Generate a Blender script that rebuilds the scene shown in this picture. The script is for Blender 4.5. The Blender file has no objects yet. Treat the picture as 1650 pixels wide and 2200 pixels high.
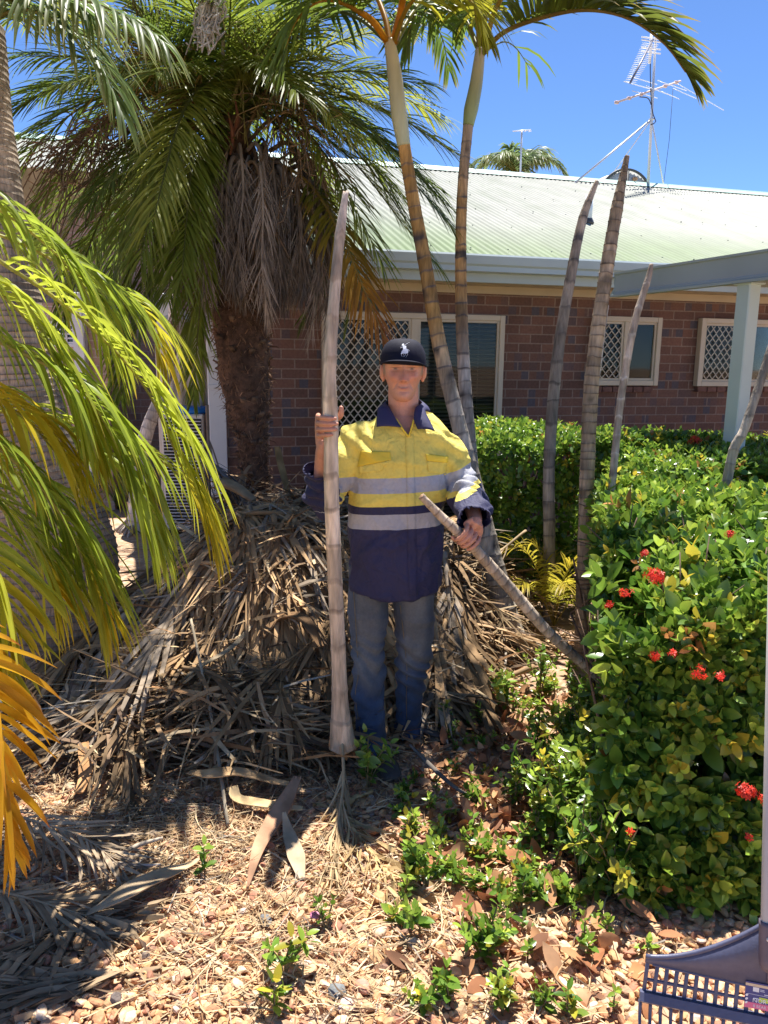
import bpy, math, random
import numpy as np
from mathutils import Vector, Matrix
from mathutils.bvhtree import BVHTree

R = math.radians
scene = bpy.context.scene
COL = scene.collection

# ---------------------------------------------------------------- camera
PITCH, ROLL, EYE = R(11.0), 0.011, 1.62
FWD = Vector((0, math.cos(PITCH), -math.sin(PITCH)))
RIGHT = Vector((math.cos(ROLL), 0, math.sin(ROLL)))
RIGHT = (RIGHT - FWD * RIGHT.dot(FWD)).normalized()
UP = RIGHT.cross(FWD).normalized()
EYEP = Vector((0, 0, EYE))
cam_data = bpy.data.cameras.new("camera")
cam_data.sensor_fit = 'VERTICAL'
cam_data.sensor_height = 32.0
cam_data.lens = 24.0
cam_data.clip_start = 0.05
cam_data.clip_end = 2000
cam = bpy.data.objects.new("camera", cam_data)
COL.objects.link(cam)
m3 = Matrix((RIGHT, UP, -FWD)).transposed()
cam.matrix_world = Matrix.Translation(EYEP) @ m3.to_4x4()
scene.camera = cam

# ---------------------------------------------------------------- sky, sun, exposure
SUN_EL, SUN_AZ = R(70.0), R(14.0)          # azimuth from +Y towards +X: behind the scene, a little to the right
world = bpy.data.worlds.new("World")
scene.world = world
world.use_nodes = True
nt = world.node_tree
bg = nt.nodes['Background']
sky = nt.nodes.new('ShaderNodeTexSky')
sky.sky_type = 'NISHITA'
sky.sun_disc = False
sky.sun_elevation = SUN_EL
sky.sun_rotation = SUN_AZ
sky.air_density = 0.55
sky.dust_density = 0.0
sky.ozone_density = 10.0
nt.links.new(sky.outputs[0], bg.inputs['Color'])
bg.inputs['Strength'].default_value = 0.11
sun_data = bpy.data.lights.new("sun", 'SUN')
sun_data.energy = 5.0
sun_data.angle = R(0.53)
sun_data.color = (1.0, 0.955, 0.88)
sun = bpy.data.objects.new("sun", sun_data)
COL.objects.link(sun)
SUNV = Vector((math.sin(SUN_AZ) * math.cos(SUN_EL), math.cos(SUN_AZ) * math.cos(SUN_EL), math.sin(SUN_EL)))
sun.rotation_euler = SUNV.to_track_quat('Z', 'Y').to_euler()
sun.location = (2, 8, 14)
vs = scene.view_settings
scene.display_settings.display_device = 'sRGB'
vs.view_transform = 'Standard'
vs.look = 'None'
vs.exposure = 1.15
vs.gamma = 1.0
vs.use_curve_mapping = False
cy = scene.cycles
cy.max_bounces = 8
cy.diffuse_bounces = 6
cy.glossy_bounces = 3
cy.transmission_bounces = 4
cy.transparent_max_bounces = 8
cy.sample_clamp_indirect = 6
cy.use_denoising = True

# ---------------------------------------------------------------- helpers
def ray(px, py):
    return (FWD + RIGHT * ((px - 825) / 1650) + UP * ((1100 - py) / 1650))

def P(px, py, Y):
    """world point seen in the direction (px, py) at the real distance Y in front of the camera"""
    d = ray(px, py)
    return EYEP + d * (Y / d.y)

def G(px, py, z=0.0):
    d = ray(px, py)
    return EYEP + d * ((z - EYE) / d.z)

def PA(px, py, Y):
    return np.array(P(px, py, Y))

def unit(v):
    v = np.asarray(v, float)
    return v / np.maximum(np.linalg.norm(v, axis=-1, keepdims=True), 1e-9)

class MB:
    """collects pieces of geometry and links them as ONE mesh object"""
    def __init__(s):
        s.v, s.q, s.t, s.c, s.n = [], [], [], [], 0
        s.a = []
    def add(s, v, q=None, t=None, c=(1, 1, 1), a=None):
        v = np.asarray(v, float).reshape(-1, 3)
        if q is not None and len(q): s.q.append(np.asarray(q, int).reshape(-1, 4) + s.n)
        if t is not None and len(t): s.t.append(np.asarray(t, int).reshape(-1, 3) + s.n)
        c = np.asarray(c, float)
        if c.ndim == 1: c = np.tile(c, (len(v), 1))
        s.c.append(c[:, :3])
        s.v.append(v)
        s.a.append(np.zeros(len(v)) if a is None else np.broadcast_to(np.asarray(a, float), (len(v),)))
        s.n += len(v)
        return s
    def arrays(s):
        v = np.concatenate(s.v)
        q = np.concatenate(s.q) if s.q else np.zeros((0, 4), int)
        t = np.concatenate(s.t) if s.t else np.zeros((0, 3), int)
        return v, q, t
    def mesh(s, name, off=(0, 0, 0)):
        v, q, t = s.arrays()
        me = bpy.data.meshes.new(name)
        me.vertices.add(len(v))
        me.vertices.foreach_set('co', (v - np.asarray(off, float)).astype(np.float32).ravel())
        li = np.concatenate([q.ravel(), t.ravel()]).astype(np.int32)
        me.loops.add(len(li))
        me.loops.foreach_set('vertex_index', li)
        st = np.concatenate([np.arange(len(q)) * 4, len(q) * 4 + np.arange(len(t)) * 3]).astype(np.int32)
        me.polygons.add(len(st))
        me.polygons.foreach_set('loop_start', st)
        me.update(calc_edges=True)
        c = np.concatenate(s.c)
        ca = me.color_attributes.new('col', 'FLOAT_COLOR', 'POINT')
        ca.data.foreach_set('color', np.hstack([c, np.ones((len(c), 1))]).astype(np.float32).ravel())
        a = np.concatenate(s.a)
        if np.any(a):
            fa = me.attributes.new('val', 'FLOAT', 'POINT')
            fa.data.foreach_set('value', a.astype(np.float32))
        return me
    def build(s, name, mat, parent=None, smooth=True, origin=None, local=False):
        off = np.zeros(3)
        if parent is not None and not local: off = np.array(parent.location)
        if origin is not None: off = np.array(origin, float)
        me = s.mesh(name, off)
        me.polygons.foreach_set('use_smooth', np.full(len(me.polygons), bool(smooth)))
        me.materials.append(mat)
        o = bpy.data.objects.new(name, me)
        COL.objects.link(o)
        if parent is not None: o.parent = parent
        elif origin is not None: o.location = origin
        return o

def tag(o, label=None, cat=None, group=None, kind=None):
    if label: o['label'] = label
    if cat: o['category'] = cat
    if group: o['group'] = group
    if kind: o['kind'] = kind
    return o

def thing(name, loc, label, cat, group=None, rz=0.0):
    o = bpy.data.objects.new(name, None)
    o.empty_display_size = 0.1
    COL.objects.link(o)
    o.location = loc
    o.rotation_euler = (0, 0, rz)
    return tag(o, label, cat, group)

def spline(pts, n, vals=None):
    """Catmull-Rom through pts, n samples evenly in arc length; vals are interpolated along"""
    p = np.asarray([np.array(x, float) for x in pts])
    m = len(p)
    ext = np.vstack([2 * p[0] - p[1], p, 2 * p[-1] - p[-2]])
    k = 24
    out, tt = [], []
    for i in range(m - 1):
        a, b, c, d = ext[i], ext[i + 1], ext[i + 2], ext[i + 3]
        u = np.linspace(0, 1, k, endpoint=False)[:, None]
        out.append(0.5 * (2 * b + (c - a) * u + (2 * a - 5 * b + 4 * c - d) * u ** 2 + (3 * b - a - 3 * c + d) * u ** 3))
        tt.append(i + u[:, 0])
    out = np.vstack(out + [p[-1:]])
    tt = np.concatenate(tt + [[m - 1]])
    s = np.concatenate([[0], np.cumsum(np.linalg.norm(np.diff(out, axis=0), axis=1))])
    si = np.linspace(0, s[-1], n)
    r = np.stack([np.interp(si, s, out[:, j]) for j in range(3)], 1)
    if vals is None: return r
    ti = np.interp(si, s, tt)
    return r, np.interp(ti, np.arange(m), vals)

def frames(c):
    t = unit(np.gradient(c, axis=0))
    ref = np.array([1.0, 0, 0]) if abs(t[0][0]) < 0.8 else np.array([0, 1.0, 0])
    n = unit(np.cross(t[0], ref))
    N = [n]
    for i in range(1, len(c)):
        n = n - t[i] * np.dot(n, t[i])
        n = unit(n)
        N.append(n)
    N = np.array(N)
    return t, N, np.cross(t, N)

def tube(mb, c, r, seg=8, col=(1, 1, 1), caps=True, a=None, squash=1.0):
    c = np.asarray(c, float)
    r = np.broadcast_to(np.asarray(r, float), (len(c),))
    t, N, B = frames(c)
    th = np.linspace(0, 2 * math.pi, seg, endpoint=False)
    v = c[:, None, :] + r[:, None, None] * (np.cos(th)[None, :, None] * N[:, None, :] + squash * np.sin(th)[None, :, None] * B[:, None, :])
    n = len(c)
    i = np.arange(n - 1)[:, None] * seg
    j = np.arange(seg)[None, :]
    j2 = (j + 1) % seg
    q = np.stack([i + j, i + j2, i + seg + j2, i + seg + j], -1).reshape(-1, 4)
    v = v.reshape(-1, 3)
    tri = []
    if caps:
        v = np.vstack([v, c[:1], c[-1:]])
        k0, k1 = n * seg, n * seg + 1
        for x in range(seg):
            tri.append((k0, (x + 1) % seg, x))
            tri.append((k1, (n - 1) * seg + x, (n - 1) * seg + (x + 1) % seg))
    cc = np.asarray(col, float)
    if cc.ndim == 2:
        cc = np.repeat(cc, seg, axis=0)
        if caps: cc = np.vstack([cc, cc[:1], cc[-1:]])
    aa = None
    if a is not None:
        aa = np.repeat(np.broadcast_to(np.asarray(a, float), (n,)), seg)
        if caps: aa = np.concatenate([aa, [aa[0], aa[-1]]])
    mb.add(v, q, tri, cc, aa)
    return mb

def box(mb, lo, hi, col=(1, 1, 1), b=0.0, M=None):
    """box lo..hi with chamfered edges of size b; M an optional 4x4 placing it"""
    lo, hi = np.array(lo, float), np.array(hi, float)
    c, h = (lo + hi) / 2, (hi - lo) / 2
    b = min(b, *(h * 0.45))
    if b <= 0:
        s = np.array([[x, y, z] for x in (-1, 1) for y in (-1, 1) for z in (-1, 1)], float)
        v = c + s * h
        q = [(0, 1, 3, 2), (4, 6, 7, 5), (0, 4, 5, 1), (2, 3, 7, 6), (0, 2, 6, 4), (1, 5, 7, 3)]
        t = []
    else:
        v, idx = [], {}
        for x in (-1, 1):
            for y in (-1, 1):
                for z in (-1, 1):
                    for ax in range(3):
                        p = np.array([x, y, z], float) * (h - b)
                        p[ax] = (x, y, z)[ax] * h[ax]
                        idx[(x, y, z, ax)] = len(v)
                        v.append(c + p)
        q, t = [], []
        for ax in range(3):
            a1, a2 = (ax + 1) % 3, (ax + 2) % 3
            for s in (-1, 1):
                f = []
                for (u, w) in ((-1, -1), (1, -1), (1, 1), (-1, 1)):
                    k = [0, 0, 0]; k[ax] = s; k[a1] = u; k[a2] = w
                    f.append(idx[(*k, ax)])
                q.append(f if s > 0 else f[::-1])
            for u in (-1, 1):
                for w in (-1, 1):
                    k1 = [0, 0, 0]; k1[a1] = u; k1[a2] = w
                    ka = list(k1); ka[ax] = -1
                    kb = list(k1); kb[ax] = 1
                    f = [idx[(*ka, a1)], idx[(*kb, a1)], idx[(*kb, a2)], idx[(*ka, a2)]]
                    q.append(f if u * w < 0 else f[::-1])
        for x in (-1, 1):
            for y in (-1, 1):
                for z in (-1, 1):
                    f = [idx[(x, y, z, k)] for k in range(3)]
                    t.append(f if x * y * z > 0 else f[::-1])
        v = np.array(v)
    if M is not None:
        M = np.array(M)
        v = v @ M[:3, :3].T + M[:3, 3]
    mb.add(v, q, t, col)
    return mb

def bar(mb, p0, p1, w, h, col=(1, 1, 1), up=(0, 0, 1), b=0.0):
    p0, p1 = np.array(p0, float), np.array(p1, float)
    d = p1 - p0
    L = np.linalg.norm(d)
    x = d / L
    up = np.array(up, float)
    y = np.cross(up, x)
    if np.linalg.norm(y) < 1e-6: y = np.cross((0, 1, 0), x)
    y = unit(y)
    z = np.cross(x, y)
    M = np.eye(4)
    M[:3, 0], M[:3, 1], M[:3, 2], M[:3, 3] = x, y, z, p0
    return box(mb, (0, -w / 2, -h / 2), (L, w / 2, h / 2), col, b, M)

def ell(mb, c, r, seg=12, rings=8, col=(1, 1, 1), Rm=None):
    th = np.linspace(0, 2 * math.pi, seg, endpoint=False)
    ph = np.linspace(0, math.pi, rings + 1)[1:-1]
    v = np.stack([np.outer(np.sin(ph), np.cos(th)), np.outer(np.sin(ph), np.sin(th)), np.outer(np.cos(ph), np.ones(seg))], -1).reshape(-1, 3)
    v = np.vstack([v, [[0, 0, 1], [0, 0, -1]]])
    n = rings - 1
    q = [(i * seg + j, (i + 1) * seg + j, (i + 1) * seg + (j + 1) % seg, i * seg + (j + 1) % seg) for i in range(n - 1) for j in range(seg)]
    t = [(n * seg, j, (j + 1) % seg) for j in range(seg)] + [(n * seg + 1, (n - 1) * seg + (j + 1) % seg, (n - 1) * seg + j) for j in range(seg)]
    v = v * np.asarray(r, float)
    if Rm is not None: v = v @ np.array(Rm).T
    mb.add(v + np.asarray(c, float), q, t, col)
    return mb

def loft(mb, rings, col=(1, 1, 1), caps=True, a=None):
    """rings: list of (n,3) closed loops with the same n"""
    v = np.asarray(rings, float)
    m, n = v.shape[:2]
    i = np.arange(m - 1)[:, None] * n
    j = np.arange(n)[None, :]
    j2 = (j + 1) % n
    q = np.stack([i + j, i + j2, i + n + j2, i + n + j], -1).reshape(-1, 4)
    vv = v.reshape(-1, 3)
    t = []
    if caps:
        vv = np.vstack([vv, v[0].mean(0)[None], v[-1].mean(0)[None]])
        for x in range(n):
            t.append((m * n, (x + 1) % n, x))
            t.append((m * n + 1, (m - 1) * n + x, (m - 1) * n + (x + 1) % n))
    mb.add(vv, q, t, col, a)
    return mb

# value noise for shaping geometry
_pr = np.random.RandomState(7)
_perm = _pr.rand(4096)
def vnoise(p):
    p = np.asarray(p, float)
    i = np.floor(p).astype(int)
    f = p - i
    f = f * f * (3 - 2 * f)
    def h(a, b, c): return _perm[(a * 73 + b * 1531 + c * 379 + 11 * a * b + 5 * b * c) & 4095]
    x, y, z = i[..., 0], i[..., 1], i[..., 2]
    r = 0
    for dx in (0, 1):
        for dy in (0, 1):
            for dz in (0, 1):
                w = (f[..., 0] if dx else 1 - f[..., 0]) * (f[..., 1] if dy else 1 - f[..., 1]) * (f[..., 2] if dz else 1 - f[..., 2])
                r = r + w * h(x + dx, y + dy, z + dz)
    return r * 2 - 1

def instance(mb, base_v, base_q, base_t, pos, rot, scl, cols, base_c=None):
    """numpy instancing of one small mesh: pos (N,3), rot (N,3,3), scl (N,), cols (N,3)"""
    N, V = len(pos), len(base_v)
    v = np.einsum('nij,vj->nvi', rot, base_v) * np.asarray(scl).reshape(N, 1, -1) + pos[:, None, :]
    off = (np.arange(N) * V)[:, None, None]
    q = (np.asarray(base_q).reshape(1, -1, 4) + off).reshape(-1, 4) if base_q is not None and len(base_q) else None
    t = (np.asarray(base_t).reshape(1, -1, 3) + off).reshape(-1, 3) if base_t is not None and len(base_t) else None
    c = np.repeat(cols[:, None, :], V, axis=1)
    if base_c is not None: c = c * base_c[None]
    mb.add(v.reshape(-1, 3), q, t, c.reshape(-1, 3))

def rand_rot(rng, n):
    q = unit(rng.normal(size=(n, 4)))
    w, x, y, z = q.T
    return np.stack([np.stack([1 - 2 * (y * y + z * z), 2 * (x * y - z * w), 2 * (x * z + y * w)], -1),
                     np.stack([2 * (x * y + z * w), 1 - 2 * (x * x + z * z), 2 * (y * z - x * w)], -1),
                     np.stack([2 * (x * z - y * w), 2 * (y * z + x * w), 1 - 2 * (x * x + y * y)], -1)], 1)

def basis(z, rng=None, spin=None):
    """rotation matrices (N,3,3) whose third column is z"""
    z = unit(z)
    n = len(z)
    ref = np.where(np.abs(z[:, 2:3]) < 0.9, np.array([[0, 0, 1.0]]), np.array([[1.0, 0, 0]]))
    x = unit(np.cross(ref, z))
    y = np.cross(z, x)
    if spin is None: spin = rng.uniform(0, 2 * math.pi, n)
    cs, sn = np.cos(spin)[:, None], np.sin(spin)[:, None]
    x, y = x * cs + y * sn, -x * sn + y * cs
    return np.stack([x, y, z], -1)

# ---------------------------------------------------------------- materials
def nodes(mat):
    mat.use_nodes = True
    n = mat.node_tree.nodes
    return n, mat.node_tree.links, n['Principled BSDF']

def mul_noise(n, l, src, scale, amt, coords='Object', detail=4, stretch=None):
    """multiplies a colour socket by 1 +- amt noise"""
    tc = n.new('ShaderNodeTexCoord')
    vec = tc.outputs[coords]
    if stretch:
        mp = n.new('ShaderNodeMapping')
        mp.inputs['Scale'].default_value = stretch
        l.new(vec, mp.inputs[0]); vec = mp.outputs[0]
    nz = n.new('ShaderNodeTexNoise')
    nz.inputs['Scale'].default_value = scale
    nz.inputs['Detail'].default_value = detail
    l.new(vec, nz.inputs['Vector'])
    mr = n.new('ShaderNodeMapRange')
    mr.inputs['From Min'].default_value = 0.3
    mr.inputs['From Max'].default_value = 0.7
    mr.inputs['To Min'].default_value = 1 - amt
    mr.inputs['To Max'].default_value = 1 + amt
    l.new(nz.outputs['Fac'], mr.inputs['Value'])
    mx = n.new('ShaderNodeVectorMath')
    mx.operation = 'SCALE'
    l.new(src, mx.inputs[0])
    l.new(mr.outputs[0], mx.inputs['Scale'])
    return mx.outputs[0]

def mat(name, color=(0.5, 0.5, 0.5), rough=0.6, attr=False, noise=(), bump=(), trans=0.0, metal=0.0, spec=0.5, stretch=None, coat=0.0, sheen=0.0):
    m = bpy.data.materials.new(name)
    n, l, b = nodes(m)
    if attr:
        a = n.new('ShaderNodeAttribute'); a.attribute_name = 'col'
        src = a.outputs['Color']
    else:
        a = n.new('ShaderNodeRGB'); a.outputs[0].default_value = (*color, 1)
        src = a.outputs[0]
    for (s, amt) in noise: src = mul_noise(n, l, src, s, amt, stretch=stretch)
    l.new(src, b.inputs['Base Color'])
    b.inputs['Roughness'].default_value = rough
    b.inputs['Metallic'].default_value = metal
    b.inputs['Specular IOR Level'].default_value = spec
    b.inputs['Coat Weight'].default_value = coat
    if sheen:
        b.inputs['Sheen Weight'].default_value = sheen
    last = None
    for (s, st) in bump:
        tc = n.new('ShaderNodeTexCoord')
        vec = tc.outputs['Object']
        if stretch:
            mp = n.new('ShaderNodeMapping'); mp.inputs['Scale'].default_value = stretch
            l.new(vec, mp.inputs[0]); vec = mp.outputs[0]
        nz = n.new('ShaderNodeTexNoise'); nz.inputs['Scale'].default_value = s; nz.inputs['Detail'].default_value = 5
        l.new(vec, nz.inputs['Vector'])
        bp = n.new('ShaderNodeBump'); bp.inputs['Strength'].default_value = st; bp.inputs['Distance'].default_value = 0.01
        l.new(nz.outputs['Fac'], bp.inputs['Height'])
        if last is not None: l.new(last, bp.inputs['Normal'])
        last = bp.outputs[0]
    if last is not None: l.new(last, b.inputs['Normal'])
    if trans > 0:
        tr = n.new('ShaderNodeBsdfTranslucent')
        l.new(src, tr.inputs['Color'])
        mx = n.new('ShaderNodeMixShader'); mx.inputs[0].default_value = trans
        l.new(b.outputs[0], mx.inputs[1]); l.new(tr.outputs[0], mx.inputs[2])
        l.new(mx.outputs[0], n['Material Output'].inputs['Surface'])
    return m

M_LEAF = mat('palm_leaf', attr=True, rough=0.42, trans=0.58, noise=[(9, 0.15)], spec=0.3)
M_LEAFG = mat('shrub_leaf', attr=True, rough=0.28, trans=0.34, noise=[(14, 0.14)], spec=0.55)
M_DRY = mat('dry_frond', attr=True, rough=0.75, trans=0.12, noise=[(16, 0.25)], spec=0.15)
M_STONE = mat('pebble', attr=True, rough=0.75, noise=[(60, 0.22)], bump=[(120, 0.25)])
M_BARK = mat('palm_bark', attr=True, rough=0.85, noise=[(6, 0.28), (30, 0.30)], bump=[(45, 0.7)], stretch=(2.2, 2.2, 0.35), spec=0.2)
M_FIBRE = mat('fibre_bark', attr=True, rough=0.95, noise=[(30, 0.4)], bump=[(70, 0.9)])
M_SHAFT = mat('crownshaft', attr=True, rough=0.42, noise=[(5, 0.12), (30, 0.08)], stretch=(1, 1, 0.2))
M_PETAL = mat('petal', attr=True, rough=0.5, trans=0.3)
# ---------------------------------------------------------------- house (local frame: x along the wall, y into the house)
HA = R(15.0)
HO = Vector((0, 7.2, 0))
HX = Vector((math.cos(HA), math.sin(HA), 0))
HY = Vector((-math.sin(HA), math.cos(HA), 0))

def H(px, py, d=0.0):
    """(along wall, height) where the direction (px, py) meets the plane d metres behind the wall face"""
    r = ray(px, py)
    o = HO + HY * d
    k = (o - EYEP).dot(HY) / r.dot(HY)
    p = EYEP + r * k - HO
    return p.dot(HX), p.z

def brick_material(name, c1, c2, blue, mortar, amt):
    m = bpy.data.materials.new(name)
    n, l, b = nodes(m)
    tc = n.new('ShaderNodeTexCoord')
    sp = n.new('ShaderNodeSeparateXYZ'); l.new(tc.outputs['Object'], sp.inputs[0])
    ad = n.new('ShaderNodeMath'); ad.operation = 'ADD'
    l.new(sp.outputs[0], ad.inputs[0]); l.new(sp.outputs[1], ad.inputs[1])
    cb = n.new('ShaderNodeCombineXYZ'); l.new(ad.outputs[0], cb.inputs[0]); l.new(sp.outputs[2], cb.inputs[1])
    br = n.new('ShaderNodeTexBrick')
    br.inputs['Scale'].default_value = 1.0
    br.inputs['Brick Width'].default_value = 0.24
    br.inputs['Row Height'].default_value = 0.0865
    br.inputs['Mortar Size'].default_value = 0.0062
    br.inputs['Mortar Smooth'].default_value = 0.15
    br.inputs['Bias'].default_value = -0.1
    br.inputs['Color1'].default_value = (*c1, 1)
    br.inputs['Color2'].default_value = (*c2, 1)
    br.inputs['Mortar'].default_value = (*mortar, 1)
    l.new(cb.outputs[0], br.inputs['Vector'])
    # flashed half bricks: some pieces fired blue-grey
    sn = n.new('ShaderNodeVectorMath'); sn.operation = 'SNAP'
    sn.inputs[1].default_value = (0.08, 0.0865, 1)
    l.new(cb.outputs[0], sn.inputs[0])
    wn = n.new('ShaderNodeTexWhiteNoise'); wn.noise_dimensions = '2D'
    l.new(sn.outputs[0], wn.inputs['Vector'])
    cr = n.new('ShaderNodeValToRGB')
    cr.color_ramp.elements[0].position = 0.74; cr.color_ramp.elements[0].color = (0, 0, 0, 1)
    cr.color_ramp.elements[1].position = 0.95; cr.color_ramp.elements[1].color = (amt, amt, amt, 1)
    l.new(wn.outputs['Value'], cr.inputs[0])
    mk = n.new('ShaderNodeMath'); mk.operation = 'MULTIPLY'
    iv = n.new('ShaderNodeMath'); iv.operation = 'SUBTRACT'; iv.inputs[0].default_value = 1.0
    l.new(br.outputs['Fac'], iv.inputs[1]); l.new(cr.outputs[0], mk.inputs[0]); l.new(iv.outputs[0], mk.inputs[1])
    mx = n.new('ShaderNodeMix'); mx.data_type = 'RGBA'
    l.new(mk.outputs[0], mx.inputs[0]); l.new(br.outputs['Color'], mx.inputs[6])
    mx.inputs[7].default_value = (*blue, 1)
    src = mul_noise(n, l, mx.outputs[2], 3.0, 0.14)
    src = mul_noise(n, l, src, 45.0, 0.16)
    l.new(src, b.inputs['Base Color'])
    b.inputs['Roughness'].default_value = 0.85
    bp = n.new('ShaderNodeBump'); bp.invert = True; bp.inputs['Strength'].default_value = 0.7; bp.inputs['Distance'].default_value = 0.008
    l.new(br.outputs['Fac'], bp.inputs['Height']); l.new(bp.outputs[0], b.inputs['Normal'])
    return m

M_BRICK = brick_material('brick', (0.195, 0.098, 0.068), (0.12, 0.064, 0.048), (0.08, 0.08, 0.10), (0.26, 0.19, 0.15), 0.85)
M_BRICKP = brick_material('pale_brick', (0.50, 0.33, 0.26), (0.42, 0.27, 0.21), (0.30, 0.24, 0.22), (0.55, 0.47, 0.40), 0.4)

def roof_material():
    m = bpy.data.materials.new('roof_sheet')
    n, l, b = nodes(m)
    a = n.new('ShaderNodeAttribute'); a.attribute_name = 'col'
    src = mul_noise(n, l, a.outputs['Color'], 1.0, 0.10, stretch=(6.0, 0.35, 0.35))
    src = mul_noise(n, l, src, 5.0, 0.07)
    tc = n.new('ShaderNodeTexCoord')
    mp = n.new('ShaderNodeMapping'); mp.inputs['Scale'].default_value = (1.6, 0.55, 0.55); l.new(tc.outputs['Object'], mp.inputs[0])
    nz = n.new('ShaderNodeTexNoise'); nz.inputs['Scale'].default_value = 2.2; nz.inputs['Detail'].default_value = 7
    l.new(mp.outputs[0], nz.inputs['Vector'])
    cr = n.new('ShaderNodeValToRGB')
    cr.color_ramp.elements[0].position = 0.47; cr.color_ramp.elements[0].color = (0, 0, 0, 1)
    cr.color_ramp.elements[1].position = 0.68; cr.color_ramp.elements[1].color = (0.55, 0.55, 0.55, 1)
    l.new(nz.outputs['Fac'], cr.inputs[0])
    mx = n.new('ShaderNodeMix'); mx.data_type = 'RGBA'
    l.new(cr.outputs[0], mx.inputs[0]); l.new(src, mx.inputs[6]); mx.inputs[7].default_value = (0.19, 0.215, 0.16, 1)
    l.new(mx.outputs[2], b.inputs['Base Color'])
    b.inputs['Roughness'].default_value = 0.6
    b.inputs['Specular IOR Level'].default_value = 0.2
    return m
M_ROOF = roof_material()
M_TRIM = mat('painted_trim', (0.42, 0.49, 0.50), rough=0.42, noise=[(3, 0.06)])
M_TRIMD = mat('beam_paint', (0.33, 0.38, 0.38), rough=0.4, noise=[(3, 0.06)])
M_BEIGE = mat('beige_paint', (0.50, 0.43, 0.31), rough=0.5, noise=[(4, 0.07)])
M_FRAME = mat('window_frame', (0.56, 0.50, 0.38), rough=0.4, noise=[(5, 0.05)])
M_GRILLE = mat('grille_wire', (0.62, 0.56, 0.46), rough=0.45)
M_DARK = mat('dark_room', (0.035, 0.03, 0.025), rough=0.9)
M_BLIND = mat('blind_slat', (0.20, 0.17, 0.13), rough=0.6)
M_WHITE = mat('white_paint', (0.68, 0.69, 0.70), rough=0.5, noise=[(4, 0.05)])
M_CAP = mat('ridge_cap', (0.30, 0.46, 0.40), rough=0.5, noise=[(3, 0.08)])

def glass_mat():
    m = bpy.data.materials.new('window_glass')
    n, l, b = nodes(m)
    tr = n.new('ShaderNodeBsdfTransparent'); tr.inputs[0].default_value = (0.78, 0.80, 0.78, 1)
    gl = n.new('ShaderNodeBsdfGlossy'); gl.inputs['Roughness'].default_value = 0.03
    fr = n.new('ShaderNodeFresnel'); fr.inputs[0].default_value = 1.52
    mx = n.new('ShaderNodeMixShader')
    ml = n.new('ShaderNodeMath'); ml.operation = 'MULTIPLY'; ml.inputs[1].default_value = 0.4
    l.new(fr.outputs[0], ml.inputs[0]); l.new(ml.outputs[0], mx.inputs[0])
    l.new(tr.outputs[0], mx.inputs[1]); l.new(gl.outputs[0], mx.inputs[2])
    l.new(mx.outputs[0], n['Material Output'].inputs['Surface'])
    return m
M_GLASS = glass_mat()

house = thing('brick_house', HO, 'low brown brick house with pale green corrugated roof behind the garden', 'house', rz=HA)
sL = H(487, 850)[0]
sR = 9.0
WT = 2.31
mb = MB()
box(mb, (sL, 0, -0.1), (sR, 0.12, WT))
box(mb, (sL, 0.12, -0.1), (sL + 0.11, 3.4, WT))
mb.build('wall', M_BRICK, house, local=True, smooth=False)
mb = MB()
box(mb, (-10, 3.4, -0.1), (sL + 0.11, 3.52, 3.45))
mb.build('rear_wall', M_BRICKP, house, local=True, smooth=False)

# roof: corrugated sheets, 76 mm pitch
PT = math.tan(R(20))
E0, EZ, RD = -0.62, 2.50, 4.95
def rz_(d): return EZ + (d - E0) * PT
mb = MB()
def roof_part(s0, s1, d0, d1, base):
    s = np.arange(s0, s1, 0.0095)
    d = np.linspace(d0, d1, 14)
    S, D = np.meshgrid(s, d)
    Z = rz_(D) + 0.009 * np.cos(S * 2 * math.pi / 0.076)
    v = np.stack([S, D, Z], -1)
    nr, nc = S.shape
    i = np.arange(nr - 1)[:, None] * nc; j = np.arange(nc - 1)[None]
    q = np.stack([i + j, i + j + 1, i + nc + j + 1, i + nc + j], -1).reshape(-1, 4)
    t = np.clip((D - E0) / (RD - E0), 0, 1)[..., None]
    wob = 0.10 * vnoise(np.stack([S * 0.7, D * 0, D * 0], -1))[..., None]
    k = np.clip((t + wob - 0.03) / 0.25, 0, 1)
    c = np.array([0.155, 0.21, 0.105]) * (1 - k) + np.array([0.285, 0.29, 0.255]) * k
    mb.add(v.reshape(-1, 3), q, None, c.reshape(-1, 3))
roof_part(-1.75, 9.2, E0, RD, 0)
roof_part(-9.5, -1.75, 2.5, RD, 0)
# roofing screws in rows
rng = np.random.default_rng(3)
for d in np.linspace(E0 + 0.3, RD - 0.25, 6):
    for s in np.arange(-1.6, 9, 0.38):
        ell(mb, (s + rng.normal(0, .03), d + rng.normal(0, .02), rz_(d) + 0.012), (0.010, 0.010, 0.005), 5, 3, (0.34, 0.35, 0.31))
roof = mb.build('roof', M_ROOF, house, local=True)
mb = MB()
S = np.linspace(-9.5, 9.2, 3)
for sgn in (-1, 1):
    pass
loft(mb, [[(s, RD - 0.19, rz_(RD - 0.19) + 0.02), (s, RD - 0.03, rz_(RD) + 0.03), (s, RD + 0.0, rz_(RD) + 0.055), (s, RD + 0.03, rz_(RD) + 0.03), (s, RD + 0.19, rz_(RD - 0.19) + 0.02), (s, RD, rz_(RD) - 0.02)] for s in (-9.5, 9.2)])
mb.build('ridge_cap', M_CAP, roof, local=True, smooth=False)
mb = MB()
mb.add([(-9.5, RD, rz_(RD) - .01), (9.2, RD, rz_(RD) - .01), (9.2, RD + 4.6, rz_(RD) - 1.7), (-9.5, RD + 4.6, rz_(RD) - 1.7)], [(0, 1, 2, 3)], None, (0.6, 0.62, 0.54))
mb.build('rear_roof', M_ROOF, house, local=True, smooth=False)
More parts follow.
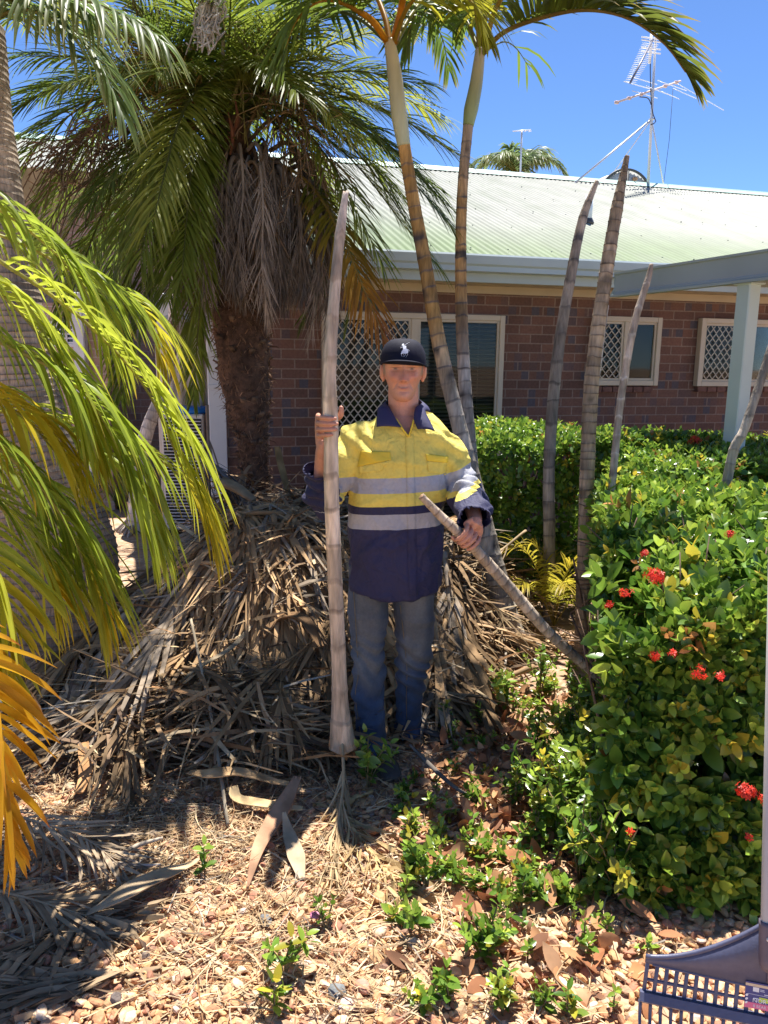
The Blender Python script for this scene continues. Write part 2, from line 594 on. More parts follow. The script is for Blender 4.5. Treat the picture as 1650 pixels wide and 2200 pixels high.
# gutter, fascia, soffit, frieze board
mb = MB()
g0, g1 = -1.78, 4.55
prof = [(-0.70, 2.515), (-0.755, 2.51), (-0.765, 2.495), (-0.755, 2.43), (-0.735, 2.415), (-0.735, 2.375), (-0.60, 2.375), (-0.60, 2.49)]
loft(mb, [[(s, d, z) for d, z in prof] for s in (g0, g1)])
mb.build('gutter', M_TRIM, house, local=True, smooth=False)
mb = MB()
box(mb, (g0, -0.598, 2.30), (9.0, -0.578, 2.50), b=0.003)
box(mb, (g1 + 0.002, -0.62, 2.36), (9.0, -0.6, 2.49), b=0.003)
mb.build('fascia', M_TRIM, house, local=True, smooth=False)
mb = MB()
box(mb, (g0, -0.576, 2.335), (9.0, 0.3, 2.345))
mb.build('soffit', M_BEIGE, house, local=True, smooth=False)
mb = MB()
box(mb, (sL - .02, -0.022, 2.262), (9.0, 0, 2.333), b=0.003)
mb.build('frieze_board', M_BEIGE, house, local=True, smooth=False)

def clipdiag(x0, x1, z0, z1, pw, ph, sgn):
    """zig of diagonal segments over a rectangle"""
    segs = []
    W, Hh = x1 - x0, z1 - z0
    k = ph / pw
    c = -W * k - Hh
    n = int((Hh + W * k) / ph) + 2
    for i in range(-n, n):
        b = i * ph
        # z - z0 = sgn*k*(x-x0) + b
        pts = []
        xs = [0, W]
        for x in xs:
            z = sgn * k * x + b
            if 0 <= z <= Hh: pts.append((x, z))
        for z in (0, Hh):
            x = (z - b) / (sgn * k)
            if 0 < x < W: pts.append((x, z))
        if len(pts) >= 2:
            pts.sort()
            a, e = pts[0], pts[-1]
            if abs(a[0] - e[0]) > 0.01: segs.append(((x0 + a[0], z0 + a[1]), (x0 + e[0], z0 + e[1])))
    return segs

def wavy(mb, x0, x1, z0, z1, pw, ph, y, r):
    """diamond security mesh: wavy wires touching at the nodes"""
    nx = int(round((x1 - x0) / pw)); pw = (x1 - x0) / nx
    for i in range(-1, nx + 1):
        for sgn in (-1, 1):
            z = np.arange(z0, z1, ph / 8)
            ph_ = (z - z0) / ph
            tri = 2 * np.abs(ph_ - np.floor(ph_ + 0.5))     # 0..1 zigzag
            tri = (0.5 - 0.5 * np.cos(math.pi * tri)) * 0.35 + tri * 0.65
            x = x0 + (i + 0.5) * pw + sgn * tri * 0.5 * pw
            m = (x > x0 - 1e-6) & (x < x1 + 1e-6)
            run = []
            for a in range(len(z) + 1):
                if a < len(z) and m[a]: run.append(a)
                else:
                    if len(run) > 1:
                        c = np.stack([x[run], np.full(len(run), y + 0.0012 * sgn), z[run]], 1)
                        tube(mb, c, r, 4, caps=False)
                    run = []

def window(name, x0, x1, z0, z1, xm, mesh_side, blinds=False, fw=0.05, label=None, mlabel=None):
    fr = MB()
    for (a, b_) in (((x0, -0.075, z0), (x0 + fw, -0.003, z1)), ((x1 - fw, -0.075, z0), (x1, -0.003, z1)),
                    ((x0 + fw, -0.073, z1 - fw), (x1 - fw, -0.003, z1)), ((x0 + fw, -0.073, z0), (x1 - fw, -0.003, z0 + fw)),
                    ((xm - 0.035, -0.07, z0 + fw), (xm + 0.035, -0.02, z1 - fw))):
        box(fr, a, b_, b=0.004)
    # inner sash lines
    for (a0, a1) in ((x0 + fw, xm - 0.035), (xm + 0.035, x1 - fw)):
        w = 0.022
        box(fr, (a0, -0.058, z0 + fw), (a0 + w, -0.03, z1 - fw), b=0.002)
        box(fr, (a1 - w, -0.058, z0 + fw), (a1, -0.03, z1 - fw), b=0.002)
        box(fr, (a0 + w, -0.056, z1 - fw - w), (a1 - w, -0.03, z1 - fw), b=0.002)
        box(fr, (a0 + w, -0.056, z0 + fw), (a1 - w, -0.03, z0 + fw + w), b=0.002)
    f = fr.build(name, M_FRAME, house, local=True, smooth=False)
    bk = MB(); box(bk, (x0 + fw, -0.006, z0 + fw), (x1 - fw, -0.002, z1 - fw))
    bk.build('dark_interior', M_DARK, f, local=True, smooth=False)
    g = MB()
    for (a0, a1) in ((x0 + fw + 0.02, xm - 0.035), (xm + 0.035, x1 - fw - 0.02)):
        box(g, (a0, -0.044, z0 + fw), (a1, -0.040, z1 - fw))
    g.build('pane', M_GLASS, f, local=True, smooth=False)
    a0, a1 = (x0 + fw + 0.022, xm - 0.035 - 0.022) if mesh_side < 0 else (xm + 0.057, x1 - fw - 0.022)
    g = MB(); wavy(g, a0, a1, z0 + fw + 0.02, z1 - fw - 0.02, 0.076, 0.092, -0.062, 0.0056)
    g.build('security_mesh', M_GRILLE, f, local=True)
    if blinds:
        g = MB()
        for z in np.arange(z0 + fw + 0.03, z1 - fw - 0.02, 0.036):
            box(g, (xm + 0.04, -0.036, z), (x1 - fw - 0.01, -0.012, z + 0.004), M=np.array([[1, 0, 0, 0], [0, 1, 0, 0], [0, 0.55, 1, 0.014], [0, 0, 0, 1]]))
        for x in np.linspace(xm + 0.2, x1 - fw - 0.2, 3):
            box(g, (x, -0.038, z0 + fw + .02), (x + 0.004, -0.034, z1 - fw - .02))
        g.build('blind', M_BLIND, f, local=True, smooth=False)
    return f

a = H(690, 668); b_ = H(1080, 672)
window('sliding_door', a[0], b_[0], 0.08, a[1], H(886, 780)[0], -1, True)
a = H(1272, 679); b_ = H(1404, 828)
wa = window('window', a[0], b_[0], b_[1], a[1], H(1338, 750)[0], -1)
a = H(1500, 684); b_ = H(1688, 830)
wb = window('window', a[0], b_[0], b_[1], a[1], H(1583, 750)[0], -1)
# sloping brick sills
mb = MB()
for w_ in ((1266, 1410), (1492, 1695)):
    x0, x1 = H(w_[0], 830)[0], H(w_[1], 830)[0]
    zt = H(w_[0], 829)[1]
    for x in np.arange(x0, x1 - 0.1, 0.1155):
        box(mb, (x, -0.06, zt - 0.062), (x + 0.108, -0.001, zt - 0.004), b=0.006)
mb.build('brick_sill', mat('sill_brick', (0.17, 0.085, 0.065), rough=0.85, noise=[(20, 0.3)]), house, local=True, smooth=False)
# things standing on the inside sill of the right window: a pale bottle
mb = MB()
x, z = H(1629, 815)
tube(mb, [(x, -0.02, z - .02), (x, -0.02, z + 0.10), (x, -0.02, z + 0.12), (x, -0.02, z + 0.15)], [0.012, 0.012, 0.006, 0.005], 8, (0.7, 0.7, 0.66))
# corner post / downpipe at the left end of the wall
mb = MB()
x0, x1 = H(447, 850)[0], H(484, 850)[0]
box(mb, (x0, -0.05, 0), (x1, 0.05, 2.33), b=0.006)
box(mb, (x0 + .0, -0.062, 1.38), (x1 + .0, 0.06, 1.42), b=0.004)
mb.build('downpipe', M_WHITE, house, local=True, smooth=False)
# roof vent
x, z = H(1262, 505, 2.0)
d = E0 + (1.9)
s0 = H(1262, 500, d)[0]
mb = MB()
tube(mb, [(s0, d, rz_(d) - .02), (s0, d, rz_(d) + .045)], [0.075, 0.05], 12, (0.06, 0.06, 0.06))
tube(mb, [(s0, d, rz_(d) + .0), (s0, d, rz_(d) + 0.30)], 0.042, 12, (0.75, 0.8, 0.8))
mb.build('vent_pipe', mat('vent_pipe', attr=True, rough=0.4), house, local=True)

# ---------------------------------------------------------------- patio cover at the right
A0 = P(1318, 648, 5.75); A1 = P(1750, 577, 4.25)
A0.z = A1.z = (A0.z + A1.z) / 2
patio = thing('patio_cover', (A1.x, A1.y, 0), 'grey steel patio cover on a pale post at the right of the house', 'patio cover')
ax = (A1 - A0).normalized()
nrm = Vector((ax.y, -ax.x, 0))            # outward, towards the garden on the left
if nrm.x > 0: nrm = -nrm
mb = MB()
pr = [(0.0, 0.0), (0.035, -0.004), (0.035, 0.012), (0.006, 0.018), (0.006, 0.03), (0.0, 0.036), (0.0, 0.150), (0.012, 0.156), (0.012, 0.17), (-0.05, 0.17), (-0.05, 0.0)]
rings = []
for p in (A0, A1 + ax * 1.2):
    rings.append([tuple(p + nrm * u + Vector((0, 0, w))) for u, w in pr])
loft(mb, rings)
mb.build('beam', M_TRIMD, patio, smooth=False)
mb = MB()
far = -nrm * 4.0
for (p0, p1) in ((A0 - nrm * 0.06, A1 + ax * 1.2 - nrm * 0.06),):
    s = np.linspace(0, 1, 200)
    top = []
    for k in s:
        q = p0 + (p1 - p0) * k
        zz = 0.10 + (0.018 if int(k * 100) % 2 else 0)
        top.append([(q.x, q.y, q.z + zz), ((q + far).x, (q + far).y, q.z + zz + 0.1)])
    top = np.array(top)
    v = top.reshape(-1, 3)
    q = [(2 * i, 2 * i + 1, 2 * i + 3, 2 * i + 2) for i in range(len(s) - 1)]
    mb.add(v, q)
mb.build('roof_sheet', mat('patio_sheet', (0.30, 0.31, 0.30), rough=0.5), patio, smooth=False)
pp = P(1545, 640, 5.0)
k = (pp.x - A0.x) / (A1.x - A0.x)
pp = A0 + (A1 - A0) * k - nrm * 0.045
mb = MB()
Mz = Matrix.Translation((pp.x, pp.y, 0)) @ Matrix.Rotation(math.atan2(ax.y, ax.x), 4, 'Z')
box(mb, (-0.05, -0.045, 0), (0.05, 0.045, A0.z + 0.0), b=0.006, M=Mz)
box(mb, (-0.065, -0.056, A0.z - 0.012), (0.065, 0.06, A0.z - 0.002), b=0.002, M=Mz)
mb.build('post', mat('post_paint', (0.52, 0.60, 0.56), rough=0.45, noise=[(3, 0.05)]), patio, smooth=False)

# ---------------------------------------------------------------- roof things: tank, aerials
Yr = RD
def RP(px, py, dd=0.0): 
    s, z = H(px, py, RD + dd)
    w = HO + HX * s + HY * (RD + dd)
    return Vector((w.x, w.y, z))
M_ALU = mat('aluminium_tube', (0.62, 0.63, 0.64), rough=0.4, metal=0.4)
M_TANK = mat('tank_steel', (0.55, 0.56, 0.56), rough=0.5, noise=[(2, .15), (9, 0.12)], metal=0.1)
c = RP(1345, 405, 0.5)
tank = thing('hot_water_tank', (c.x, c.y, c.z - 0.12), 'grey drum hot water tank with black rim on the roof ridge', 'water tank')
mb = MB()
c0, r0 = RP(1343, 432, 0.45), 0.50
c1 = c0 + HY * 1.6
tube(mb, [c0, c1], r0, 40, (1, 1, 1))
mb.build('drum', M_TANK, tank)
mb = MB()
th = np.linspace(0, 2 * math.pi, 60)
ring = np.array([np.array(c0 - HY * 0.02) + (r0 + 0.004) * (math.cos(t) * np.array(HX) + math.sin(t) * np.array((0, 0, 1))) for t in th])
tube(mb, ring, 0.022, 6, caps=False)
p = c0 - HY * 0.03 + HX * 0.0
bar(mb, p + Vector((0, 0, -.5)), p + Vector((0, 0, .48)), 0.04, 0.03)
mb.build('rim', mat('black_rim', (0.04, 0.045, 0.05), rough=0.5), tank)
mb = MB()
for dz in (0.26, 0.36):
    ell(mb, p + HX * 0.14 + Vector((0, 0, dz)), (0.05, 0.02, 0.035), 8, 6, (0.4, 0.22, 0.12))
mb.build('rust_fitting', mat('rust', attr=True, rough=0.9, noise=[(20, 0.4)]), tank)

def seg(mb, a, b, r, col=(1, 1, 1), n=5): tube(mb, [a, b], r, n, col)
base = RP(1392, 408, 0.0)
top = RP(1409, 72, 0.0)
aer = thing('tv_aerial', base, 'tall television mast with two aerials and wire stays on the roof ridge', 'aerial')
mb = MB()
tube(mb, [base + Vector((0, 0, -.1)), base + (top - base) * 0.52, top], [0.026, 0.024, 0.018], 8)
mid = base + (top - base) * 0.46
ell(mb, mid, (0.05, 0.05, 0.02), 8, 5)
mb.build('mast', M_ALU, aer)
for (ex, ey, r_, dd) in ((1232, 396, 0.017, -0.3), (1290, 400, 0.010, 0.8), (1428, 412, 0.014, 0.3)):
    e = RP(ex, ey, dd)
    e.z = min(e.z, rz_(RD) + 0.05)
    mb = MB(); seg(mb, mid, e, r_)
    mb.build('stay', M_ALU, aer)
# upper aerial: short dense elements on a boom
b0, b1 = RP(1403, 84, -0.1), RP(1354, 178, -1.0)
mb = MB(); seg(mb, b0, b1, 0.017, (0.16, 0.16, 0.2))
for i, k in enumerate(np.linspace(0.12, 0.98, 22)):
    q = b0 + (b1 - b0) * k
    w = 0.15 - 0.06 * k
    seg(mb, q - HX * w, q + HX * w, 0.0045, (0.85, 0.86, 0.9), 4)
mb.build('upper_aerial', mat('aerial', attr=True, rough=0.4), aer)
mb = MB()
for (yy) in (82, 88, 104, 113):
    q = RP(1399, yy, -0.12)
    seg(mb, q - HX * 0.17, q + HX * 0.17, 0.011, (0.85, 0.86, 0.88))
q = RP(1399, 84, -.12); bar(mb, q + Vector((0, 0, -.35)), q + Vector((0, 0, .08)), 0.035, 0.035, (0.75, 0.75, 0.75))
mb.build('reflector', mat('reflector', attr=True, rough=0.4), aer)
b0, b1 = RP(1322, 221, -0.3), RP(1462, 174, 0.3)
mb = MB(); seg(mb, b0, b1, 0.016, (0.62, 0.5, 0.44))
for (x0, y0, x1, y1) in ((1350, 163, 1412, 182), (1340, 175, 1400, 192), (1358, 195, 1412, 211), (1412, 173, 1475, 195), (1388, 185, 1443, 206), (1455, 180, 1555, 237), (1446, 190, 1496, 212), (1417, 195, 1460, 213)):
    seg(mb, RP(x0, y0, -0.25), RP(x1, y1, 0.2), 0.0065, (0.72, 0.76, 0.85), 4)
for k in (0.02, 0.2, 0.38, 0.55, 0.75, 0.93):
    q = b0 + (b1 - b0) * k
    bar(mb, q - HX * .03, q + HX * .03, 0.04, 0.04, (0.6, 0.42, 0.36))
mb.build('lower_aerial', mat('aerial_low', attr=True, rough=0.4), aer)
mb = MB()
tube(mb, spline([RP(1401, 95, -.04), RP(1397, 140, -.05), RP(1399, 215, -.05), RP(1403, 245, -.05), RP(1409, 262, -.05), RP(1398, 268, -.04)], 24), 0.008, 5)
tube(mb, spline([RP(1374, 208, -.1), RP(1392, 211, -.07), RP(1399, 225, -.05)], 10), 0.008, 5)
tube(mb, [RP(1446, 190, .3), RP(1438, 300, .3), RP(1424, 408, .3)], 0.004, 4)
mb.build('cable', mat('black_cable', (0.03, 0.03, 0.04), rough=0.6), aer)

# neighbour's small aerial, far behind the ridge
q0 = P(1119, 345, 18.0); q1 = P(1121, 282, 18.0)
na = thing('small_aerial', (q0.x, q0.y, 0), 'thin small aerial standing behind the ridge above the distant palm', 'aerial')
mb = MB(); tube(mb, [(q0.x, q0.y, 0), q0, q1], 0.022, 6); mb.build('mast', M_ALU, na)
mb = MB()
for k in (-.14, -.05, .05, .14): seg(mb, q1 + Vector((k, -.05, -.02)), q1 + Vector((k * 1.3 + .06, .2, 0.06)), 0.009)
seg(mb, q1 + Vector((-.2, 0, 0)), q1 + Vector((.2, 0, 0.03)), 0.012)
mb.build('aerial_elements', M_ALU, na)
# ---------------------------------------------------------------- ground
def ground_mat():
    m = bpy.data.materials.new('gravel_ground')
    n, l, b = nodes(m)
    tc = n.new('ShaderNodeTexCoord')
    vo = n.new('ShaderNodeTexVoronoi'); vo.inputs['Scale'].default_value = 34
    l.new(tc.outputs['Object'], vo.inputs['Vector'])
    cr = n.new('ShaderNodeValToRGB')
    e = cr.color_ramp.elements
    e[0].position = 0.0; e[0].color = (0.30, 0.19, 0.11, 1)
    e[1].position = 1.0; e[1].color = (0.50, 0.36, 0.24, 1)
    for p_, c_ in ((0.3, (0.42, 0.27, 0.15, 1)), (0.55, (0.38, 0.21, 0.13, 1)), (0.8, (0.46, 0.33, 0.22, 1))):
        x = e.new(p_); x.color = c_
    sp = n.new('ShaderNodeSeparateColor'); l.new(vo.outputs['Color'], sp.inputs[0])
    l.new(sp.outputs[0], cr.inputs[0])
    src = mul_noise(n, l, cr.outputs[0], 2.0, 0.2)
    l.new(src, b.inputs['Base Color'])
    b.inputs['Roughness'].default_value = 0.9
    bp = n.new('ShaderNodeBump'); bp.invert = True; bp.inputs['Strength'].default_value = 0.6; bp.inputs['Distance'].default_value = 0.008
    l.new(vo.outputs['Distance'], bp.inputs['Height']); l.new(bp.outputs[0], b.inputs['Normal'])
    return m
mb = MB()
g = 300
mb.add([(-g, -g, 0), (g, -g, 0), (g, g, 0), (-g, g, 0)], [(0, 1, 2, 3)])
tag(mb.build('ground', ground_mat(), smooth=False), kind='structure')
# ---------------------------------------------------------------- palms
UPV = np.array([0, 0, 1.0])

def frond(mb, ctrl, n, L, W, rng, col, tip=None, a0=70, a1=25, vee=25, droop=0.3, t0=0.12, K=4, fold=False, rr=0.009,
          rcol=(0.22, 0.22, 0.06), curl=0.05, prof=None, miss=0.0, colvar=0.2, roll=0.0, tipk=1, sides=(-1, 1)):
    """one pinnate frond: a rachis along ctrl and n leaflets a side"""
    N = 60
    c = spline(ctrl, N)
    T = unit(np.gradient(c, axis=0))
    up = np.tile(UPV, (N, 1)) * 1.0
    S = unit(np.cross(T, up) + 1e-6)
    Nn = np.cross(S, T)
    if roll:
        cr, sr = math.cos(roll), math.sin(roll)
        S, Nn = S * cr + Nn * sr, Nn * cr - S * sr
    rad = rr * (1.05 - np.linspace(0, 1, N) ** 1.2 * 0.85)
    tube(mb, c[::2], rad[::2], 5, rcol)
    for sd in sides:
        t = np.linspace(t0, 0.995, n) + rng.uniform(-0.3, 0.3, n) / n * (1 - t0)
        t = np.clip(t, t0 * 0.9, 1)
        if miss: t = t[rng.random(n) > miss]
        M = len(t)
        ti = t * (N - 1)
        i0 = np.clip(ti.astype(int), 0, N - 2); f = (ti - i0)[:, None]
        lerp = lambda A: A[i0] * (1 - f) + A[i0 + 1] * f
        p0, Tt, St, Nt = lerp(c), unit(lerp(T)), unit(lerp(S)), unit(lerp(Nn))
        u = (t - t0) / (1 - t0)
        ang = np.radians(a0 + (a1 - a0) * u + rng.normal(0, 5, M))[:, None]
        ve = np.radians(vee + rng.normal(0, 9, M))[:, None]
        d = Tt * np.cos(ang) + (St * sd * np.cos(ve) + Nt * np.sin(ve)) * np.sin(ang)
        pf = (np.sin(np.pi * np.clip(0.12 + 0.80 * u, 0, 1)) ** 0.6) if prof is None else prof(u)
        ln = L * pf * rng.uniform(0.85, 1.1, M)
        wd = W * (0.6 + 0.4 * pf) * rng.uniform(0.85, 1.15, M)
        dr = droop * rng.uniform(0.7, 1.3, M)
        k = np.linspace(0, 1, K + 1)
        bend = unit(rng.normal(size=(M, 3))) * curl
        pos = p0[:, None, :] + d[:, None, :] * (ln[:, None] * k)[..., None]
        pos[..., 2] -= (ln * dr)[:, None] * k ** 2
        pos += bend[:, None, :] * (ln[:, None] * k ** 2)[..., None]
        # keep the length when the leaflet droops
        seg = np.diff(pos, axis=1)
        sl = np.linalg.norm(seg, axis=2, keepdims=True)
        seg = seg / np.maximum(sl, 1e-6) * (ln[:, None, None] / K)
        pos[:, 1:] = pos[:, :1] + np.cumsum(seg, axis=1)
        dirs = np.gradient(pos, axis=1)
        wv = unit(np.cross(dirs, (Nt + rng.normal(0, .22, (M, 3)))[:, None, :]))
        wk = np.interp(k, [0, 0.15, 0.45, 0.75, 1.0], [0.45, 0.95, 1.0, 0.75, 0.06])
        hw = (wd[:, None] * wk * 0.5)[..., None]
        cb = np.asarray(col(t) if callable(col) else col, float)
        cb = np.broadcast_to(cb, (M, 3)) * rng.uniform(1 - colvar, 1 + colvar, (M, 1))
        cc = np.repeat(cb[:, None, :], K + 1, 1)
        if tip is not None:
            tw = np.clip((k - (1 - tipk * 0.34)) / (tipk * 0.34 + 1e-6), 0, 1)[None, :, None] * rng.uniform(0.2, 1.0, (M, 1, 1))
            cc = cc * (1 - tw) + np.asarray(tip) * tw
        if fold:
            nv = unit(np.cross(wv, dirs))
            v = np.stack([pos - wv * hw + nv * hw * 0.45, pos, pos + wv * hw + nv * hw * 0.45], 2)
            nc = 3
        else:
            v = np.stack([pos - wv * hw, pos + wv * hw], 2); nc = 2
        cc = np.repeat(cc[:, :, None, :], nc, 2)
        idx = np.arange(M)[:, None, None] * (K + 1) * nc + np.arange(K)[None, :, None] * nc + np.arange(nc - 1)[None, None, :]
        q = np.stack([idx, idx + 1, idx + nc + 1, idx + nc], -1).reshape(-1, 4)
        mb.add(v.reshape(-1, 3), q, None, cc.reshape(-1, 3))
    return mb

def trunk(mb, ctrl, rads, node, col, ncol, rng, seg=16, lip=0.035, wob=0.03, ncolw=0.12, cole=None, stain=None):
    """ringed palm trunk; node = spacing of the leaf scars"""
    n0 = 200
    c, r = spline(ctrl, n0, rads)
    Ls = np.sum(np.linalg.norm(np.diff(c, axis=0), axis=1))
    nn = max(2, int(Ls / node))
    # uneven internodes
    st = np.cumsum(rng.uniform(0.7, 1.3, nn)); st = np.concatenate([[0], st / st[-1]])
    ts, rf, cf = [], [], []
    for i in range(nn):
        w = st[i + 1] - st[i]
        for (u, f, k) in ((0.0, 1 + lip, 0.55), (0.05, 1 + lip * 1.3, 0.9), (0.10, 1 + lip * .3, 1.0), (0.14, 1.0, 0.25), (0.5, 0.992, 0.0), (0.93, 1.0, 0.0)):
            ts.append(st[i] + u * w); rf.append(f); cf.append(k)
    ts.append(1); rf.append(1); cf.append(0)
    tone = np.repeat(rng.uniform(.72, 1.22, nn), 6); tone = np.concatenate([tone, [1]])
    ts = np.array(ts)
    cc = np.stack([np.interp(ts * (n0 - 1), np.arange(n0), c[:, j]) for j in range(3)], 1)
    rr = np.interp(ts * (n0 - 1), np.arange(n0), r) * np.array(rf)
    t, N, B = frames(cc)
    th = np.linspace(0, 2 * math.pi, seg, endpoint=False)
    v = cc[:, None, :] + rr[:, None, None] * (np.cos(th)[None, :, None] * N[:, None, :] + np.sin(th)[None, :, None] * B[:, None, :])
    # slight tilt of each ring and irregular surface
    nz = vnoise(v * 9.0)
    v = v + (v - cc[:, None, :]) * (nz * wob)[..., None]
    tl = vnoise(np.stack([th * 0 + 1, np.cos(th), np.sin(th)], -1)[None] * 1.3 + ts[:, None, None] * nn * 0.9)
    v = v + t[:, None, :] * (tl * node * 0.10)[..., None]
    m = len(cc)
    i = np.arange(m - 1)[:, None] * seg; j = np.arange(seg)[None]
    j2 = (j + 1) % seg
    q = np.stack([i + j, i + j2, i + seg + j2, i + seg + j], -1).reshape(-1, 4)
    col = np.asarray(col(ts) if callable(col) else np.broadcast_to(col, (m, 3)), float)
    base = np.repeat((col * tone[:, None])[:, None, :], seg, 1) * (1 + 0.22 * vnoise(v * np.array([14, 14, 5.]))[..., None] + .22 * vnoise(v * np.array([5, 5, 3.]) + 3)[..., None])
    ke = np.array(cf)[:, None, None] * (0.75 + 0.5 * vnoise(v * 20.0)[..., None])
    ke = np.clip(ke, 0, 1)
    base = base * (1 - ke) + np.asarray(ncol) * ke
    if stain is not None:
        k = np.clip((vnoise(v * np.array([11, 11, 16.]) + 5) - 0.42) * 5, 0, 1)[..., None]
        base = base * (1 - k) + np.asarray(stain) * k
    vv = v.reshape(-1, 3)
    bc = base.reshape(-1, 3)
    vv = np.vstack([vv, cc[:1], cc[-1:]])
    bc = np.vstack([bc, np.asarray(cole if cole is not None else ncol)[None], np.asarray(cole if cole is not None else ncol)[None]])
    tri = []
    for x in range(seg):
        tri.append((m * seg, (x + 1) % seg, x)); tri.append((m * seg + 1, (m - 1) * seg + x, (m - 1) * seg + (x + 1) % seg))
    mb.add(vv, q, tri, np.clip(bc, 0, 1))
    return mb

GREY = np.array([0.33, 0.30, 0.27]); GREYD = np.array([0.12, 0.105, 0.095]); GREYL = np.array([0.46, 0.42, 0.37])
def pxr(px, Y): return px * Y / 1650 * 1.0

# ---- two golden cane palms in the middle, with crownshafts
def cane_palm(name, label, pts, rads, cols, shaft_pts, shaft_r, shaft_col, fronds, rng, base):
    t_ = thing(name, base, label, 'palm tree')
    mb = MB(); trunk(mb, pts, rads, 0.085, cols, (0.13, 0.11, 0.10), rng, stain=(0.07, 0.06, 0.055)); mb.build('trunk', M_BARK, t_)
    mb = MB()
    c, r = spline(shaft_pts, 40, shaft_r)
    cc = np.linspace(0, 1, 40)[:, None]
    sc = np.array(shaft_col[0]) * (1 - cc) + np.array(shaft_col[1]) * cc
    sc = sc * (1 + 0.12 * vnoise(c * 8)[:, None])
    tube(mb, c, r, 18, sc); mb.build('crownshaft', M_SHAFT, t_)
    for f in fronds:
        mb = MB(); frond(mb, rng=rng, **f); mb.build('frond', M_LEAF, t_)
    return t_

rng = np.random.default_rng(11)
def c1cols(ts):
    g, o = np.array([0.40, 0.35, 0.29]), np.array([0.44, 0.26, 0.09])
    k = np.clip((ts - 0.52) / 0.16, 0, 1)[:, None]
    return g * (1 - k) + o * k
YT = 4.4
T1 = [PA(1118, 1425, 4.15), PA(1085, 1310, 4.2), PA(1040, 1130, 4.3), PA(990, 930, 4.35), PA(945, 745, 4.4), PA(912, 560, 4.45), PA(886, 420, 4.5), PA(868, 312, 4.5)]
T1[0][2] = -0.05
R1 = [0.078, 0.068, 0.055, 0.044, 0.041, 0.038, 0.035, 0.034]
GRN, GRND, YG = (0.15, 0.21, 0.035), (0.085, 0.13, 0.025), (0.34, 0.33, 0.03)
orange = (0.50, 0.26, 0.02)
def C(*a): return [PA(*x) for x in a]
fr1 = [
    dict(ctrl=C((833, 95, 4.5), (800, 45, 4.4), (740, 5, 4.2), (640, -60, 3.9), (560, -60, 3.6)), n=40, L=0.45, W=0.028, col=GRN, rr=0.017, rcol=orange, t0=0.3, droop=.5),
    dict(ctrl=C((838, 95, 4.5), (825, 30, 4.6), (790, -40, 4.8), (720, -120, 5.2)), n=36, L=0.45, W=0.028, col=GRN, rr=0.017, rcol=orange, t0=0.3, droop=.5),
    dict(ctrl=C((845, 95, 4.5), (862, 20, 4.45), (868, -60, 4.3), (850, -200, 4.0)), n=36, L=0.45, W=0.028, col=YG, rr=0.022, rcol=(0.52, 0.24, 0.02), t0=0.3, droop=.5),
    dict(ctrl=C((846, 92, 4.5), (880, 10, 4.3), (940, -30, 4.1), (1010, 0, 4.0), (1040, 70, 3.95)), n=40, L=0.36, W=0.026, col=YG, rr=0.013, rcol=(.45, .3, .04), t0=0.3, droop=.6),
    dict(ctrl=C((836, 92, 4.5), (780, 30, 4.3), (700, 0, 4.1), (640, 40, 4.0), (610, 110, 4.0)), n=40, L=0.40, W=0.026, col=GRN, rr=0.014, rcol=orange, t0=0.3, droop=.6),
    dict(ctrl=C((850, 92, 4.5), (885, 30, 4.7), (925, -10, 5.0), (985, 0, 5.3), (1000, 60, 5.5)), n=36, L=0.40, W=0.026, col=GRN, rr=0.015, rcol=(0.3, 0.28, 0.05), t0=0.25, droop=.6),
    dict(ctrl=C((842, 92, 4.52), (850, 40, 4.9), (890, 20, 5.3), (945, 70, 5.7), (965, 150, 5.9)), n=34, L=0.36, W=0.024, col=GRND, rr=0.012, t0=0.2, droop=.6, tip=(0.42, 0.30, 0.16)),
    dict(ctrl=C((833, 92, 4.52), (770, 40, 4.7), (690, 20, 4.9), (600, 60, 5.1), (560, 140, 5.2)), n=40, L=0.42, W=0.026, col=GRND, rr=0.012, t0=0.2, droop=.6),
]
cane1 = cane_palm('cane_palm', 'leaning golden cane palm with orange ringed trunk and pale thick crownshaft behind the man', T1, R1, c1cols,
    C((868, 314, 4.5), (858, 250, 4.5), (850, 180, 4.5), (842, 120, 4.5), (836, 85, 4.5)), [0.036, 0.044, 0.041, 0.035, 0.028],
    ((0.44, 0.47, 0.30), (0.46, 0.38, 0.22)), fr1, rng, (T1[0][0], T1[0][1], 0))

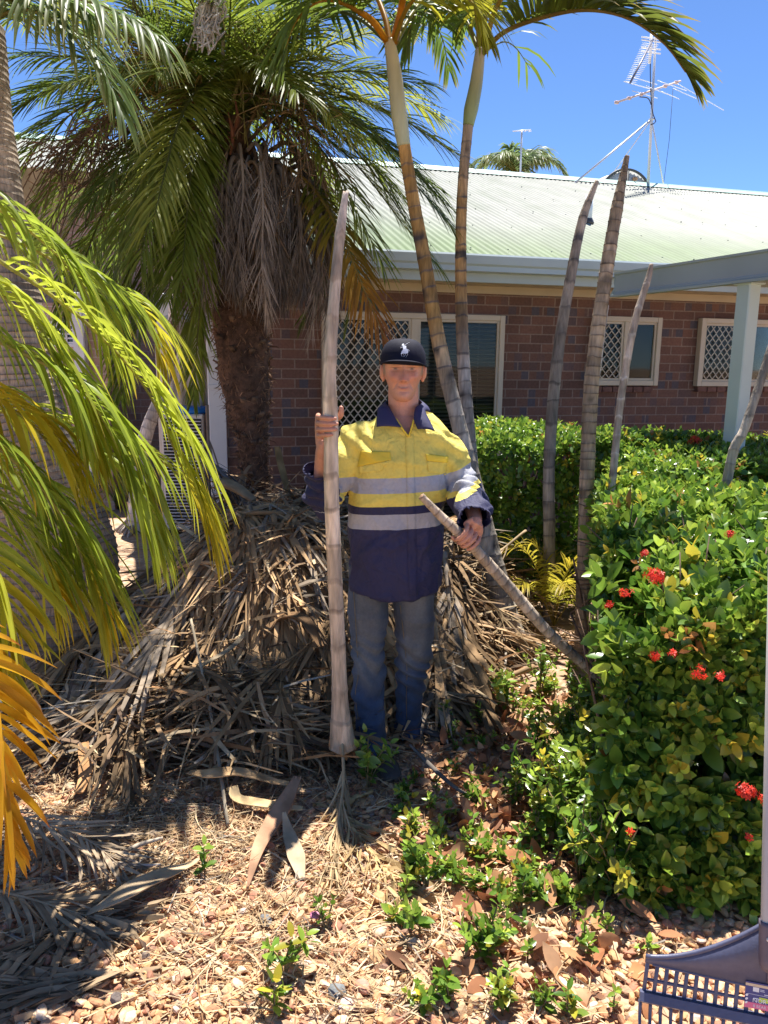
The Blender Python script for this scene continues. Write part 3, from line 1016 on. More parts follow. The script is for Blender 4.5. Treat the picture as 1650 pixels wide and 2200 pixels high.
def c2cols(ts):
    g, o = np.array([0.34, 0.31, 0.28]), np.array([0.42, 0.25, 0.10])
    k = (np.clip((ts - 0.55) / 0.14, 0, 1) * np.clip((1.0 - ts) / 0.14, 0.35, 1))[:, None]
    return g * (1 - k) + o * k
T2 = [PA(1075, 1330, 4.55), PA(1050, 1220, 4.55), PA(1018, 1050, 4.55), PA(1004, 900, 4.55), PA(993, 720, 4.6), PA(990, 540, 4.65), PA(994, 400, 4.7), PA(1006, 268, 4.7)]
T2[0][2] = -0.05
fr2 = [
    dict(ctrl=C((1036, 118, 4.7), (1078, 72, 4.5), (1150, 42, 4.25), (1250, 22, 4.0), (1345, 38, 3.85), (1425, 92, 3.8), (1480, 165, 3.8)), n=50, L=0.40, W=0.030, col=(0.125, 0.155, 0.028), rr=0.014, rcol=(0.34, 0.24, 0.07), t0=0.22, droop=.35, vee=38, tip=(0.45, 0.30, 0.10), fold=True, a0=62, a1=22, K=5),
    dict(ctrl=C((1030, 110, 4.7), (1026, 40, 4.7), (1010, -40, 4.65), (970, -140, 4.5)), n=40, L=0.45, W=0.03, col=YG, rr=0.016, rcol=(0.40, 0.30, 0.06), t0=0.3, droop=.5),
    dict(ctrl=C((1034, 112, 4.7), (1045, 30, 4.75), (1070, -40, 4.8), (1120, -130, 4.9)), n=40, L=0.45, W=0.03, col=GRN, rr=0.016, rcol=(0.40, 0.34, 0.07), t0=0.3, droop=.5),
    dict(ctrl=C((1030, 112, 4.72), (1000, 40, 4.95), (960, 0, 5.2), (900, 20, 5.4), (870, 90, 5.5)), n=40, L=0.42, W=0.028, col=GRN, rr=0.013, rcol=(0.36, 0.30, 0.06), t0=0.22, droop=.6),
    dict(ctrl=C((1040, 112, 4.7), (1065, 20, 4.6), (1120, -50, 4.4), (1230, -100, 4.1), (1330, -80, 3.9)), n=42, L=0.45, W=0.03, col=YG, rr=0.016, rcol=(0.42, 0.30, 0.06), t0=0.3, droop=.6),
    dict(ctrl=C((1044, 110, 4.7), (1082, 90, 4.9), (1110, 105, 5.0), (1140, 150, 5.1)), n=9, L=0.30, W=0.018, col=GRN, rr=0.006, t0=0.3, droop=.7, miss=.4),
]
cane2 = cane_palm('cane_palm', 'upright golden cane palm with slim green crownshaft and one long frond arching right', T2, [0.060, 0.056, 0.046, 0.040, 0.036, 0.033, 0.030, 0.029], c2cols,
    C((1006, 270, 4.7), (1012, 235, 4.7), (1022, 185, 4.7), (1028, 140, 4.7), (1032, 105, 4.7)), [0.031, 0.041, 0.037, 0.032, 0.027],
    ((0.23, 0.31, 0.13), (0.40, 0.33, 0.19)), fr2, rng, (T2[0][0], T2[0][1], 0))

# ---- bare cut cane trunks
def bare(label, pts, rads, node, col, ncol, seed, base_to_ground=True, seg=14):
    r_ = np.random.default_rng(seed)
    pts = [np.array(p) for p in pts]
    o = MB()
    trunk(o, pts, rads, node, col, ncol, r_, seg=seg, cole=(0.30, 0.2, 0.12), lip=0.05, wob=0.05, stain=np.asarray(col) * 0.45)
    b = o.build('bare_trunk', M_BARK, origin=(pts[0][0], pts[0][1], max(0, pts[0][2])))
    return tag(b, label, 'palm trunk', 'bare dead palm trunks standing at the hedge')
def two(c0, c1): return lambda ts: np.asarray(c0) * (1 - ts[:, None]) + np.asarray(c1) * ts[:, None]
pA = C((1183, 1265, 4.75), (1180, 1150, 4.75), (1180, 990, 4.78), (1196, 780, 4.8), (1225, 600, 4.85), (1252, 470, 4.9), (1283, 388, 4.92)); pA[0][2] = 0
def colA(ts):
    c = np.array([[0.50, 0.42, 0.34], [0.34, 0.29, 0.24], [0.26, 0.235, 0.21], [0.32, 0.275, 0.23], [0.52, 0.42, 0.33]])
    return np.stack([np.interp(ts, [0, .25, .5, .72, 1], c[:, j]) for j in range(3)], 1)
o = MB(); r_ = np.random.default_rng(5)
trunk(o, pA, [0.041, 0.038, 0.037, 0.036, 0.032, 0.027, 0.013], 0.125, colA, GREYD, r_, cole=(.3, .25, .2), lip=0.04, stain=(.12, .11, .11))
tag(o.build('bare_trunk', M_BARK, origin=(pA[0][0], pA[0][1], 0)), 'smooth grey dead palm trunk, leftmost of those rising beside the hedge', 'palm trunk', 'bare dead palm trunks standing at the hedge')
pB = C((1254, 1330, 4.2), (1256, 1200, 4.2), (1262, 1000, 4.2), (1273, 800, 4.25), (1300, 600, 4.3), (1325, 450, 4.35), (1347, 336, 4.4)); pB[0][2] = 0
bare('thick brown dead palm trunk with close dark rings, tallest by the hedge', pB, [0.045, 0.041, 0.040, 0.039, 0.037, 0.032, 0.014], 0.052, (0.37, 0.285, 0.20), (0.11, 0.08, 0.055), 6)
pC = C((1305, 1215, 4.0), (1308, 1130, 4.0), (1320, 990, 4.0), (1335, 850, 4.05), (1362, 700, 4.1), (1392, 600, 4.15), (1400, 566, 4.16)); pC[0][2] = 0
bare('thin pale brown dead palm trunk leaning right in front of the small window', pC, [0.022, 0.021, 0.020, 0.019, 0.019, 0.017, 0.010], 0.11, (0.42, 0.335, 0.26), (0.58, 0.50, 0.42), 7)
pD = C((1258, 1240, 5.0), (1262, 1010, 5.0), (1272, 900, 5.0), (1286, 780, 5.0), (1303, 655, 5.05)); pD[0][2] = 0
bare('thin whitish dead palm trunk half hidden behind the thick brown one', pD, [0.024, 0.023, 0.022, 0.020, 0.016], 0.13, (0.50, 0.46, 0.42), (0.3, 0.27, 0.24), 8)
pE = C((1530, 1120, 3.9), (1565, 1018, 3.9), (1600, 920, 3.9), (1640, 800, 3.95), (1690, 640, 4.0)); pE[0][2] = 0
bare('slanting grey dead palm trunk at the right end of the hedge', pE, [0.027, 0.025, 0.023, 0.021, 0.016], 0.10, (0.38, 0.32, 0.26), (0.2, 0.17, 0.14), 9)
pF = C((292, 1085, 7.2), (300, 1000, 7.2), (318, 920, 7.2), (345, 850, 7.2), (366, 760, 7.2), (376, 640, 7.2), (380, 520, 7.2)); pF[0][2] = 0
o = MB(); trunk(o, pF, [0.10, 0.072, 0.062, 0.058, 0.055, 0.05, 0.045], 0.09, (0.62, 0.56, 0.50), (0.35, 0.3, 0.27), np.random.default_rng(10), lip=0.03)
pf = thing('slender_palm', (pF[0][0], pF[0][1], 0), 'slender pale sunlit palm behind the yellow fronds near the wall', 'palm tree')
o.build('trunk', M_BARK, pf)
o = MB()
for k in range(26):
    a = rng.uniform(0, 6.28); e = rng.uniform(.10, .26)
    tube(o, spline([pF[0] + [0, 0, .22 * rng.random()], pF[0] + [math.cos(a) * e * .6, math.sin(a) * e * .6, .07], pF[0] + [math.cos(a) * e, math.sin(a) * e, 0.0]], 6), .012, 5, (.42, .36, .3))
o.build('root', M_BARK, pf)
for k in range(6):
    a = k * 1.05 + .3
    tp = pF[-1]
    ctrl = [tp, tp + [math.cos(a) * .35, math.sin(a) * .35, .35], tp + [math.cos(a) * .9, math.sin(a) * .9, .25], tp + [math.cos(a) * 1.3, math.sin(a) * 1.3, -.3]]
    o = MB(); frond(o, ctrl, 34, .4, .026, rng, GRN, droop=.5, t0=.2); o.build('frond', M_LEAF, pf)

# ---- big swollen palm trunk at the left edge
pG = C((118, 1478, 3.7), (116, 1445, 3.7), (120, 1385, 3.7), (122, 1300, 3.72), (115, 1180, 3.75), (80, 1020, 3.78), (42, 860, 3.8), (14, 660, 3.82), (-8, 450, 3.85), (-30, 250, 3.9), (-45, 60, 3.95)); pG[0][2] = -0.05
rG = [0.285, 0.275, 0.285, 0.31, 0.305, 0.245, 0.195, 0.165, 0.13, 0.115, 0.11]
big = thing('bottle_palm', (pG[0][0], pG[0][1], 0), 'massive palm with swollen ringed brown trunk at the left edge', 'palm tree')
o = MB(); trunk(o, pG, rG, 0.032, two((0.25, 0.185, 0.13), (0.46, 0.36, 0.265)), (0.11, 0.08, 0.055), rng, seg=48, lip=0.012, wob=0.02)
M_BARKV = mat('swollen_bark', attr=True, rough=0.9, noise=[(9, 0.25), (40, 0.3)], bump=[(40, 0.8)], stretch=(3.0, 3.0, 0.5))
o.build('trunk', M_BARKV, big)
o = MB()
for k in range(230):
    a = rng.uniform(0, 6.28)
    b0 = pG[1] + [math.cos(a) * .262, math.sin(a) * .262, rng.uniform(.0, .07)]
    tube(o, spline([b0, b0 + [math.cos(a) * .035, math.sin(a) * .035, -.05], [b0[0] + math.cos(a) * .07, b0[1] + math.sin(a) * .07, -.01]], 5), .008, 5, np.array((.16, .125, .10)) * rng.uniform(.6, 1.3))
o.build('root_collar', M_BARKV, big)
# crown of the big palm: two fronds hang into the picture top left, the rest is above the frame
tp = pG[-1]
for ctrl in (C((-45, 60, 3.95), (20, 0, 3.6), (130, -10, 3.3), (260, 30, 3.1), (350, 90, 3.0)),
             C((-45, 60, 3.95), (30, -120, 4.0), (180, -200, 4.1), (400, -150, 4.2), (520, -60, 4.2)),
             C((-45, 60, 3.95), (-20, -160, 3.4), (60, -260, 2.8), (160, -240, 2.4)),
             C((-45, 60, 3.95), (40, 20, 3.7), (130, 50, 3.6), (210, 130, 3.55), (260, 240, 3.5)),
             C((-45, 60, 3.95), (-60, -60, 3.9), (10, -110, 3.7), (120, -60, 3.5), (200, 40, 3.4)),
             C((-45, 60, 3.95), (-120, -20, 4.3), (-150, 40, 4.7), (-160, 200, 5.0))):
    o = MB(); frond(o, ctrl, 44, .40, .020, rng, (0.15, 0.22, 0.07), droop=1.0, t0=.15, rr=.012, fold=True, tip=(.4, .36, .15)); o.build('frond', M_LEAF, big)

# ---- date palm with fibrous trunk, dead skirt and green crown
YD = 5.3
pH = C((556, 1130, YD), (548, 1020, YD), (540, 930, YD), (528, 830, YD), (518, 720, YD), (512, 640, YD), (520, 540, YD), (512, 430, YD), (500, 330, YD), (492, 260, YD)); pH[0][2] = 0
date = thing('date_palm', (pH[0][0], pH[0][1], 0), 'date palm with dark shaggy trunk, grey dead skirt and dense green crown', 'palm tree')
o = MB()
c, r = spline(pH, 120, [.10, .085, .105, .160, .178, .180, .175, .17, .15, .12])
t_, N_, B_ = frames(c)
th = np.linspace(0, 2 * math.pi, 40, endpoint=False)
v = c[:, None, :] + r[:, None, None] * (np.cos(th)[None, :, None] * N_[:, None, :] + np.sin(th)[None, :, None] * B_[:, None, :])
nz = vnoise(v * 16) * .5 + vnoise(v * 34) * .5
v = v + (v - c[:, None, :]) * (nz * .16)[..., None]
i = np.arange(119)[:, None] * 40; j = np.arange(40)[None]; j2 = (j + 1) % 40
q = np.stack([i + j, i + j2, i + 40 + j2, i + 40 + j], -1).reshape(-1, 4)
cb = np.array([0.12, 0.066, 0.040]) * (1 + .5 * vnoise(v.reshape(-1, 3) * 12)[:, None])
o.add(v.reshape(-1, 3), q, None, np.clip(cb, .01, 1))
# shaggy fibre: short stubs and hairs all over
n = 5200
a = rng.uniform(0, 6.28, n); tt = rng.uniform(0.02, 0.9, n); ii = (tt * 119).astype(int)
pos = c[ii] + r[ii][:, None] * (np.cos(a)[:, None] * N_[ii] + np.sin(a)[:, None] * B_[ii]) * rng.uniform(.95, 1.1, n)[:, None]
out = unit(pos - c[ii]); dz = unit(out * rng.uniform(.2, .8, (n, 1)) + np.array([0, 0, -1]) * rng.uniform(-.8, 1.2, (n, 1)) + rng.normal(0, .7, (n, 3)))
ln = rng.uniform(.02, .085, n)
sv = unit(np.cross(dz, rng.normal(size=(n, 3)))) * rng.uniform(.0012, .0045, (n, 1))
p1 = pos + dz * (ln * .6)[:, None]; p2 = p1 + unit(dz + rng.normal(0, .4, (n, 3)) + [0, 0, -.3]) * (ln * .4)[:, None]
vv = np.stack([pos - sv, pos + sv, p1 - sv * .8, p1 + sv * .8, p2], 1).reshape(-1, 3)
b5 = np.arange(n)[:, None] * 5
fc = np.repeat(np.array([0.165, 0.092, 0.05])[None] * rng.uniform(.4, 2.0, (n, 1)), 5, 0)
o.add(vv, b5 + np.array([[0, 1, 3, 2]]), b5 + np.array([[2, 3, 4]]), fc)
# cut leaf-base stubs
for k in range(70):
    kk = int(rng.uniform(5, 75)); aa = rng.uniform(0, 6.28)
    p = c[kk] + r[kk] * (math.cos(aa) * N_[kk] + math.sin(aa) * B_[kk])
    ou = unit(p - c[kk])
    bar(o, p - ou * .02, p + ou * .035 + np.array([0, 0, .035]), .035, .012, np.array((.16, .10, .06)) * rng.uniform(.5, 1.4))
o.build('trunk', M_FIBRE, date)

HEART = PA(480, 262, YD)
def hang(mb, base, out, ln, rng, col, rr=.01, n=44, L=.30, W=.0065, spread=16, miss=.1):
    """dead frond hanging down from base, first out then down"""
    p1 = base + out * ln * .18 + np.array([0, 0, .02])
    p2 = base + out * ln * .30 + np.array([0, 0, -.30 * ln])
    p3 = base + out * ln * .30 + np.array([0, 0, -.68 * ln]) + rng.normal(0, .03, 3)
    p4 = base + out * ln * .25 + np.array([0, 0, -ln]) + rng.normal(0, .05, 3)
    frond(mb, [base, p1, p2, p3, p4], n, L, W, rng, col, a0=spread + 14, a1=spread - 6, vee=8, droop=.35, t0=.22, K=3, rr=rr, rcol=np.asarray(col) * 1.15, curl=.22, miss=miss, colvar=.45)
# dead skirt, mostly on the right of the heart as in the photo
for k in range(60):
    px = rng.uniform(450, 650); py = 330 + rng.uniform(-25, 60) + abs(px - 520) * .25
    b = PA(px, py, YD + rng.uniform(-.28, .1))
    a = rng.uniform(-2.6, -.2)
    out = unit(np.array([(px - 520) / 95 + .4 * math.cos(a), -.75 + .5 * rng.random(), 0]))
    g_ = rng.uniform(.55, 1.4)
    colr = (np.array((.29, .24, .195)) if rng.random() < .7 else np.array((.24, .165, .10))) * g_
    o = MB(); hang(o, b, out, rng.uniform(.5, .9), rng, colr, rr=rng.uniform(.008, .016))
    tag(o.build('dead_frond', M_DRY, date), 'grey dead frond of the hanging skirt')
for k in range(10):     # broad grey leaf bases (boots)
    px = rng.uniform(490, 610); b = PA(px, 350 + rng.uniform(-10, 40), YD - .2)
    out = np.array([(px - 540) / 300, -.3, 0])
    o = MB()
    cc = spline([b, b + out * .3 + [0, 0, -.05], b + out * .42 + [0, 0, -.25], b + out * .45 + [0, 0, -.5]], 12)
    w = np.interp(np.linspace(0, 1, 12), [0, .3, 1], [.03, .03, .006])
    tube(o, cc, w, 6, np.array((.40, .36, .33)) * rng.uniform(.6, 1.3), squash=.25)
    tag(o.build('leaf_base', M_DRY, date), 'broad grey dead leaf base')

# green crown: (end px, end py, end distance, sag) around the heart
G1, G2, G3 = (0.13, 0.185, 0.026), (0.20, 0.25, 0.036), (0.32, 0.34, 0.055)
ends = [ # right-hand fronds
    (980, 330, 5.0, .30), (965, 480, 4.7, .34), (930, 560, 4.9, .40), (900, 180, 5.4, .25), (880, 60, 5.6, .18), (820, 560, 4.5, .42),
    (790, 640, 5.0, .5), (940, 250, 5.9, .30), (860, 420, 5.6, .35), (930, 400, 5.4, .32), (880, 500, 5.2, .38), (960, 440, 5.1, .36),
    (700, 120, 4.6, .2), (640, 200, 4.3, .3), (760, 300, 4.5, .34), (820, 240, 4.9, .28),
    # upward
    (500, -80, 4.4, .1), (380, -60, 4.3, .12), (180, -120, 4.7, .1), (640, 20, 4.5, .16), (80, -40, 5.2, .14), (250, 40, 4.3, .2), (330, 160, 4.1, .26), (150, 180, 4.4, .28),
    (700, -60, 5.3, .10), (560, -160, 5.2, .05), (420, -160, 5.0, .06), (300, -120, 5.0, .08), (620, -120, 5.8, .08), (220, -60, 5.4, .12), (760, -20, 4.8, .16),
    # left
    (40, 120, 5.2, .22), (-20, 260, 5.0, .26), (10, 380, 5.3, .34), (60, 470, 5.2, .40), (110, 560, 5.0, .45), (-40, 40, 5.5, .2), (120, 20, 4.8, .16), (30, 300, 4.6, .3), (60, 200, 5.8, .2),
    (150, 640, 5.2, .5), (70, 560, 5.6, .5),
    # towards the camera, hanging in front
    (300, 560, 4.1, .40), (360, 640, 4.3, .45), (250, 520, 4.3, .38), (390, 600, 4.1, .42), (330, 470, 3.9, .36), (230, 640, 4.6, .5), (300, 700, 4.8, .55),
    (420, 720, 4.9, .55), (200, 430, 4.4, .32), (380, 540, 4.5, .4), (270, 610, 4.9, .5), 
    # behind
    (700, 420, 6.3, .40), (300, 400, 6.4, .40), (540, 300, 6.6, .3), (180, 300, 6.3, .3), (820, 330, 6.2, .3),
]
for (ex, ey, ey_, sag) in ends:
    e = PA(ex, ey, ey_)
    b = HEART + rng.normal(0, .04, 3) + [0, 0, rng.uniform(-.12, .1)]
    d = e - b; Lh = np.linalg.norm(d)
    m1 = b + d * .3 + [0, 0, sag * Lh * .55]; m2 = b + d * .66 + [0, 0, sag * Lh * .50]
    g = [G1, G2, G3][rng.choice(3, p=[.35, .45, .2])]
    o = MB()
    frond(o, [b, m1, m2, e], 78, .36, .0115, rng, g, a0=58, a1=26, vee=22, droop=.38, t0=.16, K=4, rr=.011, rcol=(0.16, 0.17, 0.05), prof=lambda u: np.sin(np.pi * np.clip(.16 + .70 * u, 0, 1)) ** .5, tip=(.28, .26, .10), tipk=.5)
    o.build('frond', M_LEAF, date)
# yellowing frond hanging over the man's cap
o = MB()
frond(o, C((560, 330, 5.2), (660, 390, 4.9), (730, 500, 4.6), (785, 630, 4.4), (835, 745, 4.3)), 64, .36, .016, rng,
      lambda t: np.stack([np.interp(t, [.3, .5, .8, 1], [.16, .26, .46, .40]), np.interp(t, [.3, .5, .8, 1], [.19, .22, .22, .15]), np.full_like(t, .03)], 1),
      a0=55, a1=22, vee=5, droop=.5, t0=.3, K=4, rr=.011, rcol=(.42, .30, .08), tip=(.40, .17, .04))
tag(o.build('frond', M_LEAF, date), 'yellow and orange dying frond hanging beside the cap')
for ctrl, col in ((C((470, 330, 5.0), (440, 480, 4.8), (430, 640, 4.75), (415, 860, 4.8)), G2), (C((380, 340, 5.6), (240, 480, 5.6), (160, 560, 5.8), (130, 700, 5.9)), G1), (C((560, 340, 5.3), (640, 470, 5.2), (690, 580, 5.2), (650, 690, 5.2)), G1), (C((400, 340, 5.2), (300, 520, 5.0), (265, 680, 5.0), (260, 860, 5.1)), G1), (C((560, 340, 5.2), (700, 480, 5.0), (760, 590, 5.0), (745, 700, 5.0)), G2)):
    o = MB(); frond(o, ctrl, 58, .30, .015, rng, col, a0=48, a1=24, vee=10, droop=.35, t0=.25, K=4, rr=.010, rcol=(.2, .19, .06), tip=(.3, .26, .1), tipk=.5); o.build('frond', M_LEAF, date)
# brown fruiting stalks with fine branchlets
def stalk(px0, py0, Y0, px1, py1, Y1, n, ln, col, name='fruit_stalk', r=.009, up=.25):
    b, e = PA(px0, py0, Y0), PA(px1, py1, Y1)
    c = spline([b, (b + e) / 2 + [0, 0, up], e], 16)
    o = MB(); tube(o, c, np.linspace(r * 1.5, r * .5, 16), 6, np.asarray(col) * .9)
    for k in range(n):
        i = int(rng.uniform(5, 15.9)); p = c[i]
        d = unit(rng.normal(size=3) * .5 + unit(e - b) * .5 + [0, 0, -.25])
        l_ = ln * rng.uniform(.5, 1.1)
        cc = spline([p, p + d * l_ * .5 + [0, 0, .0], p + d * l_ + [0, 0, -l_ * .4] + rng.normal(0, .02, 3)], 7)
        tube(o, cc, [.0035] * 7, 3, np.asarray(col) * rng.uniform(.7, 1.5), caps=False)
        for w in range(3):
            kk = rng.integers(2, 7); dd = unit(rng.normal(size=3) + [0, 0, -.5])
            tube(o, [cc[kk], cc[kk] + dd * .05], .0028, 3, np.asarray(col) * rng.uniform(.8, 1.6), caps=False)
    tag(o.build(name, M_DRY, date), 'brown branched fruit stalk')
stalk(440, 320, 5.0, 130, 330, 4.7, 70, .36, (.20, .13, .08))
stalk(440, 330, 5.0, 180, 400, 4.7, 60, .34, (.17, .115, .075))
stalk(460, 300, 5.0, 290, 130, 4.7, 60, .34, (.26, .19, .06))
stalk(520, 300, 5.2, 660, 260, 4.8, 60, .36, (.24, .17, .08))
stalk(470, 240, 5.2, 300, 60, 5.0, 60, .36, (.24, .19, .07))
stalk(520, 320, 5.2, 690, 380, 4.8, 60, .40, (.22, .15, .09))
stalk(500, 220, 5.0, 560, 60, 4.9, 60, .30, (.30, .27, .09), up=.05)
for ctrl in (C((455, 290, 5.0), (400, 270, 4.9), (330, 300, 4.8)), C((490, 300, 4.95), (510, 260, 4.9), (505, 210, 4.85)), C((440, 240, 5.0), (400, 215, 4.9), (352, 235, 4.8)), C((495, 330, 4.9), (500, 290, 4.85), (490, 240, 4.8))):
    o = MB(); c = spline(ctrl, 12); tube(o, c, np.interp(np.linspace(0, 1, 12), [0, .5, 1], [.02, .035, .006]), 8, (.20, .085, .05), squash=.4)
    tag(o.build('spathe', M_DRY, date), 'red brown pod shell')
# bleached dry flower head at the top
o = MB()
b = PA(455, -20, 4.6)
for k in range(46):
    e = PA(rng.normal(442, 17), rng.uniform(20, 120), 4.6 + rng.normal(0, .05))
    c = spline([b, (b + e) / 2 + rng.normal(0, .03, 3), e], 8)
    tube(o, c, np.linspace(.009, .004, 8), 4, np.array((.62, .58, .55)) * rng.uniform(.7, 1.2))
    for w in range(3): tube(o, [c[4 + w], c[4 + w] + rng.normal(0, .03, 3)], .005, 4, np.array((.66, .62, .6)) * rng.uniform(.7, 1.2))
tube(o, spline(C((470, 250, 5.2), (480, 80, 4.9), (470, -60, 4.7), (455, -20, 4.6)), 12), .012, 6, (.5, .42, .32))
tag(o.build('dry_flower_head', M_DRY, date), 'bleached white dry flower head at the top')

# ---- distant palm beyond the ridge
YP = 26.0
dp = thing('distant_palm', tuple(np.array(P(1112, 400, YP)) * [1, 1, 0]), 'distant feathery palm crown showing above the roof ridge', 'palm tree')
hp = PA(1110, 372, YP)
o = MB(); trunk(o, [np.array([hp[0], hp[1], 0]), np.array([hp[0] + .1, hp[1], hp[2] * .5]), hp], [.3, .22, .16], .3, (.34, .3, .26), (.2, .18, .15), rng); o.build('trunk', M_BARK, dp)
for (ex, ey, sg) in ((1015, 385, .5), (1040, 352, .45), (1070, 335, .3), (1095, 318, .1), (1128, 322, .12), (1150, 345, .4), (1180, 345, .45), (1215, 372, .45), (1222, 395, .55), (1000, 372, .4), (1075, 400, .5), (1150, 400, .5)):
    e = PA(ex, ey, YP + rng.uniform(-1, 1)); d = e - hp; Lh = np.linalg.norm(d)
    o = MB(); frond(o, [hp, hp + d * .4 + [0, 0, sg * Lh * .6], hp + d * .75 + [0, 0, sg * Lh * .55], e], 44, .75, .05, rng, (0.17, 0.24, 0.09), droop=.8, t0=.12, K=3, rr=.03, tip=(.4, .42, .22))
    o.build('frond', M_LEAF, dp)
# ---------------------------------------------------------------- yellow-green palm at the left edge (its stems stand just outside the frame)
rng = np.random.default_rng(21)
yp = thing('yellow_palm', (-1.75, 2.1, 0), 'yellow green palm with long drooping leaflets reaching in from the left edge', 'palm tree')
o = MB(); trunk(o, [(-1.75, 2.1, -.05), (-1.72, 2.1, .7), (-1.66, 2.1, 1.5), (-1.62, 2.1, 2.0)], [.06, .055, .05, .045], .1, (.4, .36, .2), (.2, .17, .1), rng)
o.build('trunk', M_BARK, yp)
YGL, YGM, YL = (0.42, 0.47, 0.05), (0.30, 0.38, 0.045), (0.62, 0.48, 0.03)
def gcol(a, b, s=0.6):
    a, b = np.array(a), np.array(b)
    return lambda t: a * (1 - np.clip((t - s) / (1 - s), 0, 1)[:, None] ** 1.2) + b * np.clip((t - s) / (1 - s), 0, 1)[:, None] ** 1.2
def yfr(ctrl, n, L, W, col, droop, vee, tip=(.50, .28, .05), a0=62, a1=30, t0=.2, sides=(-1, 1), rcol=(.50, .46, .14), rr=.008, K=8, roll=0., label=None, tipk=.45):
    o = MB()
    frond(o, ctrl, n, L, W, rng, col, tip=tip, a0=a0, a1=a1, vee=vee, droop=droop, t0=t0, K=K, fold=True, rr=rr, rcol=rcol, curl=.12, sides=sides, roll=roll, tipk=tipk)
    f = o.build('frond', M_LEAF, yp)
    if label: f['label'] = label
yfr(C((-330, 420, 2.2), (-120, 470, 2.25), (0, 562, 2.3), (100, 627, 2.35), (200, 708, 2.4), (310, 830, 2.45), (380, 980, 2.5), (440, 1130, 2.5)), 34, .46, .024, gcol(YGL, YL, .72), 1.7, 46, t0=.30, a0=72, a1=34)
yfr(C((-300, 430, 2.6), (-120, 470, 2.7), (50, 525, 2.8), (170, 592, 2.85), (300, 655, 2.9), (345, 760, 2.95)), 30, .42, .021, gcol(YGM, YL, .7), 1.1, 34, t0=.28, a0=70, a1=30)
yfr(C((-330, 560, 2.0), (-120, 640, 2.05), (0, 735, 2.1), (110, 790, 2.15), (200, 870, 2.2), (270, 1000, 2.2), (310, 1130, 2.2)), 30, .42, .024, gcol(YGM, YGL, .5), 1.7, 42, t0=.30, a0=72, a1=34)
yfr(C((-300, 800, 1.9), (-120, 880, 1.95), (0, 965, 2.0), (90, 1050, 2.05), (160, 1160, 2.1), (215, 1300, 2.1)), 30, .40, .021, gcol(YGM, YL, .75), 1.3, 30, t0=.30, a0=70, a1=30)
yfr(C((-300, 700, 2.1), (-140, 780, 2.1), (-20, 850, 2.1), (60, 905, 2.1), (130, 985, 2.15)), 18, .38, .022, gcol(YL, YL, .5), 1.7, 42, t0=.34, tip=(.48, .20, .04), a0=70, a1=34)
yfr(C((-420, 1000, 1.75), (-260, 1020, 1.8), (-110, 1090, 1.85), (-20, 1200, 1.85), (20, 1330, 1.85)), 24, .34, .021, gcol(YGL, YL, .6), .7, 18, t0=.3, tip=(.55, .32, .1))
yfr(C((-420, 1180, 1.7), (-260, 1200, 1.75), (-130, 1260, 1.8), (-50, 1360, 1.8), (-20, 1480, 1.8)), 24, .30, .020, gcol(YGM, YL, .5), .7, 15, t0=.3, tip=(.55, .30, .08))
yfr(C((-420, 1180, 1.6), (-240, 1260, 1.6), (-70, 1390, 1.6), (-5, 1540, 1.6), (10, 1680, 1.6), (25, 1820, 1.6)), 32, .25, .024, gcol((.66, .38, .02), (.64, .35, .02), .4), .30, 12, t0=.24, tip=(.36, .08, .03), a0=62, a1=24, rcol=(.55, .40, .08), label='orange yellow dying frond', tipk=1.1)
yfr(C((-300, 760, 2.5), (-120, 800, 2.55), (40, 860, 2.6), (170, 940, 2.65), (290, 1050, 2.7), (350, 1180, 2.7)), 32, .40, .020, gcol(YGM, YGL, .6), 1.3, 26, t0=.25, a0=70, a1=30)
yfr(C((-300, 900, 2.3), (-120, 940, 2.3), (30, 1010, 2.35), (130, 1100, 2.35), (200, 1230, 2.35)), 28, .36, .020, gcol(YGM, YL, .8), 1.1, 20, t0=.25, a0=70, a1=30)
yfr(C((-300, 330, 2.5), (-140, 380, 2.5), (-20, 440, 2.55), (80, 510, 2.6), (170, 600, 2.6), (230, 720, 2.6)), 34, .42, .022, gcol(YGM, YGL, .6), 1.5, 40, t0=.28, a0=72, a1=34)
yfr(C((-330, 480, 2.1), (-160, 530, 2.1), (-40, 600, 2.15), (60, 690, 2.2), (130, 800, 2.2), (170, 930, 2.2)), 32, .42, .023, gcol(YGL, YL, .8), 1.6, 42, t0=.28, a0=72, a1=34)
yfr(C((-320, 980, 2.0), (-160, 1000, 2.0), (-40, 1060, 2.05), (60, 1150, 2.1), (120, 1270, 2.1)), 28, .38, .021, gcol(YGM, YL, .7), 1.2, 28, t0=.28, a0=70, a1=30)
yfr(C((-300, 860, 2.7), (-60, 880, 2.75), (120, 900, 2.8), (300, 960, 2.85), (420, 1060, 2.9), (455, 1150, 2.9)), 28, .34, .019, gcol(YGL, YL, .7), 1.3, 30, t0=.3, a0=70, a1=34)

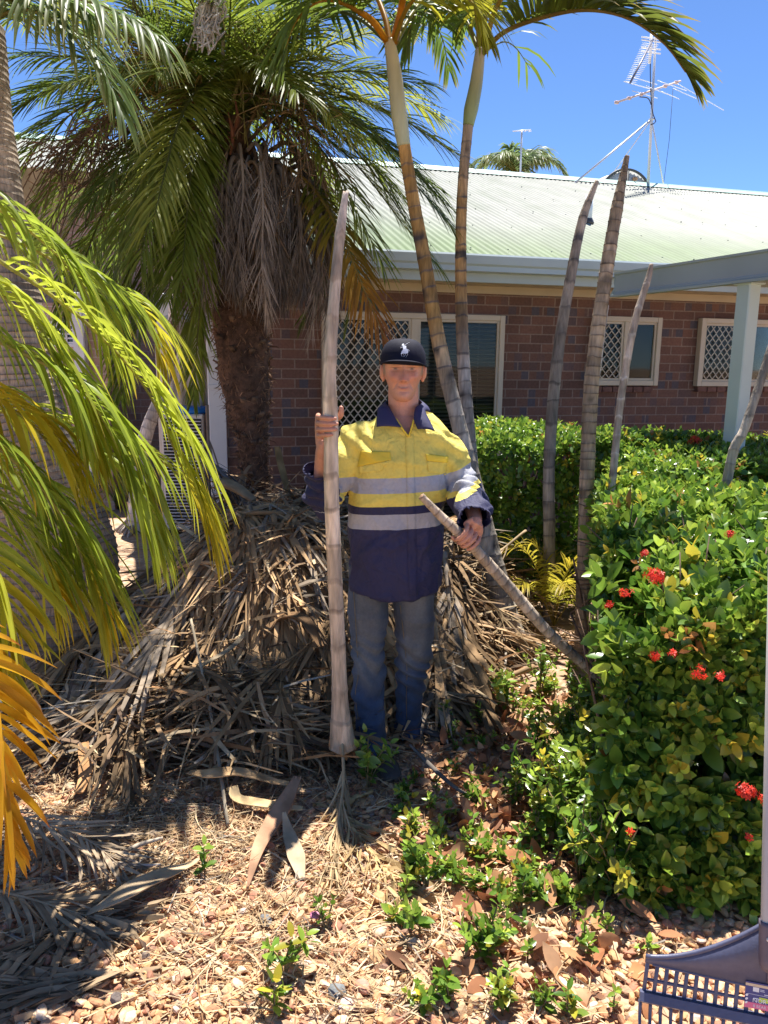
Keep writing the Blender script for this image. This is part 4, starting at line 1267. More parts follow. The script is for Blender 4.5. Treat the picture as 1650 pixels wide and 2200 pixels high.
# ---------------------------------------------------------------- hedges
def leaf_base(L=1.0, W=0.50, fold=0.12, bend=0.12):
    """one leaf along +z lying in xz with a midrib fold; unit length"""
    ks = np.array([0, .12, .32, .58, .82, 1.0])
    w = np.array([.04, .55, .95, 1.0, .62, .03]) * W / 2
    v = []
    for k, ww in zip(ks, w):
        y = -bend * k ** 2
        v += [(-ww, y + fold * ww * 2, k), (0, y, k), (ww, y + fold * ww * 2, k)]
    q = []
    for i in range(5):
        for j in (0, 1): q.append((3 * i + j, 3 * i + j + 1, 3 * i + j + 4, 3 * i + j + 3))
    return np.array(v) * L, np.array(q)
LBV, LBQ = leaf_base()
def sprig(rng, pairs=3, size=1.0):
    """a twig tip: opposite pairs of leaves; returns verts, quads, relative colour"""
    V, Q, Cc, n = [], [], [], 0
    for i in range(pairs):
        s = size * (1.0 - .22 * i) * rng.uniform(.8, 1.15)
        h = size * .42 * i
        az = i * math.pi / 2 + rng.uniform(-.4, .4)
        for k in (0, 1):
            a = az + k * math.pi + rng.uniform(-.25, .25)
            tilt = math.radians(rng.uniform(28, 62) if i else rng.uniform(60, 95))
            if i == pairs - 1: tilt = math.radians(rng.uniform(12, 45))
            z = np.array([math.cos(a) * math.sin(tilt), math.sin(a) * math.sin(tilt), math.cos(tilt)])
            y = np.array([-math.cos(a) * math.cos(tilt), -math.sin(a) * math.cos(tilt), math.sin(tilt)])
            x = np.cross(y, z)
            M_ = np.stack([x, y, z], 1)
            V.append((LBV * s) @ M_.T + [0, 0, h]); Q.append(LBQ + n); n += len(LBV)
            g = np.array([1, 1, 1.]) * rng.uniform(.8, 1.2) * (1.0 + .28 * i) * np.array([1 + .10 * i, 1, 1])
            Cc.append(np.tile(g, (len(LBV), 1)))
    V, Q, Cc = np.vstack(V), np.vstack(Q), np.vstack(Cc)
    return V, Q, Cc
def scatter_sprigs(mb, pos, dirs, size, cols, rng, nvar=7, pairs=3):
    n = len(pos); var = rng.integers(0, nvar, n)
    for k in range(nvar):
        m = var == k
        if not m.any(): continue
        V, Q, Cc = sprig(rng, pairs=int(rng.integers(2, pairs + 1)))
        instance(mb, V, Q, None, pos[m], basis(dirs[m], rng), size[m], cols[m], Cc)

def leafcols(rng, n, pal, p, var=.25):
    return np.asarray(pal)[rng.choice(len(pal), n, p=p)] * rng.uniform(1 - var, 1 + var, (n, 1))
PAL = [(0.075, 0.16, 0.020), (0.13, 0.235, 0.028), (0.215, 0.32, 0.042), (0.34, 0.32, 0.035), (0.30, 0.16, 0.05)]
PP = [.28, .38, .27, .055, .015]

def hedge(name, label, poly_top, zfun, base_rng, n_out, n_in, leafsz, inside, flowers, stems):
    pass

def flower(c, r, rng, n=60, d=(0, -.5, .8), col=(0.75, 0.045, 0.02)):
    """a domed cluster of small four-petalled flowers"""
    mb = MB()
    d = unit(np.array(d, float))
    dirs = unit(rng.normal(size=(n, 3)) + d * 1.1)
    pv, pq = [], []
    for k in range(4):
        a = k * math.pi / 2
        ca, sa = math.cos(a), math.sin(a)
        p = np.array([(0, 0, 0), (.5, .22, .06), (1, 0, .0), (.5, -.22, .06)])
        R_ = np.array([[ca, -sa, 0], [sa, ca, 0], [0, 0, 1]])
        pv.append(p @ R_.T); pq.append(np.array([[0, 1, 2, 3]]) + 4 * k)
    pv, pq = np.vstack(pv), np.vstack(pq)
    pos = c + dirs * r * rng.uniform(.55, 1.0, (n, 1)) * np.array([1, 1, .75])
    instance(mb, pv, pq, None, pos, basis(unit(dirs + rng.normal(0, .35, (n, 3))), rng), rng.uniform(.008, .013, n), np.array(col) * rng.uniform(.6, 1.3, (n, 1)) * np.array([1, 1, 1]))
    for k in range(0, n, 3):
        tube(mb, [c - d * r * .6, pos[k]], .0012, 3, (.35, .1, .03), caps=False)
    return mb

# --- near hedge on the right: a rounded block, its left flank and face clipped unevenly
def near_top(x, y): return 0.98 + .05 * vnoise(np.stack([x * 2.3, y * 2.3, x * 0], -1)) - 0.24 * np.clip((1.25 - x) / .55, 0, 1) ** 1.6 - .12 * np.clip((2.55 - y) / .3, 0, 1) ** 2
rng = np.random.default_rng(31)
def nh_left(y, z): return 0.79 + 0.26 * np.clip(y - 2.35, 0, 9) + .16 * np.clip(.35 - z, 0, 1) * (vnoise(np.stack([y * 6, z * 2, y * 0 + 8], -1)) > 0) - .10 * np.clip(.45 - z, 0, 1) + .07 * vnoise(np.stack([y * 3, z * 3, y * 0 + 4], -1)) + .05 * np.sin(z * 5)
def nh_front(x, z): return 2.32 - .30 * np.clip(1 - z / .95, 0, 1) + .06 * vnoise(np.stack([x * 3, z * 3, x * 0 + 9], -1)) + .10 * np.clip((1.0 - x) / .35, 0, 1)
NHX, NHY = 2.3, 4.25
mb = MB()
P_, D_, S_ = [], [], []
def dep(n): return np.abs(rng.normal(0, .05, n))
n = 3000   # top
x = rng.uniform(.70, NHX, n); y = rng.uniform(2.25, NHY, n); z = near_top(x, y) - dep(n)
P_.append(np.stack([x, y, z], 1)); D_.append(np.tile([0, -.15, 1.], (n, 1)) + rng.normal(0, .38, (n, 3)))
n = 3000   # face towards the camera
x = rng.uniform(.74, 1.9, n); z = rng.uniform(0.02, .98, n); y = nh_front(x, z) + dep(n)
P_.append(np.stack([x, y, z], 1)); D_.append(np.tile([-.1, -1., .35], (n, 1)) + rng.normal(0, .42, (n, 3)))
n = 2600   # left flank
y = rng.uniform(2.3, NHY, n); z = rng.uniform(.02, .97, n); x = nh_left(y, z) + dep(n)
P_.append(np.stack([x, y, z], 1)); D_.append(np.tile([-1., -.25, .5], (n, 1)) + rng.normal(0, .42, (n, 3)))
n = 1200   # deeper leaves
x = rng.uniform(.85, 2.0, n); y = rng.uniform(2.35, 3.0, n); z = rng.uniform(.05, .85, n)
P_.append(np.stack([x, y, z], 1)); D_.append(rng.normal(0, .6, (n, 3)) + [0, -.3, .6])
P_, D_ = np.vstack(P_), np.vstack(D_)
keep = (P_[:, 2] < near_top(P_[:, 0], P_[:, 1]) + .02) & (P_[:, 1] > nh_front(P_[:, 0], P_[:, 2]) - .06) & (P_[:, 0] > nh_left(P_[:, 1], P_[:, 2]) - .05)
gap = vnoise(P_ * np.array([5, 5, 5.])) > -.50
P_, D_ = P_[keep & gap], D_[keep & gap]
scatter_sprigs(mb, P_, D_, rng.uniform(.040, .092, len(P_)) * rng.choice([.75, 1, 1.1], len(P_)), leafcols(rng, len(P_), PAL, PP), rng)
nh = thing('ixora_hedge', (1.3, 3.2, 0), 'large near hedge with red flowers and glossy leaves at the right edge', 'hedge')
mb.build('foliage', M_LEAFG, nh)
def stems(n, x0, x1, y0, y1, h, seed, parent):
    r_ = np.random.default_rng(seed); mb = MB()
    for k in range(n):
        b = np.array([r_.uniform(x0, x1), r_.uniform(y0, y1), -.02])
        m_ = b + [r_.normal(0, .05), r_.normal(0, .05), h * .5]
        t_ = m_ + [r_.normal(0, .1), r_.normal(0, .1), h * .45]
        c = spline([b, m_, t_], 8)
        tube(mb, c, np.linspace(.010, .004, 8), 5, np.array((.13, .085, .06)) * r_.uniform(.6, 1.6))
        for w in range(5):
            q = c[r_.integers(2, 8)]
            tube(mb, [q, q + r_.normal(0, .08, 3) + [0, 0, .08]], [.004, .002], 4, (.15, .1, .07))
    mb.build('branches', M_BARK, parent)
stems(120, .95, 2.1, 2.3, 3.2, .9, 4, nh)
stems(26, .86, 1.2, 2.4, 3.2, .7, 14, nh)
for (px, py, Y, r_, n, d) in ((1408, 1238, 2.36, .036, 80, (-.2, -.9, .5)), (1603, 1698, 2.04, .030, 70, (0, -.9, .4)), (1650, 1720, 2.02, .03, 60, (0, -1, .3)), (1408, 1408, 2.26, .022, 16, (-.2, -1, .2)), (1440, 1403, 2.26, .02, 12, (0, -1, .2)), (1500, 1445, 2.22, .03, 24, (0, -1, .2)), (1545, 1452, 2.2, .022, 16, (0, -1, .2)), (1355, 1785, 2.08, .012, 8, (-.3, -1, .2)), (1608, 1798, 2.0, .012, 7, (0, -1, .2)), (1568, 1150, 2.62, .02, 14, (0, -.5, 1)), (1345, 1275, 2.45, .025, 14, (-.4, -.8, .3)), (1385, 1190, 2.6, .02, 12, (-.3, -.6, .6)), (1310, 1300, 2.5, .02, 12, (-.8, -.6, .3))):
    flower(PA(px, py, Y - .05), r_, rng, n, d).build('flower_cluster', M_PETAL, nh)

# --- hedge further back along the house
rng = np.random.default_rng(32)
def far_top(x, y): return 1.17 + .05 * vnoise(np.stack([x * 2, y * 2, x * 0 + 2], -1)) - .08 * np.clip((.85 - x) / .25, 0, 1) ** 2 - .03 * x
mb = MB(); P_, D_ = [], []
n = 4200
x = rng.uniform(.60, 4.4, n); y = rng.uniform(4.95, 6.3, n); z = far_top(x, y) - dep(n)
P_.append(np.stack([x, y, z], 1)); D_.append(np.tile([0, -.1, 1.], (n, 1)) + rng.normal(0, .38, (n, 3)))
n = 4200
x = rng.uniform(.60, 4.0, n); z = rng.uniform(.1, 1.17, n); y = 5.0 + dep(n) + .08 * vnoise(np.stack([x * 3, z * 3, x * 0], -1)) + .05 * np.clip(z - .8, 0, 1)
P_.append(np.stack([x, y, z], 1)); D_.append(np.tile([0, -1., .4], (n, 1)) + rng.normal(0, .42, (n, 3)))
n = 1200
y = rng.uniform(5.0, 6.3, n); z = rng.uniform(.1, 1.15, n); x = .62 + dep(n) + .05 * vnoise(np.stack([y * 3, z * 3, y * 0], -1))
P_.append(np.stack([x, y, z], 1)); D_.append(np.tile([-1., -.2, .4], (n, 1)) + rng.normal(0, .42, (n, 3)))
P_, D_ = np.vstack(P_), np.vstack(D_)
keep = P_[:, 2] < far_top(P_[:, 0], P_[:, 1]) + .02
P_, D_ = P_[keep], D_[keep]
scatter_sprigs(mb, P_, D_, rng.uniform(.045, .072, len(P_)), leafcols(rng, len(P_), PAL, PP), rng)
fh = thing('ixora_hedge', (2.4, 5.6, 0), 'clipped green hedge along the brick wall behind the bare trunks', 'hedge')
mb.build('foliage', M_LEAFG, fh)
stems(70, .7, 4.0, 5.1, 6.2, 1.0, 6, fh)
# middle mass joining the two behind the trunks at the right
rng = np.random.default_rng(33)
mb = MB(); n = 2600
x = rng.uniform(1.5, 4.2, n); y = rng.uniform(4.15, 5.05, n); z = 1.06 + .05 * vnoise(np.stack([x * 2, y * 2, x * 0 + 3], -1)) - dep(n) + (y - 4.2) * .06
P_ = np.stack([x, y, z], 1); D_ = np.tile([0, -.15, 1.], (n, 1)) + rng.normal(0, .38, (n, 3))
n2 = 900
y2 = rng.uniform(4.15, 5.05, n2); z2 = rng.uniform(.05, 1.05, n2); x2 = 1.45 + dep(n2) + .06 * vnoise(np.stack([y2 * 3, z2 * 3, y2 * 0 + 5], -1))
P_ = np.vstack([P_, np.stack([x2, y2, z2], 1)]); D_ = np.vstack([D_, np.tile([-1, -.2, .4], (n2, 1)) + rng.normal(0, .4, (n2, 3))])
scatter_sprigs(mb, P_, D_, rng.uniform(.042, .068, len(P_)), leafcols(rng, len(P_), PAL, PP), rng)
mh = thing('ixora_hedge', (2.6, 4.6, 0), 'middle part of the hedge at the right, with a red flower on top', 'hedge')
mb.build('foliage', M_LEAFG, mh)
stems(50, 1.55, 3.9, 4.2, 5.0, .95, 8, mh)
flower(PA(1493, 948, 4.75), .05, rng, 70, (0, -.5, .8)).build('flower_cluster', M_PETAL, mh)

# ---------------------------------------------------------------- low plants on the ground
rng = np.random.default_rng(41)
M_STEM = mat('green_stem', attr=True, rough=0.6)
def plant(loc, h, n, sz, rng, cols=None):
    """seedling: upright stems carrying sprigs"""
    mb = MB(); sm = MB()
    pos, dr = [], []
    for k in range(n):
        a = rng.uniform(0, 6.28); e = rng.uniform(.0, .45) * h * (n > 1)
        tp = np.array([math.cos(a) * e, math.sin(a) * e, h * rng.uniform(.55, 1.0)])
        c = spline([(0, 0, -.01), tp * [.3, .3, .55], tp], 6)
        tube(sm, c + np.array(loc), np.linspace(.0035, .002, 6), 4, (.22, .16, .07))
        for j in ((2, 3, 4, 5) if h > .12 else (3, 5)):
            pos.append(c[j] + np.array(loc)); dr.append(unit(c[j] - c[j - 1]) + rng.normal(0, .25, 3))
    pos, dr = np.array(pos), np.array(dr)
    scatter_sprigs(mb, pos, dr, rng.uniform(.8, 1.15, len(pos)) * sz, leafcols(rng, len(pos), PAL[:4], [.12, .36, .42, .10]) if cols is None else np.tile(cols, (len(pos), 1)), rng, nvar=3)
    return mb, sm
GP = 'green seedlings sprouting from the gravel'
for (px, py, h, n, sz, lab) in (
    (440, 1885, .17, 1, .034, 'lone bright green seedling on a thin stem left of the dead frond ends'),
    (790, 1700, .24, 7, .045, 'leafy dark green shoot directly under the broken palm pole'),
    (1040, 2075, .15, 7, .040, 'dense bushy seedling on the gravel at the bottom centre right'),
    (610, 2105, .12, 4, .050, 'low sprig with long pointed leaves at the bottom, left of centre'),
    (700, 2010, .10, 3, .036, 'trailing pale sprig lying on the gravel near a pink petal'),
    (905, 2010, .10, 3, .046, 'small sprig with round leaves beside a folded grey leaf'),
    (955, 1580, .17, 1, .040, 'lone seedling beside the toe of the shoe'),
    (885, 1905, .16, 4, .044, 'leafy seedling in front of the shoe, on brown leaves'),
    (1085, 1530, .22, 6, .045, 'bushy seedling at the foot of the leaning cane palm'),
    (1160, 1500, .26, 4, .042, 'tall sparse seedling right of the leaning cane palm'),
    (1120, 1960, .12, 5, .040, 'seedling on the leaf litter near the hedge foot, bottom right'),
    (1350, 1960, .20, 6, .042, 'bright seedling under the near hedge, just above the rake'),
    (1080, 2180, .10, 4, .040, 'small clump at the bottom edge left of the rake'),
    (590, 2190, .08, 2, .050, 'leaf pair at the very bottom edge')):
    g_ = G(px, py)
    t_ = thing('seedling', tuple(g_), lab, 'seedling', GP)
    a, b = plant(np.array(g_), h, n, sz, rng)
    a.build('foliage', M_LEAFG, t_); b.build('stem', M_STEM, t_)
# ground cover of countless seedlings between the man and the hedge
mb = MB(); sm = MB()
pts = []
while len(pts) < 270:
    px, py = rng.uniform(820, 1420), rng.uniform(1430, 2190)
    g_ = G(px, py)
    c_ = 1120 + (py - 1500) * .1
    w = math.exp(-((px - 1130) / 230) ** 2) * (1.0 if py < 1960 else .45)
    if px > 1130 and 1560 < py < 1900: w = max(w, .9)
    if vnoise(np.array([[g_.x * 5, g_.y * 5, 0]]))[0] < -.15: w *= .3
    if (g_.x - .02) ** 2 / .06 + (g_.y - 3.05) ** 2 / .09 < 1: w = 0
    if rng.random() < w: pts.append((g_.x, g_.y, 0))
pts = [(*p, 0) for p in pts]
for k in range(150):     # taller suckers where the ground cover runs into the near hedge
    y = rng.uniform(2.08, 3.1); x = .80 + .26 * max(0, y - 2.35) - abs(rng.normal(0, .13))
    if y < 2.3: x = rng.uniform(.62, 1.5)
    pts.append((x, y, 0, 1))
for p in pts:
    t_ = p[-1]; p = np.array(p[:3])
    a, b = plant(p, rng.uniform(.10, .36) if t_ else rng.uniform(.03, .095), int(rng.integers(2, 5)) if t_ else int(rng.integers(1, 4)), rng.uniform(.034, .058) if t_ else rng.uniform(.026, .044), rng)
    mb.v += a.v; mb.c += a.c; mb.a += a.a
    mb.q += [q + mb.n for q in a.q]; mb.n += a.n
    sm.v += b.v; sm.c += b.c; sm.a += b.a
    sm.q += [q + sm.n for q in b.q]; sm.t += [q + sm.n for q in b.t]; sm.n += b.n
gc = bpy.data.objects.new('ground_cover', None)
gc = mb.build('ground_cover', M_LEAFG)
tag(gc, 'low green ground cover between the man and the hedge', 'ground cover', kind='stuff')
so = sm.build('stems', M_STEM); so.parent = gc
# small feathery yellow palm seedling beside the leaning trunk, and a strappy plant at the back left
b = G(1190, 1345)
ys = thing('palm_seedling', tuple(b), 'small feathery yellow palm seedling right of the leaning cane palm', 'palm seedling')
for (ex, ey, Y) in ((1085, 1180, 4.5), (1130, 1170, 4.7), (1240, 1215, 4.5), (1300, 1260, 4.6), (1100, 1265, 4.3), (1190, 1190, 4.9), (1215, 1260, 4.3)):
    e = PA(ex, ey, Y); b_ = np.array(b); d = e - b_
    o = MB(); frond(o, [b_, b_ + d * [.3, .3, .6], b_ + d * [.65, .65, .98], e], 24, .20, .011, rng, gcol((.42, .40, .05), (.55, .42, .04), .4), t0=.35, droop=.45, K=3, rr=.005, rcol=(.45, .35, .08), tip=(.5, .35, .1)); o.build('frond', M_LEAF, ys)
for (px, py, lab) in ((255, 1095, 'pale strappy leaved plant by the wall behind the slender palm'), (205, 1085, 'smaller strappy plant left of the pale one at the back')):
    b = np.array(G(px, py))
    o = MB()
    for k in range(46):
        a = rng.uniform(0, 6.28); l_ = rng.uniform(.25, .5)
        d = np.array([math.cos(a), math.sin(a), 0])
        c = spline([b, b + d * l_ * .4 + [0, 0, l_ * .75], b + d * l_ + [0, 0, l_ * .45]], 6)
        tube(o, c, [.010, .012, .011, .009, .006, .002], 4, np.array((.40, .46, .16)) * rng.uniform(.6, 1.2), squash=.2)
    tag(o.build('strappy_plant', M_LEAF, origin=b), lab, 'plant')
# ---------------------------------------------------------------- gravel: loose pebbles over the ground sheet
rng = np.random.default_rng(51)
def ico():
    import bmesh
    bm = bmesh.new(); bmesh.ops.create_icosphere(bm, subdivisions=2, radius=1.0)
    v = np.array([x.co[:] for x in bm.verts]); t = np.array([[a.index for a in f.verts] for f in bm.faces]); bm.free()
    return v, t
IV, IT = ico()
def stones():
    out = []
    for k in range(12):
        v = IV.copy()
        # cut by random planes for worn facets
        for j in range(9):
            d = unit(rng.normal(size=3)); h = rng.uniform(.55, .9)
            s = v @ d
            v = v - np.clip(s - h, 0, None)[:, None] * d
        v *= np.array([rng.uniform(.85, 1.25), rng.uniform(.65, 1.0), rng.uniform(.34, .62)])
        v *= (1 + .05 * vnoise(v * 2.5 + k * 7))[:, None]
        out.append(v)
    return out
ST = stones()
SP = np.array([.90, .79, .70]) * np.array([(0.60, 0.39, 0.20), (0.66, 0.48, 0.29), (0.54, 0.30, 0.16), (0.46, 0.23, 0.15), (0.68, 0.56, 0.40), (0.58, 0.38, 0.25), (0.20, 0.18, 0.17), (0.66, 0.58, 0.50), (0.34, 0.21, 0.15)])
SPp = [.23, .21, .15, .10, .12, .11, .008, .032, .04]
pp = []
while len(pp) < 19000:
    n = 4000
    Y = rng.uniform(1.35, 5.2, n); px = rng.uniform(-330, 1980, n)
    X = (px - 825) / 1650 * (Y * .98 + .3)
    keepn = (rng.random(n) < np.clip(1.35 - (Y - 1.4) * .33, .12, 1)) & ((X < .75) | (Y < 2.1))
    pp += list(zip(X[keepn], Y[keepn]))
pp = np.array(pp[:19000])
sz = np.exp(rng.normal(math.log(.0135), .38, len(pp))).clip(.006, .025)
z = sz * rng.uniform(.05, .5, len(pp)) + rng.uniform(0, .012, len(pp)) * (rng.random(len(pp)) < .5)
pos = np.stack([pp[:, 0], pp[:, 1], z], 1)
cols = SP[rng.choice(len(SP), len(pos), p=SPp)] * rng.uniform(.75, 1.2, (len(pos), 1))
nrm_ = rng.normal(0, .38, (len(pos), 3)) + [0, 0, 1]
Rm = basis(nrm_, rng)
mb = MB(); var = rng.integers(0, 12, len(pos))
for k in range(12):
    m = var == k
    instance(mb, ST[k], None, IT, pos[m], Rm[m], sz[m], cols[m])
o = mb.build('gravel', M_STONE, smooth=False)
tag(o, 'tan and orange river gravel over the garden bed', 'gravel', kind='stuff')
# a few of the largest stones are picked out as things
for (px, py, s, c, k, lab) in ((725, 2130, .030, (.18, .19, .19), 2, 'dark grey stone among the tan gravel at the bottom'), (815, 2000, .030, (.56, .40, .27), 3, 'square tan stone on the gravel left of the bushy seedling'),
                               (780, 2120, .026, (.48, .24, .17), 5, 'red brown stone beside the grey one'), (570, 1978, .022, (.17, .17, .17), 4, 'small dark stone left of the pink petal'), (745, 2160, .026, (.56, .40, .34), 6, 'pinkish stone below the dark grey one')):
    g_ = np.array(G(px, py, .02)); mb = MB()
    instance(mb, ST[k], None, IT, g_[None], basis(np.array([[.2, -.3, 1]]), rng), np.array([s]), np.array([c]))
    tag(mb.build('stone', M_STONE, origin=g_), lab, 'stone', 'stones lying on the gravel')

# ---------------------------------------------------------------- dry straw and leaf litter
def heap(x, y):
    """height of the heap of dead fronds"""
    g = lambda cx, cy, sx, sy, h: h * np.exp(-(((x - cx) / sx) ** 2) ** 1.2 - (((y - cy) / sy) ** 2) ** 1.2)
    return np.maximum.reduce([g(-.62, 4.0, .74, .72, .72), g(-.35, 4.75, .75, .55, .76), g(.18, 4.25, .42, .5, .50), g(-1.15, 3.7, .6, .55, .30), g(-.80, 3.15, .62, .42, .24), g(-.95, 5.1, .35, .4, .75), g(.40, 4.85, .5, .38, .52)])
STR = np.array([(0.42, 0.29, 0.16), (0.31, 0.20, 0.11), (0.22, 0.145, 0.09), (0.54, 0.41, 0.25), (0.14, 0.095, 0.065), (0.36, 0.31, 0.25), (0.33, 0.18, 0.085)])
def strips(mb, pos, dirs, ln, wd, cols, rng, K=4, curl=.5, sag=.25, hfun=None):
    n = len(pos)
    k = np.linspace(-.5, .5, K + 1)
    d = unit(dirs); s = unit(np.cross(d, rng.normal(0, .35, (n, 3)) + [0, 0, 1]))
    c = rng.normal(0, curl, n)
    p = pos[:, None, :] + d[:, None, :] * (ln[:, None] * k)[..., None] + s[:, None, :] * ((c * ln)[:, None] * k ** 2)[..., None]
    p[..., 2] += -(ln * sag)[:, None] * k ** 2 * 1.0 + (rng.normal(0, .05, n) * ln)[:, None] * k
    if hfun is not None:
        h = hfun(p[..., 0], p[..., 1])
        p[..., 2] = np.maximum(p[..., 2], h * .92 + .006 + rng.uniform(0, .02, p.shape[:2]))
    w = np.interp(k, [-.5, -.2, .2, .5], [.5, 1, .85, .08])[None, :, None] * wd[:, None, None] * .5
    tw = rng.uniform(-.6, .6, n)[:, None, None]
    sv = unit(s[:, None, :] + np.cross(d, s)[:, None, :] * tw)
    v = np.stack([p - sv * w, p + sv * w], 2)
    idx = np.arange(n)[:, None] * (K + 1) * 2 + np.arange(K)[None] * 2
    q = np.stack([idx, idx + 1, idx + 3, idx + 2], -1).reshape(-1, 4)
    mb.add(v.reshape(-1, 3), q, None, np.repeat(cols, (K + 1) * 2, 0))

rng = np.random.default_rng(61)
mb = MB()
# straw over the heap
n = 7000
X = rng.normal(-.35, .85, n); Y = rng.uniform(2.75, 5.4, n); Hh = heap(X, Y)
m = Hh > .05; X, Y, Hh = X[m], Y[m], Hh[m]; n = len(X)
a = rng.uniform(0, 6.28, n)
dirs = np.stack([np.cos(a), np.sin(a) * .8, rng.normal(0, .30, n)], 1)
strips(mb, np.stack([X, Y, Hh + rng.normal(.0, .05, n)], 1), dirs, rng.uniform(.20, .70, n), rng.uniform(.006, .022, n), STR[rng.choice(7, n, p=[.25, .2, .14, .16, .10, .06, .09])] * rng.uniform(.55, 1.35, (n, 1)), rng, hfun=lambda x, y: heap(x, y) - .12)
o = mb.build('straw', M_DRY)
tag(o, 'tangle of dry brown frond leaflets covering the heap behind the man', 'straw', kind='stuff')
mb = MB()
n = 5600
px = np.concatenate([rng.normal(330, 230, 3300), rng.normal(740, 320, 2300)]); py = np.concatenate([rng.normal(1760, 110, 3300), rng.uniform(1600, 2200, 2300)])
gg = np.array([G(min(max(a_, -60), 1450), min(max(b_, 1500), 2300)) for a_, b_ in zip(px, py)])
a = rng.normal(.25, 1.1, n)
strips(mb, gg + np.stack([0 * a, 0 * a, rng.uniform(.012, .035, n)], 1), np.stack([np.cos(a), np.sin(a), rng.normal(0, .08, n)], 1), rng.uniform(.03, .19, n), rng.uniform(.0018, .006, n), STR[rng.choice(7, n, p=[.27, .16, .08, .34, .04, .07, .04])] * rng.uniform(.8, 1.35, (n, 1)), rng, sag=.1)
o = mb.build('straw', M_DRY)
tag(o, 'pale broken straw strewn over the gravel', 'straw', kind='stuff')

# fallen brown leaves: the litter as a mass, the clearest ones as things
DL = np.array([(0.42, 0.19, 0.085), (0.48, 0.25, 0.12), (0.34, 0.145, 0.07), (0.54, 0.31, 0.17), (0.26, 0.125, 0.07)])
def dryleaf(rng):
    v, q = leaf_base(1, rng.uniform(.38, .55), rng.uniform(-.25, .25), rng.uniform(-.5, .7))
    v = v - [0, 0, .5]
    return v[:, [0, 2, 1]], q
mb = MB()
n = 760
lx, ly = [], []
while len(lx) < n:
    a_, b_ = rng.uniform(820, 1480), rng.uniform(1440, 2200)
    if rng.random() < math.exp(-((a_ - 1130) / 210) ** 2) * (1 if 1500 < b_ < 1880 else .14): lx.append(a_); ly.append(b_)
gg = np.array([G(a_, b_) for a_, b_ in zip(lx, ly)]); gg[:, 2] = rng.uniform(.012, .05, n)
var = rng.integers(0, 8, n)
for k in range(8):
    v, q = dryleaf(rng); m = var == k
    instance(mb, v, q, None, gg[m], basis(rng.normal(0, .55, (m.sum(), 3)) + [0, 0, 1], rng), rng.uniform(.035, .10, m.sum()), DL[rng.choice(5, m.sum())] * rng.uniform(.7, 1.25, (m.sum(), 1)))
tag(mb.build('leaf_litter', M_DRY), 'brown fallen leaves under the seedlings by the hedge', 'leaf litter', kind='stuff')
for (px, py, s, lab) in ((1100, 1635, .16, 'upright curled orange leaf among the seedlings right of the shoe'), (1170, 1610, .15, 'broad pale tan leaf facing the sun beside the curled orange leaf'), (1360, 2075, .12, 'tan leaf just left of the rake head'), (1275, 2060, .11, 'russet leaf on the gravel between the hedge and the rake'),
                         (1320, 2035, .11, 'curled brown leaf at the hedge foot above the rake'), (990, 2090, .10, 'orange brown leaf beside the bushy seedling'), (1075, 2110, .09, 'rounded tan leaf right of the bushy seedling'), (1080, 1900, .10, 'flat brown leaf in the shade at the end of the ground cover'), (985, 1760, .11, 'dark brown leaf in the shadow before the shoes'), (1000, 1835, .11, 'russet leaf in the shadow of the hedge edge'), (1225, 1905, .09, 'tan leaf half under the hedge')):
    v, q = dryleaf(rng); mb = MB(); g_ = np.array(G(px, py, .03))
    instance(mb, v, q, None, g_[None], basis(rng.normal(0, .5, (1, 3)) + [0, -.5, .9], rng), np.array([s]), (DL[rng.integers(0, 4)] * 1.1)[None])
    tag(mb.build('fallen_leaf', M_DRY, origin=g_), lab, 'leaf', 'dry fallen leaves')
g_ = np.array(G(678, 1968, .03)); mb = MB()
for k in range(5):
    a = k * 1.256; ell(mb, g_ + [math.cos(a) * .008, math.sin(a) * .008, .004], (.011, .009, .004), 8, 5, (.75, .28, .42))
tag(mb.build('fallen_petal', M_PETAL, origin=g_), 'pink fallen petal on the gravel', 'petal')

# ---------------------------------------------------------------- dead fronds of the heap
rng = np.random.default_rng(71)
LAB = 'dry brown dead palm frond lying in the heap behind the man'
GRPF = 'dead fronds heaped behind the man'
def dead(ctrl, n=26, L=.34, W=.012, col=None, rr=.010, a0=34, a1=14, miss=.2, droop=.25, curl=.28, label=LAB, group=GRPF, ground=True, t0=.18, vee=5, flat=False):
    ctrl = [np.array(c, float) for c in ctrl]
    col = np.array((.36, .235, .13)) * rng.uniform(.5, 1.5) if col is None else np.array(col)
    if rng.random() < .25 and label is LAB: col = np.array((.30, .235, .17)) * rng.uniform(.7, 1.3)
    mb = MB(); frond(mb, ctrl, n, L, W, rng, col, a0=a0, a1=a1, vee=vee, droop=droop, t0=t0, K=4, rr=rr, rcol=col * 1.15, curl=curl, miss=miss, colvar=.5)
    for k, v in enumerate(mb.v): v[:, 2] = np.maximum(v[:, 2], np.maximum(.012, heap(v[:, 0], v[:, 1]) * .75) + rng.uniform(0, .03, len(v)))
    o = mb.build('dead_frond', M_DRY, origin=ctrl[0])
    return tag(o, label, 'dead frond', group)
for k in range(84):
    for _ in range(50):
        x, y = rng.normal(-.4, .75), rng.uniform(2.9, 5.2)
        if heap(x, y) > .12: break
    a = rng.uniform(0, 2 * math.pi); L_ = rng.uniform(.7, 1.5)
    d = np.array([math.cos(a), math.sin(a) * .75, 0])
    pts = []
    for u in (-.5, -.2, .1, .4, .6):
        q = np.array([x, y, 0]) + d * L_ * u + np.array([-d[1], d[0], 0]) * .12 * math.sin(u * 3 + k)
        q[2] = heap(q[0], q[1]) + rng.uniform(.0, .09) + .12 * max(0, .25 - abs(u)) 
        q[2] = max(q[2], .02)
        pts.append(q)
    dead(pts, n=int(rng.integers(18, 32)), L=rng.uniform(.3, .5), W=rng.uniform(.012, .024), rr=rng.uniform(.008, .022))
